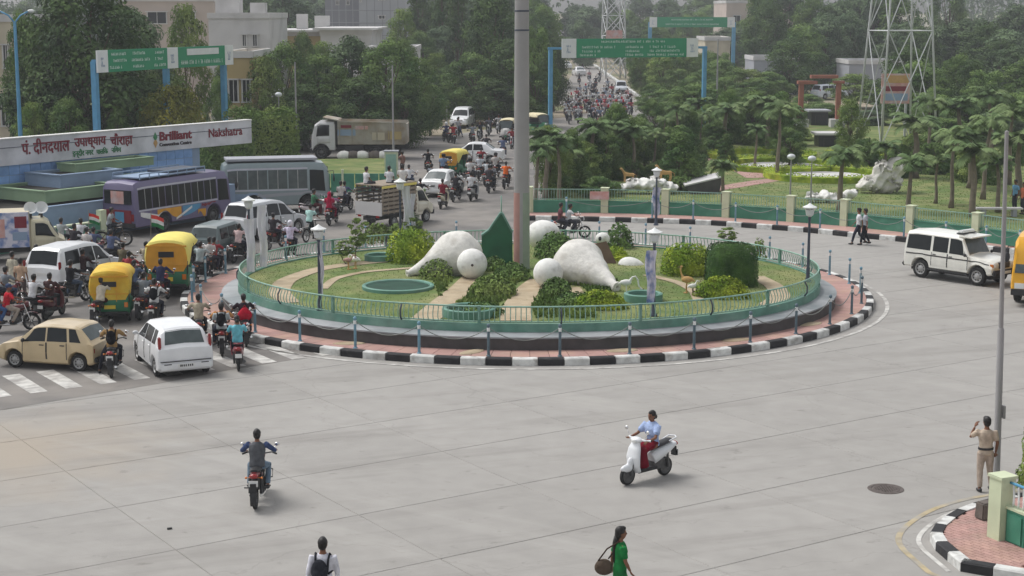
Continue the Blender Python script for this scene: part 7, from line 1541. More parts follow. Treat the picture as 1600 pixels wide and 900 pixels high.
# parked white vans and cars far behind the park read as pale shapes: see the traffic section
# ------------------------------------------------------------------ hedges left, median
def hedge(label, px0, px1, Y, top, dep, m, nl=5000, ls=.2, Y2=None):
    Y2 = Y2 or Y; A = Vector((xat(px0, Y), Y, 0)); B = Vector((xat(px1, Y2), Y2, 0)); d = B - A; L = d.length; H = zat(top, Y); t = thing('hedge', label, 'hedge', A, math.atan2(d.y, d.x)); mb = MB()
    for _ in range(nl):
        f = rnd.random()
        if f < .45: p, n = Vector((rnd.uniform(0, L), rnd.uniform(-.25, .1), rnd.uniform(.05, H))), Vector((0, -1, .3))
        elif f < .8: p, n = Vector((rnd.uniform(0, L), rnd.uniform(0, dep), H + rnd.uniform(-.2, .25))), Vector((0, 0, 1))
        else: s = rnd.choice((0, 1)); p, n = Vector((s * L + rnd.uniform(-.2, .2), rnd.uniform(0, dep), rnd.uniform(.05, H))), Vector((s * 2 - 1, -.2, .3))
        p.z += .18 * math.sin(p.x * 2.3) + .1 * math.sin(p.x * 5 + p.y * 3); leaf_quad(mb, p, n + rdir() * .8, ls * rnd.uniform(.7, 1.3))
    obj('foliage', mb.mesh('foliage', m), t); mb = MB(); mb.box((L / 2, dep / 2, H * .46), (L - .3, dep - .3, H * .9)); obj('twig_core', mb.mesh('twig_core', 'leaf_trim'), t)
hedge('dense dark green hedge at the right end of the sign wall', 318, 388, 95.5, 214, 3.0, 'leaf_mid', 5000, .2, 97); hedge('taller bright hedge behind the sign wall end', 380, 462, 101, 180, 3.5, 'leaf_light', 6000, .2, 103)
mg = struct('median_island', MB().prism([tuple(at(x, y).xy) for x, y in ((500, 297), (625, 300), (640, 285), (600, 250), (495, 252))], 0, .16).mesh('median_island', 'lawn_soil'))
mw = thing('median_wall', 'low green panel wall with pale posts around the grass median behind the cattle truck', 'wall', tuple(at(498, 300))); d = at(612, 300) - at(498, 300); mw.rotation_euler = (0, 0, math.atan2(d.y, d.x))
for k in range(6): mb = MB(); mb.box((.35 + .72 * k, 0, .55), (.66, .12, 1.1)); obj('panel', mb.mesh('panel', 'panel_green'), mw)
for k in range(4): mb = MB(); mb.box((1.44 * k, -.02, .68), (.12, .2, 1.36)); obj('post', mb.mesh('post', 'pale_green'), mw)
for i, px in enumerate((538, 552, 566, 586, 600)): p = at(px, 250, 0); mb = MB(); mb.ell((0, 0, .3), (.55, .4, .38), 10, 7); me = mb.mesh('boulder', 'stone_block' if i % 2 else 'white_plaster', smooth=True); tag(obj('boulder', me, None, (p.x, p.y, 0)), 'rounded roadside boulder in the row beside the dump truck', 'boulder', 'boulders beside the dump truck')
# ------------------------------------------------------------------ trees
rnd.seed(2024)
tpx('dark', 128, 104, -50, 250, 'huge dark spreading tree between the street light and the left sign board'); tpx('dark', 62, 110, 30, 120, 'dark tree behind the blue street light'); tpx('blue', 205, 114, 12, 150, 'dark bluish tree directly behind the left sign board'); tpx('light', 288, 126, 4, 86, 'sparse pale green tree above the middle of the left sign board'); tpx('yellow', 268, 101, 128, 130, 'yellowish flowering shrub below the left sign board'); tpx('mid', 232, 112, 112, 70, 'mid green tree behind the yellow shrub'); tpx('light', 40, 100, 155, 70, 'scrubby pale bush at the far left behind the sign wall'); tpx('blue', 158, 107, 70, 120, 'dark tree between the left sign posts'); tpx('mid', 335, 118, 120, 50, 'small tree behind the right post of the left sign board'); tpx('mid', 100, 100, 150, 90, 'bush behind the left end of the sign wall'); tpx('mid', 180, 101, 165, 60, 'low bush just behind the sign wall')
for i, (k, px, Y, top, wp, l) in enumerate((('mid', 440, 128, 66, 110, 'mid green tree left above the dump truck'), ('mid2', 500, 131, 82, 120, 'broad tree above the dump truck cab'), ('blue', 548, 134, 55, 130, 'tall bluish tree in the middle above the dump truck body'), ('mid', 604, 130, 62, 130, 'dense round tree behind the thin pale pole'), ('mid2', 648, 138, 86, 90, 'tree at the right end of the dump truck group'), ('dark', 470, 126, 128, 120, 'low dark tree right behind the dump truck cab'), ('dark', 560, 127, 118, 130, 'low dark tree behind the dump truck load'), ('dark', 630, 128, 122, 90, 'low dark tree behind the dump truck tail'), ('light', 410, 122, 84, 80, 'pale tree right of the beige doorway house'), ('mid', 520, 126, 160, 90, 'bushy undergrowth behind the dump truck'), ('mid', 670, 142, 130, 70, 'leafy tree beside the white jeep'))): tpx(k, px, Y, top, wp, l)
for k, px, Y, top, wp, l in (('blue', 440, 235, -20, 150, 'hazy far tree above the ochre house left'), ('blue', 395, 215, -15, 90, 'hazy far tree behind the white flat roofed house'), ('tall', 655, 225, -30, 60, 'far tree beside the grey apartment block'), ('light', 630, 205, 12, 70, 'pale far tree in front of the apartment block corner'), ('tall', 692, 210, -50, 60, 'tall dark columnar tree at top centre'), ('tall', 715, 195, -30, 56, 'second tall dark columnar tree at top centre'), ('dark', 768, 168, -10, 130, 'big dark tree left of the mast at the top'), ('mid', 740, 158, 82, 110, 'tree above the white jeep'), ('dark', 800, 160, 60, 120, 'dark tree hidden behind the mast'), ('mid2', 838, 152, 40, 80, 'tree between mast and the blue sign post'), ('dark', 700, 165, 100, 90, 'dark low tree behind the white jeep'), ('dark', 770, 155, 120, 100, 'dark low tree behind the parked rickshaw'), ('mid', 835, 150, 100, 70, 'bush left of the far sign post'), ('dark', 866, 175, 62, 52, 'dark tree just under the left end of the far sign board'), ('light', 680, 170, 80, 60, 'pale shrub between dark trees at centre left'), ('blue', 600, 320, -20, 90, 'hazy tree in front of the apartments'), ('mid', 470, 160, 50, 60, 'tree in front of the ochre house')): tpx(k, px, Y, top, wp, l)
for k, px, Y, top, wp, l in (('mid', 355, 135, 78, 60, 'leafy tree in front of the white flat roofed house'), ('mid', 30, 112, 20, 70, 'leafy tree covering the far left houses'), ('light', 500, 165, 62, 70, 'pale tree hiding the foot of the ochre house'), ('mid', 630, 160, 60, 60, 'tree hiding the broken roofed white house')): tpx(k, px, Y, top, wp, l)
# park trees and palms
for k, px, Y, top, wp, l in (('mid', 945, 106, 180, 78, 'bushy tree on the park corner beside the white statue rock'), ('cone', 1066, 97, 202, 88, 'cone shaped tree behind the slanting block'), ('mid', 918, 110, 205, 60, 'small tree at the left of the park corner'), ('mid', 1000, 118, 180, 70, 'tree behind the statue rock'), ('cone', 1140, 112, 205, 40, 'small clipped dark tree by the pink park path'), ('light', 1335, 118, 150, 60, 'bright leafy tree right of the orange arch'), ('mid', 1240, 112, 196, 60, 'small park tree left of the black stall'), ('mid', 1180, 130, 140, 70, 'tree left of the orange arch'), ('mid', 1090, 150, 128, 120, 'wide green tree under the right end of the far sign board'), ('mid2', 1150, 145, 150, 100, 'flat green tree in the middle of the park')): tpx(k, px, Y, top, wp, l)
for i, px, Y, top, l in ((0, 838, 88, 206, 'palm closest to the mast at the park corner'), (0, 876, 90, 198, 'second palm at the park corner'), (1, 858, 96, 215, 'shorter palm behind the corner palms'), (0, 968, 108, 190, 'palm behind the bushy corner tree'), (2, 1098, 122, 160, 'tall palm left of the yellow ring hedges'), (2, 1128, 126, 170, 'tall palm in the row behind the park path'), (2, 1064, 118, 150, 'tall palm behind the cone shaped tree'), (0, 1010, 112, 178, 'palm in front of the far white building gap'), (1, 1322, 86, 215, 'leaning dark palm before the white rock sculpture'), (1, 1432, 86, 226, 'dark palm right of the white rock sculpture'), (1, 1136, 88, 232, 'drooping palm in front of the pink path'), (2, 1222, 104, 150, 'palm behind the central ring hedge'), (2, 1500, 88, 185, 'palm left of the right grey pole'), (2, 1550, 92, 165, 'palm behind the right grey pole'), (1, 1535, 84, 210, 'short palm beside the right grey pole'), (2, 1460, 110, 140, 'tall palm at the right of the pylon'), (2, 1590, 100, 150, 'palm at the right edge of the park'), (0, 1186, 110, 180, 'palm between the ring hedges and the arch'), (2, 1040, 125, 165, 'palm row behind the far animal statue')):
    palm(i, xat(px, Y), Y, max(2, zat(top, Y) - 1.0), l, z=.1)
rnd.seed(64)
for i in range(46):
    px = lerp(850, 1250, (i + rnd.random()) / 46); Y = rnd.choice((96, 104, 112, 120, 128)) + rnd.uniform(-3, 3)
    if px < 1010: Y = min(Y, 90 + (px - 835) * .12)
    elif px > 1085: Y = rnd.uniform(120, 134)
    elif px > 1035: Y = max(Y, 104)
    part = min(2, i * 3 // 46); wh = ('along the park near the mast', 'left of the ring hedges', 'around the ring hedges')[part]
    if i % 4 == 0: h = rnd.uniform(2.8, 4.4); palm(rnd.choice((0, 1, 2)), xat(px, Y), Y, h - .8, 'palm with drooping fronds in the mixed belt ' + wh, 'palms in the mixed park belt', .1, 1.2)
    elif i % 2: h = rnd.uniform(2.6, 4.8); kd = rnd.choice(('mid', 'light', 'cone', 'mid2')); tree(kd, xat(px, Y), Y, h, rnd.uniform(2.2, 3.4), {'mid': 'rounded', 'light': 'pale', 'cone': 'pointed', 'mid2': 'flat topped'}[kd] + ' small tree in the mixed belt ' + wh, 'small trees in the mixed park belt')
    else: tree('bush', xat(px, Y), Y, rnd.uniform(1.2, 2.0), rnd.uniform(2., 3.), 'bushy shrub in the mixed belt ' + wh, 'shrubs in the mixed park belt', name='shrub', cat='shrub')
for i, px in enumerate((1395, 1440, 1475, 1510, 1530, 1560, 1575, 1605, 1625)):
    Y = (96, 104, 90, 112, 98, 118, 86, 94, 108)[i]; palm(i % 3, xat(px, Y), Y, (2.6, 3.4, 2.4, 4.0, 3.2, 4.4, 2.6, 3.2, 3.8)[i], 'palm among the many at the right side of the park', 'palms at the right side of the park', .1, 1.25)
rnd.seed(77)
ADJ = dict(mid='rounded ', mid2='flat topped ', light='paler ', dark='darker ', blue='greyish ', bush='bushy ', bushl='yellower ')
ZN = [  # zone: columns, distance, top rows, count, kinds, label
 ((1012, 1215), (150, 195), (92, 150), 14, ('mid', 'mid2', 'light', 'mid'), 'tree in the belt under the far signs', 'trees under the far sign boards', (50, 100)),
 ((1200, 1420), (150, 190), (100, 175), 12, ('mid', 'mid2', 'blue', 'light'), 'tree in the belt around the orange arch', 'trees around the orange arch', (50, 95)),
 ((1420, 1660), (118, 165), (60, 190), 22, ('mid', 'dark', 'mid2', 'blue'), 'tree in the wood at the right edge', 'trees in the wood at the right edge', (70, 130)),
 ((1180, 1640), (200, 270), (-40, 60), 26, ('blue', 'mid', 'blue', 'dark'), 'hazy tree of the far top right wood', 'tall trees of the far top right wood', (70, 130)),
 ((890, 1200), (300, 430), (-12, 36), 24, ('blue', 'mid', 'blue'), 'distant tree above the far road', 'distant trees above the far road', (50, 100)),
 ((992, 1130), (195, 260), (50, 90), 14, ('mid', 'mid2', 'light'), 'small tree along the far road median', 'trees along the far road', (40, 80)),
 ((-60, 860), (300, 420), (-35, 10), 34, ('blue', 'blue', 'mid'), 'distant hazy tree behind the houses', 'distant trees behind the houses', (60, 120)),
 ((650, 860), (190, 260), (-30, 60), 14, ('dark', 'mid', 'blue'), 'tree of the grove behind the mast', 'trees of the grove behind the mast', (60, 100)),
 ((1330, 1600), (100, 116), (205, 232), 9, ('bush', 'bushl', 'bush'), 'low shrub at the back of the park lawn', 'shrubs at the back of the park lawn', (40, 80)),
 ((860, 1010), (95, 108), (262, 278), 7, ('bush', 'bush', 'bushl'), 'dark low shrub along the left edge of the park corner', 'shrubs along the park corner', (26, 46)),
 ((1080, 1260), (132, 142), (178, 205), 8, ('bush', 'bushl'), 'low shrub behind the ring hedges', 'shrubs behind the ring hedges', (40, 70)),
]
for (c0, c1), (y0, y1), (t0, t1), n, kinds, l, g, (w0, w1) in ZN:
    for i in range(n):
        px = lerp(c0, c1, (i + rnd.uniform(.1, .9)) / n); Y = rnd.uniform(y0, y1); tp = lerp(t0, t1, 1 - (Y - y0) / (y1 - y0)) + rnd.uniform(-8, 8)
        bush = kinds[0] == 'bush'; kd = rnd.choice(kinds); tpx(kd, px, Y, tp, rnd.uniform(w0, w1), ADJ[kd] + l + (' towards its left end', ' near its middle', ' towards its right end')[min(2, i * 3 // n)], g, name='shrub' if bush else 'tree', cat='shrub' if bush else 'tree')
# far wood closing the horizon
def farwood():
    rnd.seed(5); mb = MB()
    for i in range(90):
        X = rnd.uniform(-260, 290); Y = rnd.uniform(470, 620); H = rnd.uniform(14, 24); wv = rnd.uniform(8, 16)
        for _ in range(260):
            d = rdir(); leaf_quad(mb, Vector((X + d.x * wv * .6, Y + d.y * wv * .5, H * .5 + d.z * H * .5)), d + rdir() * .6, 1.5)
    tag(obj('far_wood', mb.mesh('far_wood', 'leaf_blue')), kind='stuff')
farwood()
sheet('far_road', [at(866, 162), at(890, 122), at(902, 106), at(886, 80), at(868, 58), at(858, 44), at(884, 44), at(900, 62), at(918, 84), at(930, 106), at(962, 128), at(1006, 162)], -.02, 'asphalt')
for px0, py0, px1, py1 in ((1006, 158, 928, 102),):
    a, b = at(px0, py0), at(px1, py1); md = thing('median_kerb', 'pale kerb of the planted median running up the far road', 'kerb', a); K = along([Vector((0, 0, 0)), b - a], 4.0)
    for i in range(len(K) - 1): m_ = (K[i] + K[i + 1]) / 2; d = K[i + 1] - K[i]; obj('kerb_stone', MB().box((0, 0, .15), (3.9, .4, .3)).mesh('kerb_stone', 'kerb_white'), md, m_, math.atan2(d.y, d.x))
# ================================================================== TRAFFIC AND PEOPLE
USED = {}
def first(kind):
    """the first call of a kind returns the builder's own object, later calls copies of it"""
    return USED.get(kind)
def veh(kind, builder, px, py, head, label, cat, color=None, parts=(), group=None, scale=None, z=0.):
    p = at(px, py); loc = (p.x, p.y, z); rz = R(head)
    if kind not in USED:
        t = builder(label); USED[kind] = t; t.location = loc; t.rotation_euler = (0, 0, rz); t['label'] = label; t['category'] = cat
        if group: t['group'] = group
        if scale: t.scale = (scale,) * 3
        if color:
            for c in descend(t):
                if c.name.split('.')[0] in parts: c.color = (*lin(color), 1)
        return t
    return copy_tree(USED[kind], loc, rz, label, group, {k: lin(color) for k in parts} if color else None, scale, cat)
BP = ('tank', 'side_panel', 'headlight_cowl', 'front_mudguard'); SP = ('front_apron', 'front_mudguard', 'rear_body', 'handlebar_cowl', 'grab_rail'); CP = ('body', 'door', 'roof_vent')
def two(kind, px, py, head, color, label, riders, group=None, vox=.032):
    b = {'bike': lambda l: make_motorbike(color, l), 'scooter': lambda l: make_scooter(color, l), 'bicycle': lambda l: make_bicycle(color, l)}[kind]
    t = veh(kind, b, px, py, head, label, {'bike': 'motorbike', 'scooter': 'scooter', 'bicycle': 'bicycle'}[kind], color, {'bike': BP, 'scooter': SP, 'bicycle': ('frame',)}[kind], group)
    out = [t]; h = R(head)
    for i, rd in enumerate(riders):
        rd = dict(rd); dx = (-.18, -.56)[i] if kind == 'bike' else ((-.20, -.56)[i] if kind == 'scooter' else -.20)
        pose = rd.pop('pose', ('ride' if kind == 'bike' else 'scoot' if kind == 'scooter' else 'pedal') if i == 0 else 'pillion'); lab = rd.pop('label'); rd.setdefault('vox', vox)
        q = t.location + Vector((math.cos(h), math.sin(h), 0)) * dx; out.append(person(lab, q, h, pose, group=rd.pop('group', None), **rd))
    return out
W_, K_, N_, G_ = (206, 206, 204), (38, 38, 42), (44, 50, 72), (118, 122, 128)
rnd.seed(11)
# ---- foreground
two('bike', 405, 782, 91.5, (120, 22, 28), 'red tailed motorbike ridden away from the viewer across the open concrete', [dict(label='person riding the lone foreground motorbike in a grey vest over blue sleeves and jeans', outfit='long', top=(66, 80, 116), bot=(112, 130, 146), vox=.018)])
rider = [o for o in bpy.data.objects if o.get('label', '').startswith('person riding the lone')][0]; J = pose_joints('ride'); mb = MB(); pel, che, nec = J['pel'], J['che'], J['nec']
mb.etube([(pel + Vector((-.01, 0, -.05)), .135, .182), (lerp(pel, che, .5), .125, .165), (che, .142, .19), (lerp(che, nec, .62), .118, .178), (nec + Vector((0, 0, -.005)), .07, .08)], 14); obj('vest', remesh(mb, 'vest', 'cloth', .02, 3), rider, color=lin((88, 90, 94)))
sc_ = two('scooter', 1010, 750, 221, (222, 224, 226), 'white scooter crossing the open concrete towards the viewer', [dict(label='person riding the white foreground scooter in a light blue shawl and maroon skirt', outfit='saree', top=(150, 168, 204), bot=(112, 26, 40), hair='bun', hat=(20, 18, 18), vox=.018)])
# shawl over the scooter rider
J = pose_joints('scoot'); mb = MB(); c = J['che']; mb.etube([(c + Vector((.0, 0, -.10)), .14, .20), (c + Vector((.01, 0, .05)), .145, .215), (J['nec'] + Vector((-.01, 0, -.06)), .12, .20), (J['nec'] + Vector((-.01, 0, .02)), .075, .085)], 14)
for i in (0, 1): mb.tube([J['sh'][i] + Vector((0, 0, 0)), lerp(J['sh'][i], J['el'][i], .7)], [.085, .08], 10)
obj('shawl', remesh(mb, 'shawl', 'cloth', .02, 3), sc_[1], color=lin((168, 186, 222)))
p = at(1537, 768); person('person in khaki police uniform and dark belt, standing with a hand raised to the face', p, R(97), 'phone', 'short', (186, 170, 152), (176, 160, 146), vox=.018, scale=1.02)
mb = MB(); Jp = pose_joints('phone'); mb.etube([(Jp['pel'] + Vector((0, 0, .035)), .128, .174), (Jp['pel'] + Vector((0, 0, .085)), .126, .172)], 16); cop = [o for o in bpy.data.objects if o.get('label', '').startswith('person in khaki')][0]; obj('belt', mb.mesh('belt', 'dark_plastic', smooth=True, sharp=40), cop)
p = at(507, 986); wp = person('person walking at the bottom edge in a white shirt with a dark backpack', p, R(84), 'walk', 'long', (214, 214, 222), (60, 62, 78), vox=.018)
backpack('dark grey backpack on the walker at the bottom edge', wp, 'walk', (44, 46, 52), (0, .02, -.05))
p = at(968, 961); gp = person('person in a green dress with a long dark plait walking right at the bottom edge', p, R(12), 'walk', 'kurta', (34, 118, 62), (34, 104, 58), hair='plait', vox=.018, scale=.97)
hb = thing('shoulder_bag', 'brown shoulder bag hanging behind the walker in the green dress', 'bag', (p.x - .30, p.y - .08, .93), R(12)); mb = MB(); mb.ell((0, 0, 0), (.17, .11, .15), 12, 8); mb.ell((.02, 0, -.05), (.15, .11, .10), 12, 8); obj('pouch', remesh(mb, 'pouch', 'cloth', .02, 2), hb, color=lin((88, 76, 66))); mb = MB(); mb.tube([(-.1, .0, .12), (.05, -.05, .35), (.25, -.08, .47), (.33, .1, .44), (.3, .17, .3), (.12, .12, .1)], .014, 6); obj('strap', mb.mesh('strap', 'cloth', smooth=True), hb, color=lin((70, 58, 48)))
# ---- pedestrians by the far kerb
p = at(1341, 382); person('person in a white shirt and dark trousers striding along the far kerb', p, R(172), 'stride', 'short', (214, 214, 216), (50, 54, 66)); p = at(1351, 383); person('person in a pale grey shirt walking close beside the white shirted one', p, R(165), 'walk', 'short', (168, 172, 178), (36, 38, 46))
# ---- cars
def car(kind, sp, px, py, head, color, label, cat='car', **k): return veh(kind, lambda l: make_car('parked_car' if 0 else 'car', l, cat, color, sp)[0], px, py, head, label, cat, color, CP + ('rear_bumper', 'front_bumper', 'mirror') if sp.get('mirror_mat') else CP, **k)
def carw(kind, sp, X, Y, head, color, label, cat='car'):
    q = Vector((X, Y, 0)); t = car(kind, sp, 800, 500, head, color, label, cat); t.location = q; return t
carw('hatch', HATCH, -13.86, 48.7, 165, (192, 172, 136), 'beige small hatchback waiting sideways beside the zebra crossing'); carw('tall', TALLHATCH, -10.36, 48.6, 115, (224, 225, 226), 'white hatchback seen from behind on the zebra crossing')
p = at(52, 460); h = R(70); carw('mpv', MPV, p.x + 2.25 * math.cos(h) + .35, p.y + 2.25 * math.sin(h), 70, (226, 227, 228), 'white people carrier in the left queue beyond the motorbikes')
p = at(405, 372); carw('mpv', MPV, p.x + .2, p.y + .9, 58, (196, 198, 200), 'silver people carrier in the queue beside the grey blue bus'); p = at(340, 408); carw('wagon', WAGON, p.x + .1, p.y + .9, 72, (88, 102, 102), 'dark green boxy car behind the orange backed rickshaw')
p = at(690, 307); carw('sedan', SEDAN, p.x, p.y + 1.3, 74, (222, 222, 220), 'white saloon car seen from behind among the far motorbikes'); p = at(741, 255); carw('sedan', SEDAN, p.x, p.y + .4, 172, (224, 224, 224), 'white saloon car crossing leftwards at the far junction'); p = at(722, 198); carw('mpv', MPV, p.x, p.y + .8, 262, (222, 223, 224), 'white jeep like car coming forward under the trees'); p = at(970, 146); carw('wagon', WAGON, p.x, p.y, 268, (196, 200, 206), 'pale grey car coming forward behind the motorbike crowd')
mid = (at(1435, 433) + at(1527.5, 447.5)) / 2; hd = -50; h = R(hd); n = Vector((math.sin(h), -math.cos(h), 0)); c_ = mid - n * .78; carw('jeep', JEEP, c_.x, c_.y, hd, (226, 225, 216), 'white long jeep with a roof light bar entering from the right', 'jeep')
# ---- buses and trucks
def placed(t, X, Y, head): t.location = (X, Y, 0); t.rotation_euler = (0, 0, R(head)); return t
t, S = make_bus('bus', 'purple bus with yellow and blue painted swirls and a dark red rear', 'bus', (106, 98, 130), 7.2, 2.15, 2.62, 6)
p = at(214, 371); h = R(61); f = Vector((math.cos(h), math.sin(h), 0)); l_ = Vector((-f.y, f.x, 0)); placed(t, *(p + f * 3.6 + l_ * 1.08).xy, 61)
def swoosh(S, t, name, m, sd, x0, x1, fn0, fn1, off=.02, nu=16):
    mb = MB(); S.grid(mb, lambda u, v: S.pt(lerp(x0, x1, u), lerp(fn0(u), fn1(u), v), sd), nu, 3, off, rim=False); return obj(name, mb.mesh(name, m, smooth=True), t)
for sd in (-1, 1):
    swoosh(S, t, 'painted_swirl', 'canvas_orange', sd, -2.1, -.35, lambda u: 2.75 + .35 * math.sin(u * 5), lambda u: 3.93, .016); swoosh(S, t, 'painted_swirl', 'white_plaster', sd, -3.3, -1.45, lambda u: 3.35 - 1.25 * u ** .8, lambda u: 3.92 - 1.1 * u ** 1.2, .026); swoosh(S, t, 'painted_swirl', 'gantry_blue', sd, -.25, 1.1, lambda u: 2.5 + .9 * u * u, lambda u: 3.93, .016)
    swoosh(S, t, 'painted_swirl', 'white_plaster', sd, -.75, .45, lambda u: 2.15 + 1.3 * u, lambda u: 2.45 + 1.35 * u, .026); swoosh(S, t, 'painted_swirl', 'canvas_orange', sd, .9, 1.5, lambda u: 2.4 + .4 * math.sin(u * 6), lambda u: 3.1, .02); swoosh(S, t, 'painted_lettering', 'letter_red', sd, 1.2, 2.3, lambda u: 3.45 + .1 * math.sin(u * 20), lambda u: 3.8 + .08 * math.sin(u * 31), .022)
for nm, x, y, z, sx, sy, sz, m in (('rear_window', -3.63, 0, 1.88, .06, 1.66, .66, 'glass'), ('rear_poster', -3.67, 0, 1.86, .02, .8, .6, 'poster_pink'), ('rear_panel', -3.64, .1, .92, .04, 1.8, .68, 'letter_red'), ('rear_badge', -3.67, -.1, .92, .02, .55, .5, 'gantry_blue')):
    mb = MB(); mb.box((x, y, z), (sx, sy, sz)); obj(nm, mb.mesh(nm, m), t)
mb = MB(); mb.box((-.6, 0, 2.76), (4.8, 1.7, .06))
for y in (-.85, .85):
    mb.beam((-3.0, y, 2.94), (1.8, y, 2.94), .05)
    for k in range(8): mb.beam((-3.0 + .685 * k, y, 2.68), (-3.0 + .685 * k, y, 2.94), .04)
obj('roof_rack', mb.mesh('roof_rack', 'blue_grey'), t); mb = MB(); mb.box((.6, 0, 2.84), (2.6, 1.4, .14)); obj('roof_tarpaulin', mb.mesh('roof_tarpaulin', 'lamp_dark'), t)
t, S = make_bus('bus', 'grey blue bus with white roof standing crosswise behind the silver people carrier', 'bus', (132, 146, 148), 5.6, 2.2, 2.7, 4); p = at(427, 333); placed(t, p.x, p.y + .8, 14)
for sd in (-1, 1): swoosh(S, t, 'painted_swirl', 'blue_grey', sd, -3.4, -.6, lambda u: 2.3 + .4 * u, lambda u: 3.85 - .4 * u); swoosh(S, t, 'painted_swirl', 'wall_grey', sd, -1.0, 3.0, lambda u: 2.9 + .4 * math.sin(u * PI), lambda u: 3.4 + .3 * math.sin(u * PI), .024); swoosh(S, t, 'painted_swirl', 'panel_green', sd, 2.3, 3.3, lambda u: 2.4, lambda u: 3.3 - .5 * u, .024)
mb = MB(); mb.box((-.2, 0, 2.86), (4.8, 1.7, .12)); obj('roof_cover', mb.mesh('roof_cover', 'wall_grey'), t)
for c in descend(t):
    if c.name.startswith('window'): c.data.materials[0] = M['pale_glass']
t, S = make_bus('minibus', 'yellow minibus cut off by the right edge of the view', 'minibus', (232, 170, 30), 6.0, 2.0, 2.6, 4); p = at(1621, 482); h = R(246); f = Vector((math.cos(h), math.sin(h), 0)); l_ = Vector((-f.y, f.x, 0)); placed(t, *(p - f * 3.05 + l_ * .0).xy, 246)
t = make_dump_truck('white cabbed dump truck with a beige poster covered tipper body facing left'); p = at(560, 249); placed(t, p.x + .1, p.y + 1.0, 179)
t = make_pickup('cattle truck with a tall slatted cage seen from behind, people sitting on top', 'cattle'); p = at(560, 357); h = R(55); placed(t, *(p + Vector((math.cos(h), math.sin(h), 0)) * 2.1 + Vector((.55, 0, 0))).xy, 55); TR = t
t = make_pickup('advertising pickup with printed side boards and loudspeaker horns at the left edge', 'advert'); p = at(-8, 412); placed(t, p.x + .6, p.y + 1.0, 18); AD = t
for i, dx in enumerate((.7, 1.15)):
    q = AD.matrix_basis @ Vector((dx, -.2, 2.02 if 0 else 1.92)); hn = thing('loudspeaker_horn', ('white loudspeaker horn at the left on the advertising pickup roof', 'white loudspeaker horn at the right on the advertising pickup roof')[i], 'loudspeaker', q, R(-70)); mb = MB(); mb.lathe([(.04, -.32), (.07, -.2), (.13, -.05), (.26, .1), (.28, .12), (.24, .1), (.05, -.1), (0, -.1)], 20); o = obj('horn', mb.mesh('horn', 'sign_white', smooth=True, sharp=50), hn, (0, 0, .32)); o.rotation_euler = (0, R(62), 0); mb = MB(); mb.box((0, 0, .06), (.1, .1, .3)); obj('bracket', mb.mesh('bracket', 'dark_plastic'), hn)
# ---- rickshaws
t = make_rickshaw('yellow and green auto rickshaw nearest the zebra crossing, seen from behind', 1.06, 'canvas_yellow', 'canvas_yellow'); p = at(174, 506); placed(t, p.x - .2, p.y + 1.4, 97)
t = make_rickshaw('large auto rickshaw with orange yellow canvas back in front of the dark green car', 1.25, 'canvas_pale', 'canvas_orange'); p = at(264, 464); placed(t, p.x - .1, p.y + 1.6, 92)
t2 = copy_tree(t, (0, 0, 0), 0, 'pale yellow roofed auto rickshaw between the two white saloon cars', None, None, 1.0); p = at(712, 276); placed(t2, p.x, p.y + .6, 70)
for px, py, hd, l in ((793, 218, 262, 'auto rickshaw facing forward just left of the mast'), (842, 208, 300, 'cream and red auto rickshaw just right of the mast'), (1030, 176, 265, 'auto rickshaw with a round yellow roof at the right of the crowd')):
    t2 = copy_tree(t, (0, 0, 0), 0, l, None, None, 1.0); p = at(px, py); placed(t2, p.x, p.y, hd)
    for c in descend(t2):
        if c.name.startswith(('canopy', 'body', 'back_panel')): c.material_slots[0].link = 'OBJECT'; c.material_slots[0].material = M['wall_white' if c.name.startswith('body') and px < 800 else 'canvas_cream' if not c.name.startswith('body') else 'auto_green']
# ---- motorbikes of the left queue
two('bike', 178, 583, 97, (30, 30, 34), 'black motorbike close behind the beige hatchback', [dict(label='person in tan shirt on the motorbike behind the beige hatchback', top=(156, 126, 84), bot=(40, 42, 50), pose='ride_foot')], vox=.024)
bp_ = [o for o in bpy.data.objects if o.get('label', '').startswith('person in tan shirt')][0]; backpack('black backpack on the rider behind the beige hatchback', bp_, 'ride_foot', (24, 24, 28))
two('scooter', 372, 573, 101, (132, 30, 48), 'maroon scooter nearest the roundabout kerb', [dict(label='person in turquoise patterned dress on the maroon scooter by the kerb', outfit='kurta', top=(112, 186, 200), bot=(36, 38, 50), hair='bun')], vox=.024)
two('bike', 348, 551, 99, (120, 20, 24), 'red tailed motorbike with two riders between white hatchback and maroon scooter', [dict(label='person in orange tan shirt driving the two rider motorbike', top=(196, 140, 86), bot=(46, 50, 70)), dict(label='person in grey and white shirt, pillion of the orange shirted rider', top=(170, 176, 176), bot=(36, 38, 50))], vox=.026)
bp_ = [o for o in bpy.data.objects if o.get('label', '').startswith('person in grey and white shirt')][0]; backpack('black backpack on the pillion beside the white hatchback', bp_, 'pillion', (26, 26, 30))
two('bike', 382, 536, 104, (40, 42, 50), 'dark motorbike against the roundabout kerb beyond the maroon scooter', [dict(label='person in black shirt on the motorbike against the roundabout kerb', top=(48, 40, 46), bot=(50, 50, 60))], vox=.026)
q = at(382, 536); bg_ = thing('carry_bag', 'red cloth bag on the back of the kerbside motorbike', 'bag', (q.x + .12, q.y - .5, 1.02), R(104)); mb = MB(); mb.ell((0, 0, 0), (.16, .24, .20), 12, 8); mb.ell((0, 0, .12), (.10, .15, .14), 10, 8); obj('sack', remesh(mb, 'sack', 'cloth', .03, 2), bg_, color=lin((176, 24, 48))); mb = MB(); mb.tube([(0, -.08, .2), (0, 0, .32), (0, .08, .2)], .015, 6); obj('handle', mb.mesh('handle', 'cloth'), bg_, color=lin((150, 20, 40)))
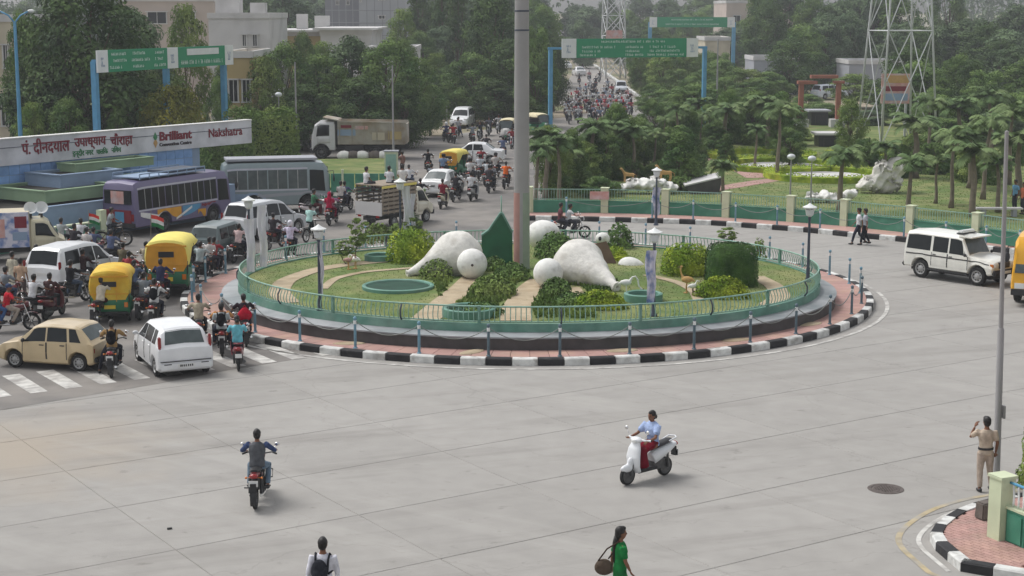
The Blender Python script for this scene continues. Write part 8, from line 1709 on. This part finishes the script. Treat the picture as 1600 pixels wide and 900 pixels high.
two('scooter', 84, 496, 78, (96, 30, 40), 'dark maroon scooter behind the beige hatchback', [dict(label='person in dark maroon shirt on the maroon scooter behind the beige hatchback', top=(74, 52, 54), bot=(56, 58, 62))]); two('bike', 116, 474, 62, (30, 32, 36), 'black motorbike leaning towards the yellow rickshaw', [dict(label='person in black shirt and jeans on the motorbike left of the yellow rickshaw', top=K_, bot=(76, 88, 106), pose='ride_foot')])
two('scooter', 136, 452, 66, (170, 172, 176), 'silver scooter beside the white people carrier', [dict(label='person in dark brown shirt on the silver scooter by the white people carrier', outfit='long', top=(62, 46, 46), bot=(50, 48, 52))])
two('bike', 20, 518, 20, (90, 26, 30), 'motorbike entering at the left edge with two riders', [dict(label='person in red shirt and blue cap at the left edge', top=(196, 44, 58), bot=(170, 158, 146), hair='cap', hat=(70, 84, 116)), dict(label='person with dark clothes, pillion of the red shirted rider', top=(50, 44, 56), bot=(66, 90, 130))], vox=.026)
two('bike', 162, 505, 80, (60, 26, 26), 'motorbike right behind the yellow rickshaw', [dict(label='person in cream shirt riding directly behind the yellow rickshaw', top=(206, 196, 176), bot=(74, 50, 46))], vox=.026)
two('bike', 214, 474, 74, (40, 44, 60), 'motorbike on the right of the yellow rickshaw', [dict(label='person in blue grey shirt right of the yellow rickshaw', top=(92, 104, 128), bot=(58, 72, 108), pose='ride_foot')]); two('bike', 196, 442, 70, (30, 30, 34), 'motorbike half hidden beyond the yellow rickshaw', [dict(label='person in olive shirt beyond the yellow rickshaw', top=(112, 104, 84), bot=(60, 60, 60))])
two('bike', 254, 472, 84, (150, 24, 30), 'red lamped motorbike behind the orange backed rickshaw', [dict(label='person in navy waistcoat and white sleeves behind the orange backed rickshaw', outfit='long', top=(52, 56, 84), bot=(40, 42, 52))], vox=.026); two('bike', 244, 508, 92, (30, 30, 34), 'motorbike just beyond the white hatchback roof', [dict(label='person in white shirt with black bag just beyond the white hatchback', top=W_, bot=(44, 46, 56))], vox=.026)
bp_ = [o for o in bpy.data.objects if o.get('label', '').startswith('person in white shirt with black bag')][0]; backpack('black backpack on the white shirted rider beyond the white hatchback', bp_, 'ride', (26, 28, 32))
two('bike', 316, 440, 76, (40, 60, 60), 'motorbike beside the orange backed rickshaw on the island side', [dict(label='person in pale checked shirt between the rickshaw and the roundabout post', top=(176, 186, 186), bot=(50, 54, 60))]); two('bike', 376, 408, 72, (36, 36, 40), 'motorbike just left of the white banners', [dict(label='person in pinkish shirt beside the dark green car', top=(206, 180, 178), bot=(44, 46, 58))])
two('bike', 455, 402, 84, (34, 34, 40), 'motorbike riding behind the left railing lamp', [dict(label='person in lavender shirt and white helmet behind the left railing', top=(204, 196, 216), bot=(52, 54, 66), hair='helmet', hat=(206, 206, 214))]); two('bicycle', 487, 377, 68, (40, 60, 56), 'bicycle with rider crossing behind the left lawn', [dict(label='person in pale aqua shirt on the bicycle behind the left lawn', top=(176, 214, 206), bot=(40, 50, 52))])
two('bike', 520, 350, 80, (36, 34, 38), 'motorbike with two riders beside the cattle truck', [dict(label='person in lilac shirt driving beside the cattle truck', top=(176, 130, 166), bot=(56, 50, 60)), dict(label='person in crimson headscarf, pillion beside the cattle truck', outfit='kurta', top=(168, 30, 66), bot=(120, 30, 56), hair='scarf', hat=(178, 28, 66))]); two('scooter', 496, 344, 20, (206, 196, 196), 'red and white scooter in front of the grey blue bus nose', [dict(label='person in green shirt on the red and white scooter', top=(70, 120, 90), bot=(90, 44, 50))])
two('bicycle', 178, 384, 2, (84, 70, 56), 'old bicycle standing across the road behind the purple bus', [dict(label='person with grey shirt riding the old bicycle behind the purple bus', top=(150, 156, 160), bot=(48, 52, 60))])
# bystanders and carts at the left
for px, py, hd, top, bot, l in ((22, 462, 60, (184, 178, 160), (150, 150, 140), 'person in pale khaki kurta standing at the left edge'), (35, 474, 80, (196, 166, 140), (90, 80, 78), 'person in peach shirt standing at the left edge'), (66, 392, 30, (190, 196, 206), (56, 62, 84), 'person in pale shirt by the low green wall')): p = at(px, py); person(l, p, R(hd), 'stand', 'kurta_long' if 'kurta' in l else 'short', top, bot)
two('scooter', 101, 396, 70, (216, 216, 216), 'white scooter parked by the low green wall', [dict(label='person in light grey shirt sitting high on the white scooter by the low green wall', top=(176, 182, 184), bot=(44, 48, 56))]); two('bike', 130, 398, 66, (30, 32, 38), 'motorbike carrying a small tricolour flag', [dict(label='person in white shirt with dark bag on the flag carrying motorbike', top=(214, 214, 218), bot=(50, 54, 74))])
q = at(140, 398); fl = thing('flag', 'small orange white and green flag on the motorbike by the low green wall', 'flag', (q.x, q.y, .9)); mb = MB(); mb.tube([(0, 0, 0), (.05, 0, 1.1)], .012, 5); obj('staff', mb.mesh('staff', 'wood_grey'), fl)
for i, c in enumerate(((214, 70, 60), (226, 226, 222), (44, 120, 70))):
    mb = MB(); z = .95 - i * .14; mb.add([(.05, .0, z), (.25, .03, z - .04), (.5, -.02, z - .14), (.05, 0, z - .14), (.25, .03, z - .18), (.5, -.02, z - .28)], [(0, 1, 4, 3), (1, 2, 5, 4)]); obj('stripe', mb.mesh('stripe', 'cloth', smooth=True), fl, color=lin(c))
q = at(236, 388); fl2 = copy_tree(fl, (q.x, q.y, .35), 0, 'orange white and green flag hanging behind the purple bus', None, None, 1.25)
# ---- riders on the cattle truck, man at the cabinet
for i, (x, y, top, l) in enumerate(((-1.9, .35, (214, 214, 216), 'person in white shirt sitting at the left on the cattle truck cage'), (-.9, -.3, (204, 206, 210), 'person in pale shirt sitting in the middle of the cattle truck cage'), (.1, -.35, (212, 210, 206), 'person in white shirt sitting at the right on the cattle truck cage'))):
    q = TR.matrix_basis @ Vector((x, y, 0)); person(l, q, R(55 + (-20, 10, 30)[i]), 'sit', 'short', top, (70, 72, 80), z=2.19 - .44)
p = at(629, 277); person('person in brownish shirt with arm out standing by the teal cabinet', p, R(150), 'phone', 'short', (138, 104, 96), (52, 50, 54)); p = at(486, 238); person('person in white shirt standing in front of the dump truck cab', p, R(200), 'stand', 'short', (190, 186, 180), (60, 60, 64))
# ---- motorbikes on the far approach
FAR = [('bike', 658, 325, 72, (110, 150, 60), 'motorbike with a lime green tank left of the white saloon', 'black shirt left of the white saloon', K_, (44, 44, 50), None), ('scooter', 693, 325, 78, (206, 200, 176), 'cream scooter right behind the white saloon', 'maroon top on the cream scooter', (130, 40, 54), (60, 40, 50), None), ('bike', 713, 314, 76, (34, 34, 38), 'dark motorbike touching the right side of the white saloon', 'dark clothes right of the white saloon', (52, 48, 52), (40, 40, 48), None),
       ('scooter', 740, 313, 76, (190, 190, 190), 'silver scooter in the far group with two riders', 'white shirt on the silver far scooter', W_, (64, 66, 76), (214, 214, 216)), ('bike', 768, 300, 76, (60, 62, 66), 'grey motorbike between the far scooters and the mast', 'grey shirt on the grey far motorbike', (150, 152, 160), (60, 62, 70), (80, 76, 80)), ('bike', 791, 294, 80, (30, 30, 34), 'motorbike just left of the mast', 'bright orange shirt just left of the mast', (236, 110, 40), (50, 40, 42), None), ('bike', 669, 271, 92, (30, 30, 34), 'motorbike alone on the grey road beyond the white saloon', 'black clothes alone beyond the white saloon', (34, 34, 38), (36, 36, 42), None),
       ('bike', 737, 288, 78, (80, 80, 84), 'motorbike hidden behind the white saloon roof line', 'white shirt behind the white saloon roof', (208, 208, 210), (90, 92, 98), (210, 208, 206)), ('bike', 752, 281, 80, (44, 44, 48), 'motorbike in the knot of white shirted riders', 'white shirt in the knot by the crossing saloon', (216, 216, 218), (80, 82, 90), (196, 200, 206)), ('bike', 762, 290, 78, (36, 38, 44), 'motorbike at the right of the white shirted knot', 'grey white shirt at the right of the knot', (186, 190, 194), (58, 60, 70), None), ('bike', 695, 280, 80, (60, 40, 40), 'motorbike in front of the pale roofed rickshaw', 'white shirt in front of the pale roofed rickshaw', (214, 214, 214), (70, 74, 84), (120, 140, 170)),
       ('scooter', 862, 279, 262, (214, 216, 218), 'white scooter coming forward between the corner palms', 'white shirt on the white scooter between the palms', (206, 210, 214), (44, 46, 54), None), ('bike', 697, 222, 110, (44, 50, 90), 'blue motorbike at the left of the group under the trees', 'white helmet in the group under the trees', (60, 64, 92), (44, 46, 54), None), ('bike', 708, 224, 100, (110, 40, 44), 'red motorbike in the group under the trees', 'red shirt in the group under the trees', (160, 60, 62), (60, 60, 66), None), ('bike', 750, 220, 264, (40, 42, 50), 'dark motorbike coming forward right of the white jeep', 'dark jacket right of the white jeep', (58, 62, 70), (50, 52, 58), None), ('bike', 764, 212, 266, (36, 36, 40), 'second dark motorbike coming forward left of the mast', 'grey jacket coming forward left of the mast', (96, 98, 106), (46, 48, 56), None), ('bike', 779, 208, 262, (120, 120, 124), 'silver motorbike coming forward beside the forward facing rickshaw', 'pale shirt beside the forward facing rickshaw', (186, 184, 186), (60, 62, 70), None), ('bike', 893, 372, 6, (40, 40, 44), 'motorbike with two riders passing behind the far railing', 'white shirt passing behind the far railing', (190, 194, 196), (52, 54, 62), (104, 66, 72)), ('bike', 888, 178, 94, (54, 56, 62), 'motorbike alone by the blue sign post on the far road', 'dark clothes by the blue far sign post', (70, 68, 76), (60, 60, 66), None)]
for k, px, py, hd, c, bl, pl_, top, bot, pil_ in FAR:
    r = [dict(label='person in ' + pl_ if not pl_.startswith('white helmet') else 'person with ' + pl_, top=top, bot=bot, vox=.045, hair='helmet' if 'helmet' in pl_ else 'short', hat=(220, 220, 222))]
    if pil_: r.append(dict(label='pillion person riding behind the one in ' + pl_, top=pil_, bot=(60, 62, 70), vox=.045))
    two(k, px, py, hd, c, bl, r)
MORE = [(62, 446, 68, 'by the tail of the white people carrier'), (14, 486, 60, 'in the corner of the left queue'), (205, 458, 80, 'squeezed between the two yellow rickshaws'), (232, 440, 78, 'just left of the orange backed rickshaw'), (300, 428, 74, 'beside the front of the orange backed rickshaw'), (150, 414, 66, 'ahead of the white people carrier'), (178, 418, 70, 'in front of the nearer yellow rickshaw'), (58, 500, 66, 'left of the dark maroon scooter'), (228, 496, 84, 'between the yellow rickshaw and the white hatchback'), (338, 432, 74, 'on the island side of the left queue'), (312, 536, 100, 'at the right flank of the white hatchback'), (120, 408, 64, 'near the flag by the low green wall'), (430, 388, 70, 'following the silver people carrier'), (540, 330, 70, 'passing left of the cattle truck'), (640, 300, 74, 'to the right of the cattle truck'), (676, 298, 76, 'left of the white saloon rear'), (752, 268, 82, 'ahead of the white shirted knot'), (776, 278, 80, 'right of the white shirted knot'), (728, 270, 84, 'beside the pale roofed rickshaw'), (760, 244, 88, 'just behind the crossing saloon'), (786, 248, 90, 'near the mast on the grey road'), (715, 214, 262, 'in the far group by the white jeep'), (738, 224, 100, 'in front of the white jeep'), (800, 232, 264, 'just at the left edge of the mast')]
for i, (px, py, hd, l) in enumerate(MORE):
    top, nm = [((206, 206, 208), 'white'), ((90, 100, 130), 'blue'), ((60, 56, 60), 'dark'), ((170, 160, 140), 'beige'), ((150, 60, 66), 'red'), ((130, 136, 142), 'grey')][(i * 5 + i // 6) % 6]
    r = [dict(label='person in %s shirt on the motorbike %s' % (nm, l), top=top, bot=rnd.choice(((50, 52, 62), (74, 84, 104), (40, 40, 44))), vox=.045 if py < 330 else .032, pose='ride_foot' if i % 3 == 0 else 'ride')]
    if i % 4 == 1: r.append(dict(label='pillion person on the motorbike ' + l, top=(196, 190, 186), bot=(60, 60, 70), vox=.045 if py < 330 else .032))
    two('bike', px, py, hd, rnd.choice(((30, 30, 34), (110, 24, 30), (40, 50, 90), (70, 72, 76))), 'motorbike ' + l, r)
# the crowd of motorbikes on the far road
PAL = [(206, 206, 208), (196, 200, 206), (150, 160, 176), (176, 84, 92), (60, 62, 74), (44, 44, 50), (200, 150, 150), (120, 136, 160), (190, 186, 172), (214, 214, 216)]
BC = [(30, 30, 34), (110, 24, 30), (40, 50, 90), (110, 112, 116)]
rows = [(194, 880, 968, 5), (188, 876, 984, 8), (181, 880, 990, 10), (174, 884, 986, 11), (167, 890, 990, 11), (160, 898, 984, 8), (153, 896, 962, 5), (142, 900, 956, 2), (128, 906, 944, 2), (114, 904, 930, 1)]
for y, x0, x1, n in rows:
    for i in range(n):
        px = lerp(x0, x1, (i + rnd.uniform(.2, .8)) / n); r = [dict(label='person on a motorbike in the packed crowd under the far green sign', group='riders in the far motorbike crowd', top=rnd.choice(PAL), bot=rnd.choice(((60, 62, 74), (40, 42, 50), (90, 96, 110))), vox=.045, hair=rnd.choice(('short', 'short', 'helmet', 'scarf')), hat=rnd.choice(((30, 30, 34), (190, 40, 60), (200, 200, 204))))]
        if rnd.random() < .35: r.append(dict(label='person riding pillion in the packed crowd under the far green sign', group='pillions in the far motorbike crowd', top=rnd.choice(PAL), bot=(60, 62, 70), vox=.045))
        two('bike', px, y + rnd.uniform(-2, 2), 262 + rnd.uniform(-8, 8), rnd.choice(BC), 'motorbike in the packed crowd under the far green sign', r, 'motorbikes in the far crowd')
for px, py, l in ((929, 146, 'motorbike leading up the empty far road behind the crowd'), (931, 137, 'motorbike second in the file up the far road'), (905, 132, 'motorbike by the left verge of the far road')):
    two('bike', px, py, 88, (34, 34, 38), l, [dict(label='person on the ' + l, top=(60, 62, 70), bot=(44, 46, 52), vox=.045)])
# far pale vehicles on the distant road and behind the park
rnd.seed(31)
for i, (px, Y) in enumerate(((872, 330), (866, 380), (884, 300), (905, 270), (848, 420))): t = carw('sedan', SEDAN, xat(px, Y), Y, 100, (222, 222, 224), 'white car on the distant hazy road at the top'); t['group'] = 'cars on the distant road'
for i, (px, Y) in enumerate(((1160, 205), (1185, 203), (1212, 206), (1300, 200), (1420, 190), (1205, 230), (1140, 215))): t = carw('mpv', MPV, xat(px, Y), Y, 10 + i * 7, ((222, 222, 224), (200, 206, 214))[i % 2], 'pale car parked far behind the park trees'); t['group'] = 'cars parked behind the park'
for i, (px, py) in enumerate(((1585, 330), (1598, 335))): p = at(px, py, .1); person(('person in sky blue shirt sitting area of the park at the right edge', 'person in orange top in the park at the right edge')[i], p, R(200), 'stand', 'short', ((120, 170, 206), (206, 120, 90))[i], (60, 62, 70), z=.1)
p = at(1560, 338, .1); mb = MB(); mb.box((0, 0, .42), (2.4, .5, .08)); t = tag(obj('park_bench', mb.mesh('park_bench', 'wall_white'), None, (p.x, p.y, .1)), 'pale stone bench on the park lawn behind the wall at the right', 'bench')
for s in (-.8, .8): obj('leg', MB().box((0, 0, .2), (.2, .42, .4)).mesh('leg', 'wall_grey'), t, (s, 0, 0))
# ================================================================== air
hz = MB(); hz.box((0, 390, 14.5), (620, 840, 33)); hm = bpy.data.materials.new('haze'); hm.use_nodes = True; nn = hm.node_tree.nodes; nn.remove(nn['Principled BSDF']); pv = nn.new('ShaderNodeVolumePrincipled')
pv.inputs['Density'].default_value = .0005; pv.inputs['Color'].default_value = (.92, .94, .98, 1); pv.inputs['Anisotropy'].default_value = .2
hm.node_tree.links.new(pv.outputs[0], nn['Material Output'].inputs['Volume'])
HAZE = True
if HAZE:
    me = hz.mesh('haze', 'glass'); me.materials.clear(); me.materials.append(hm); tag(obj('haze', me), kind='stuff')
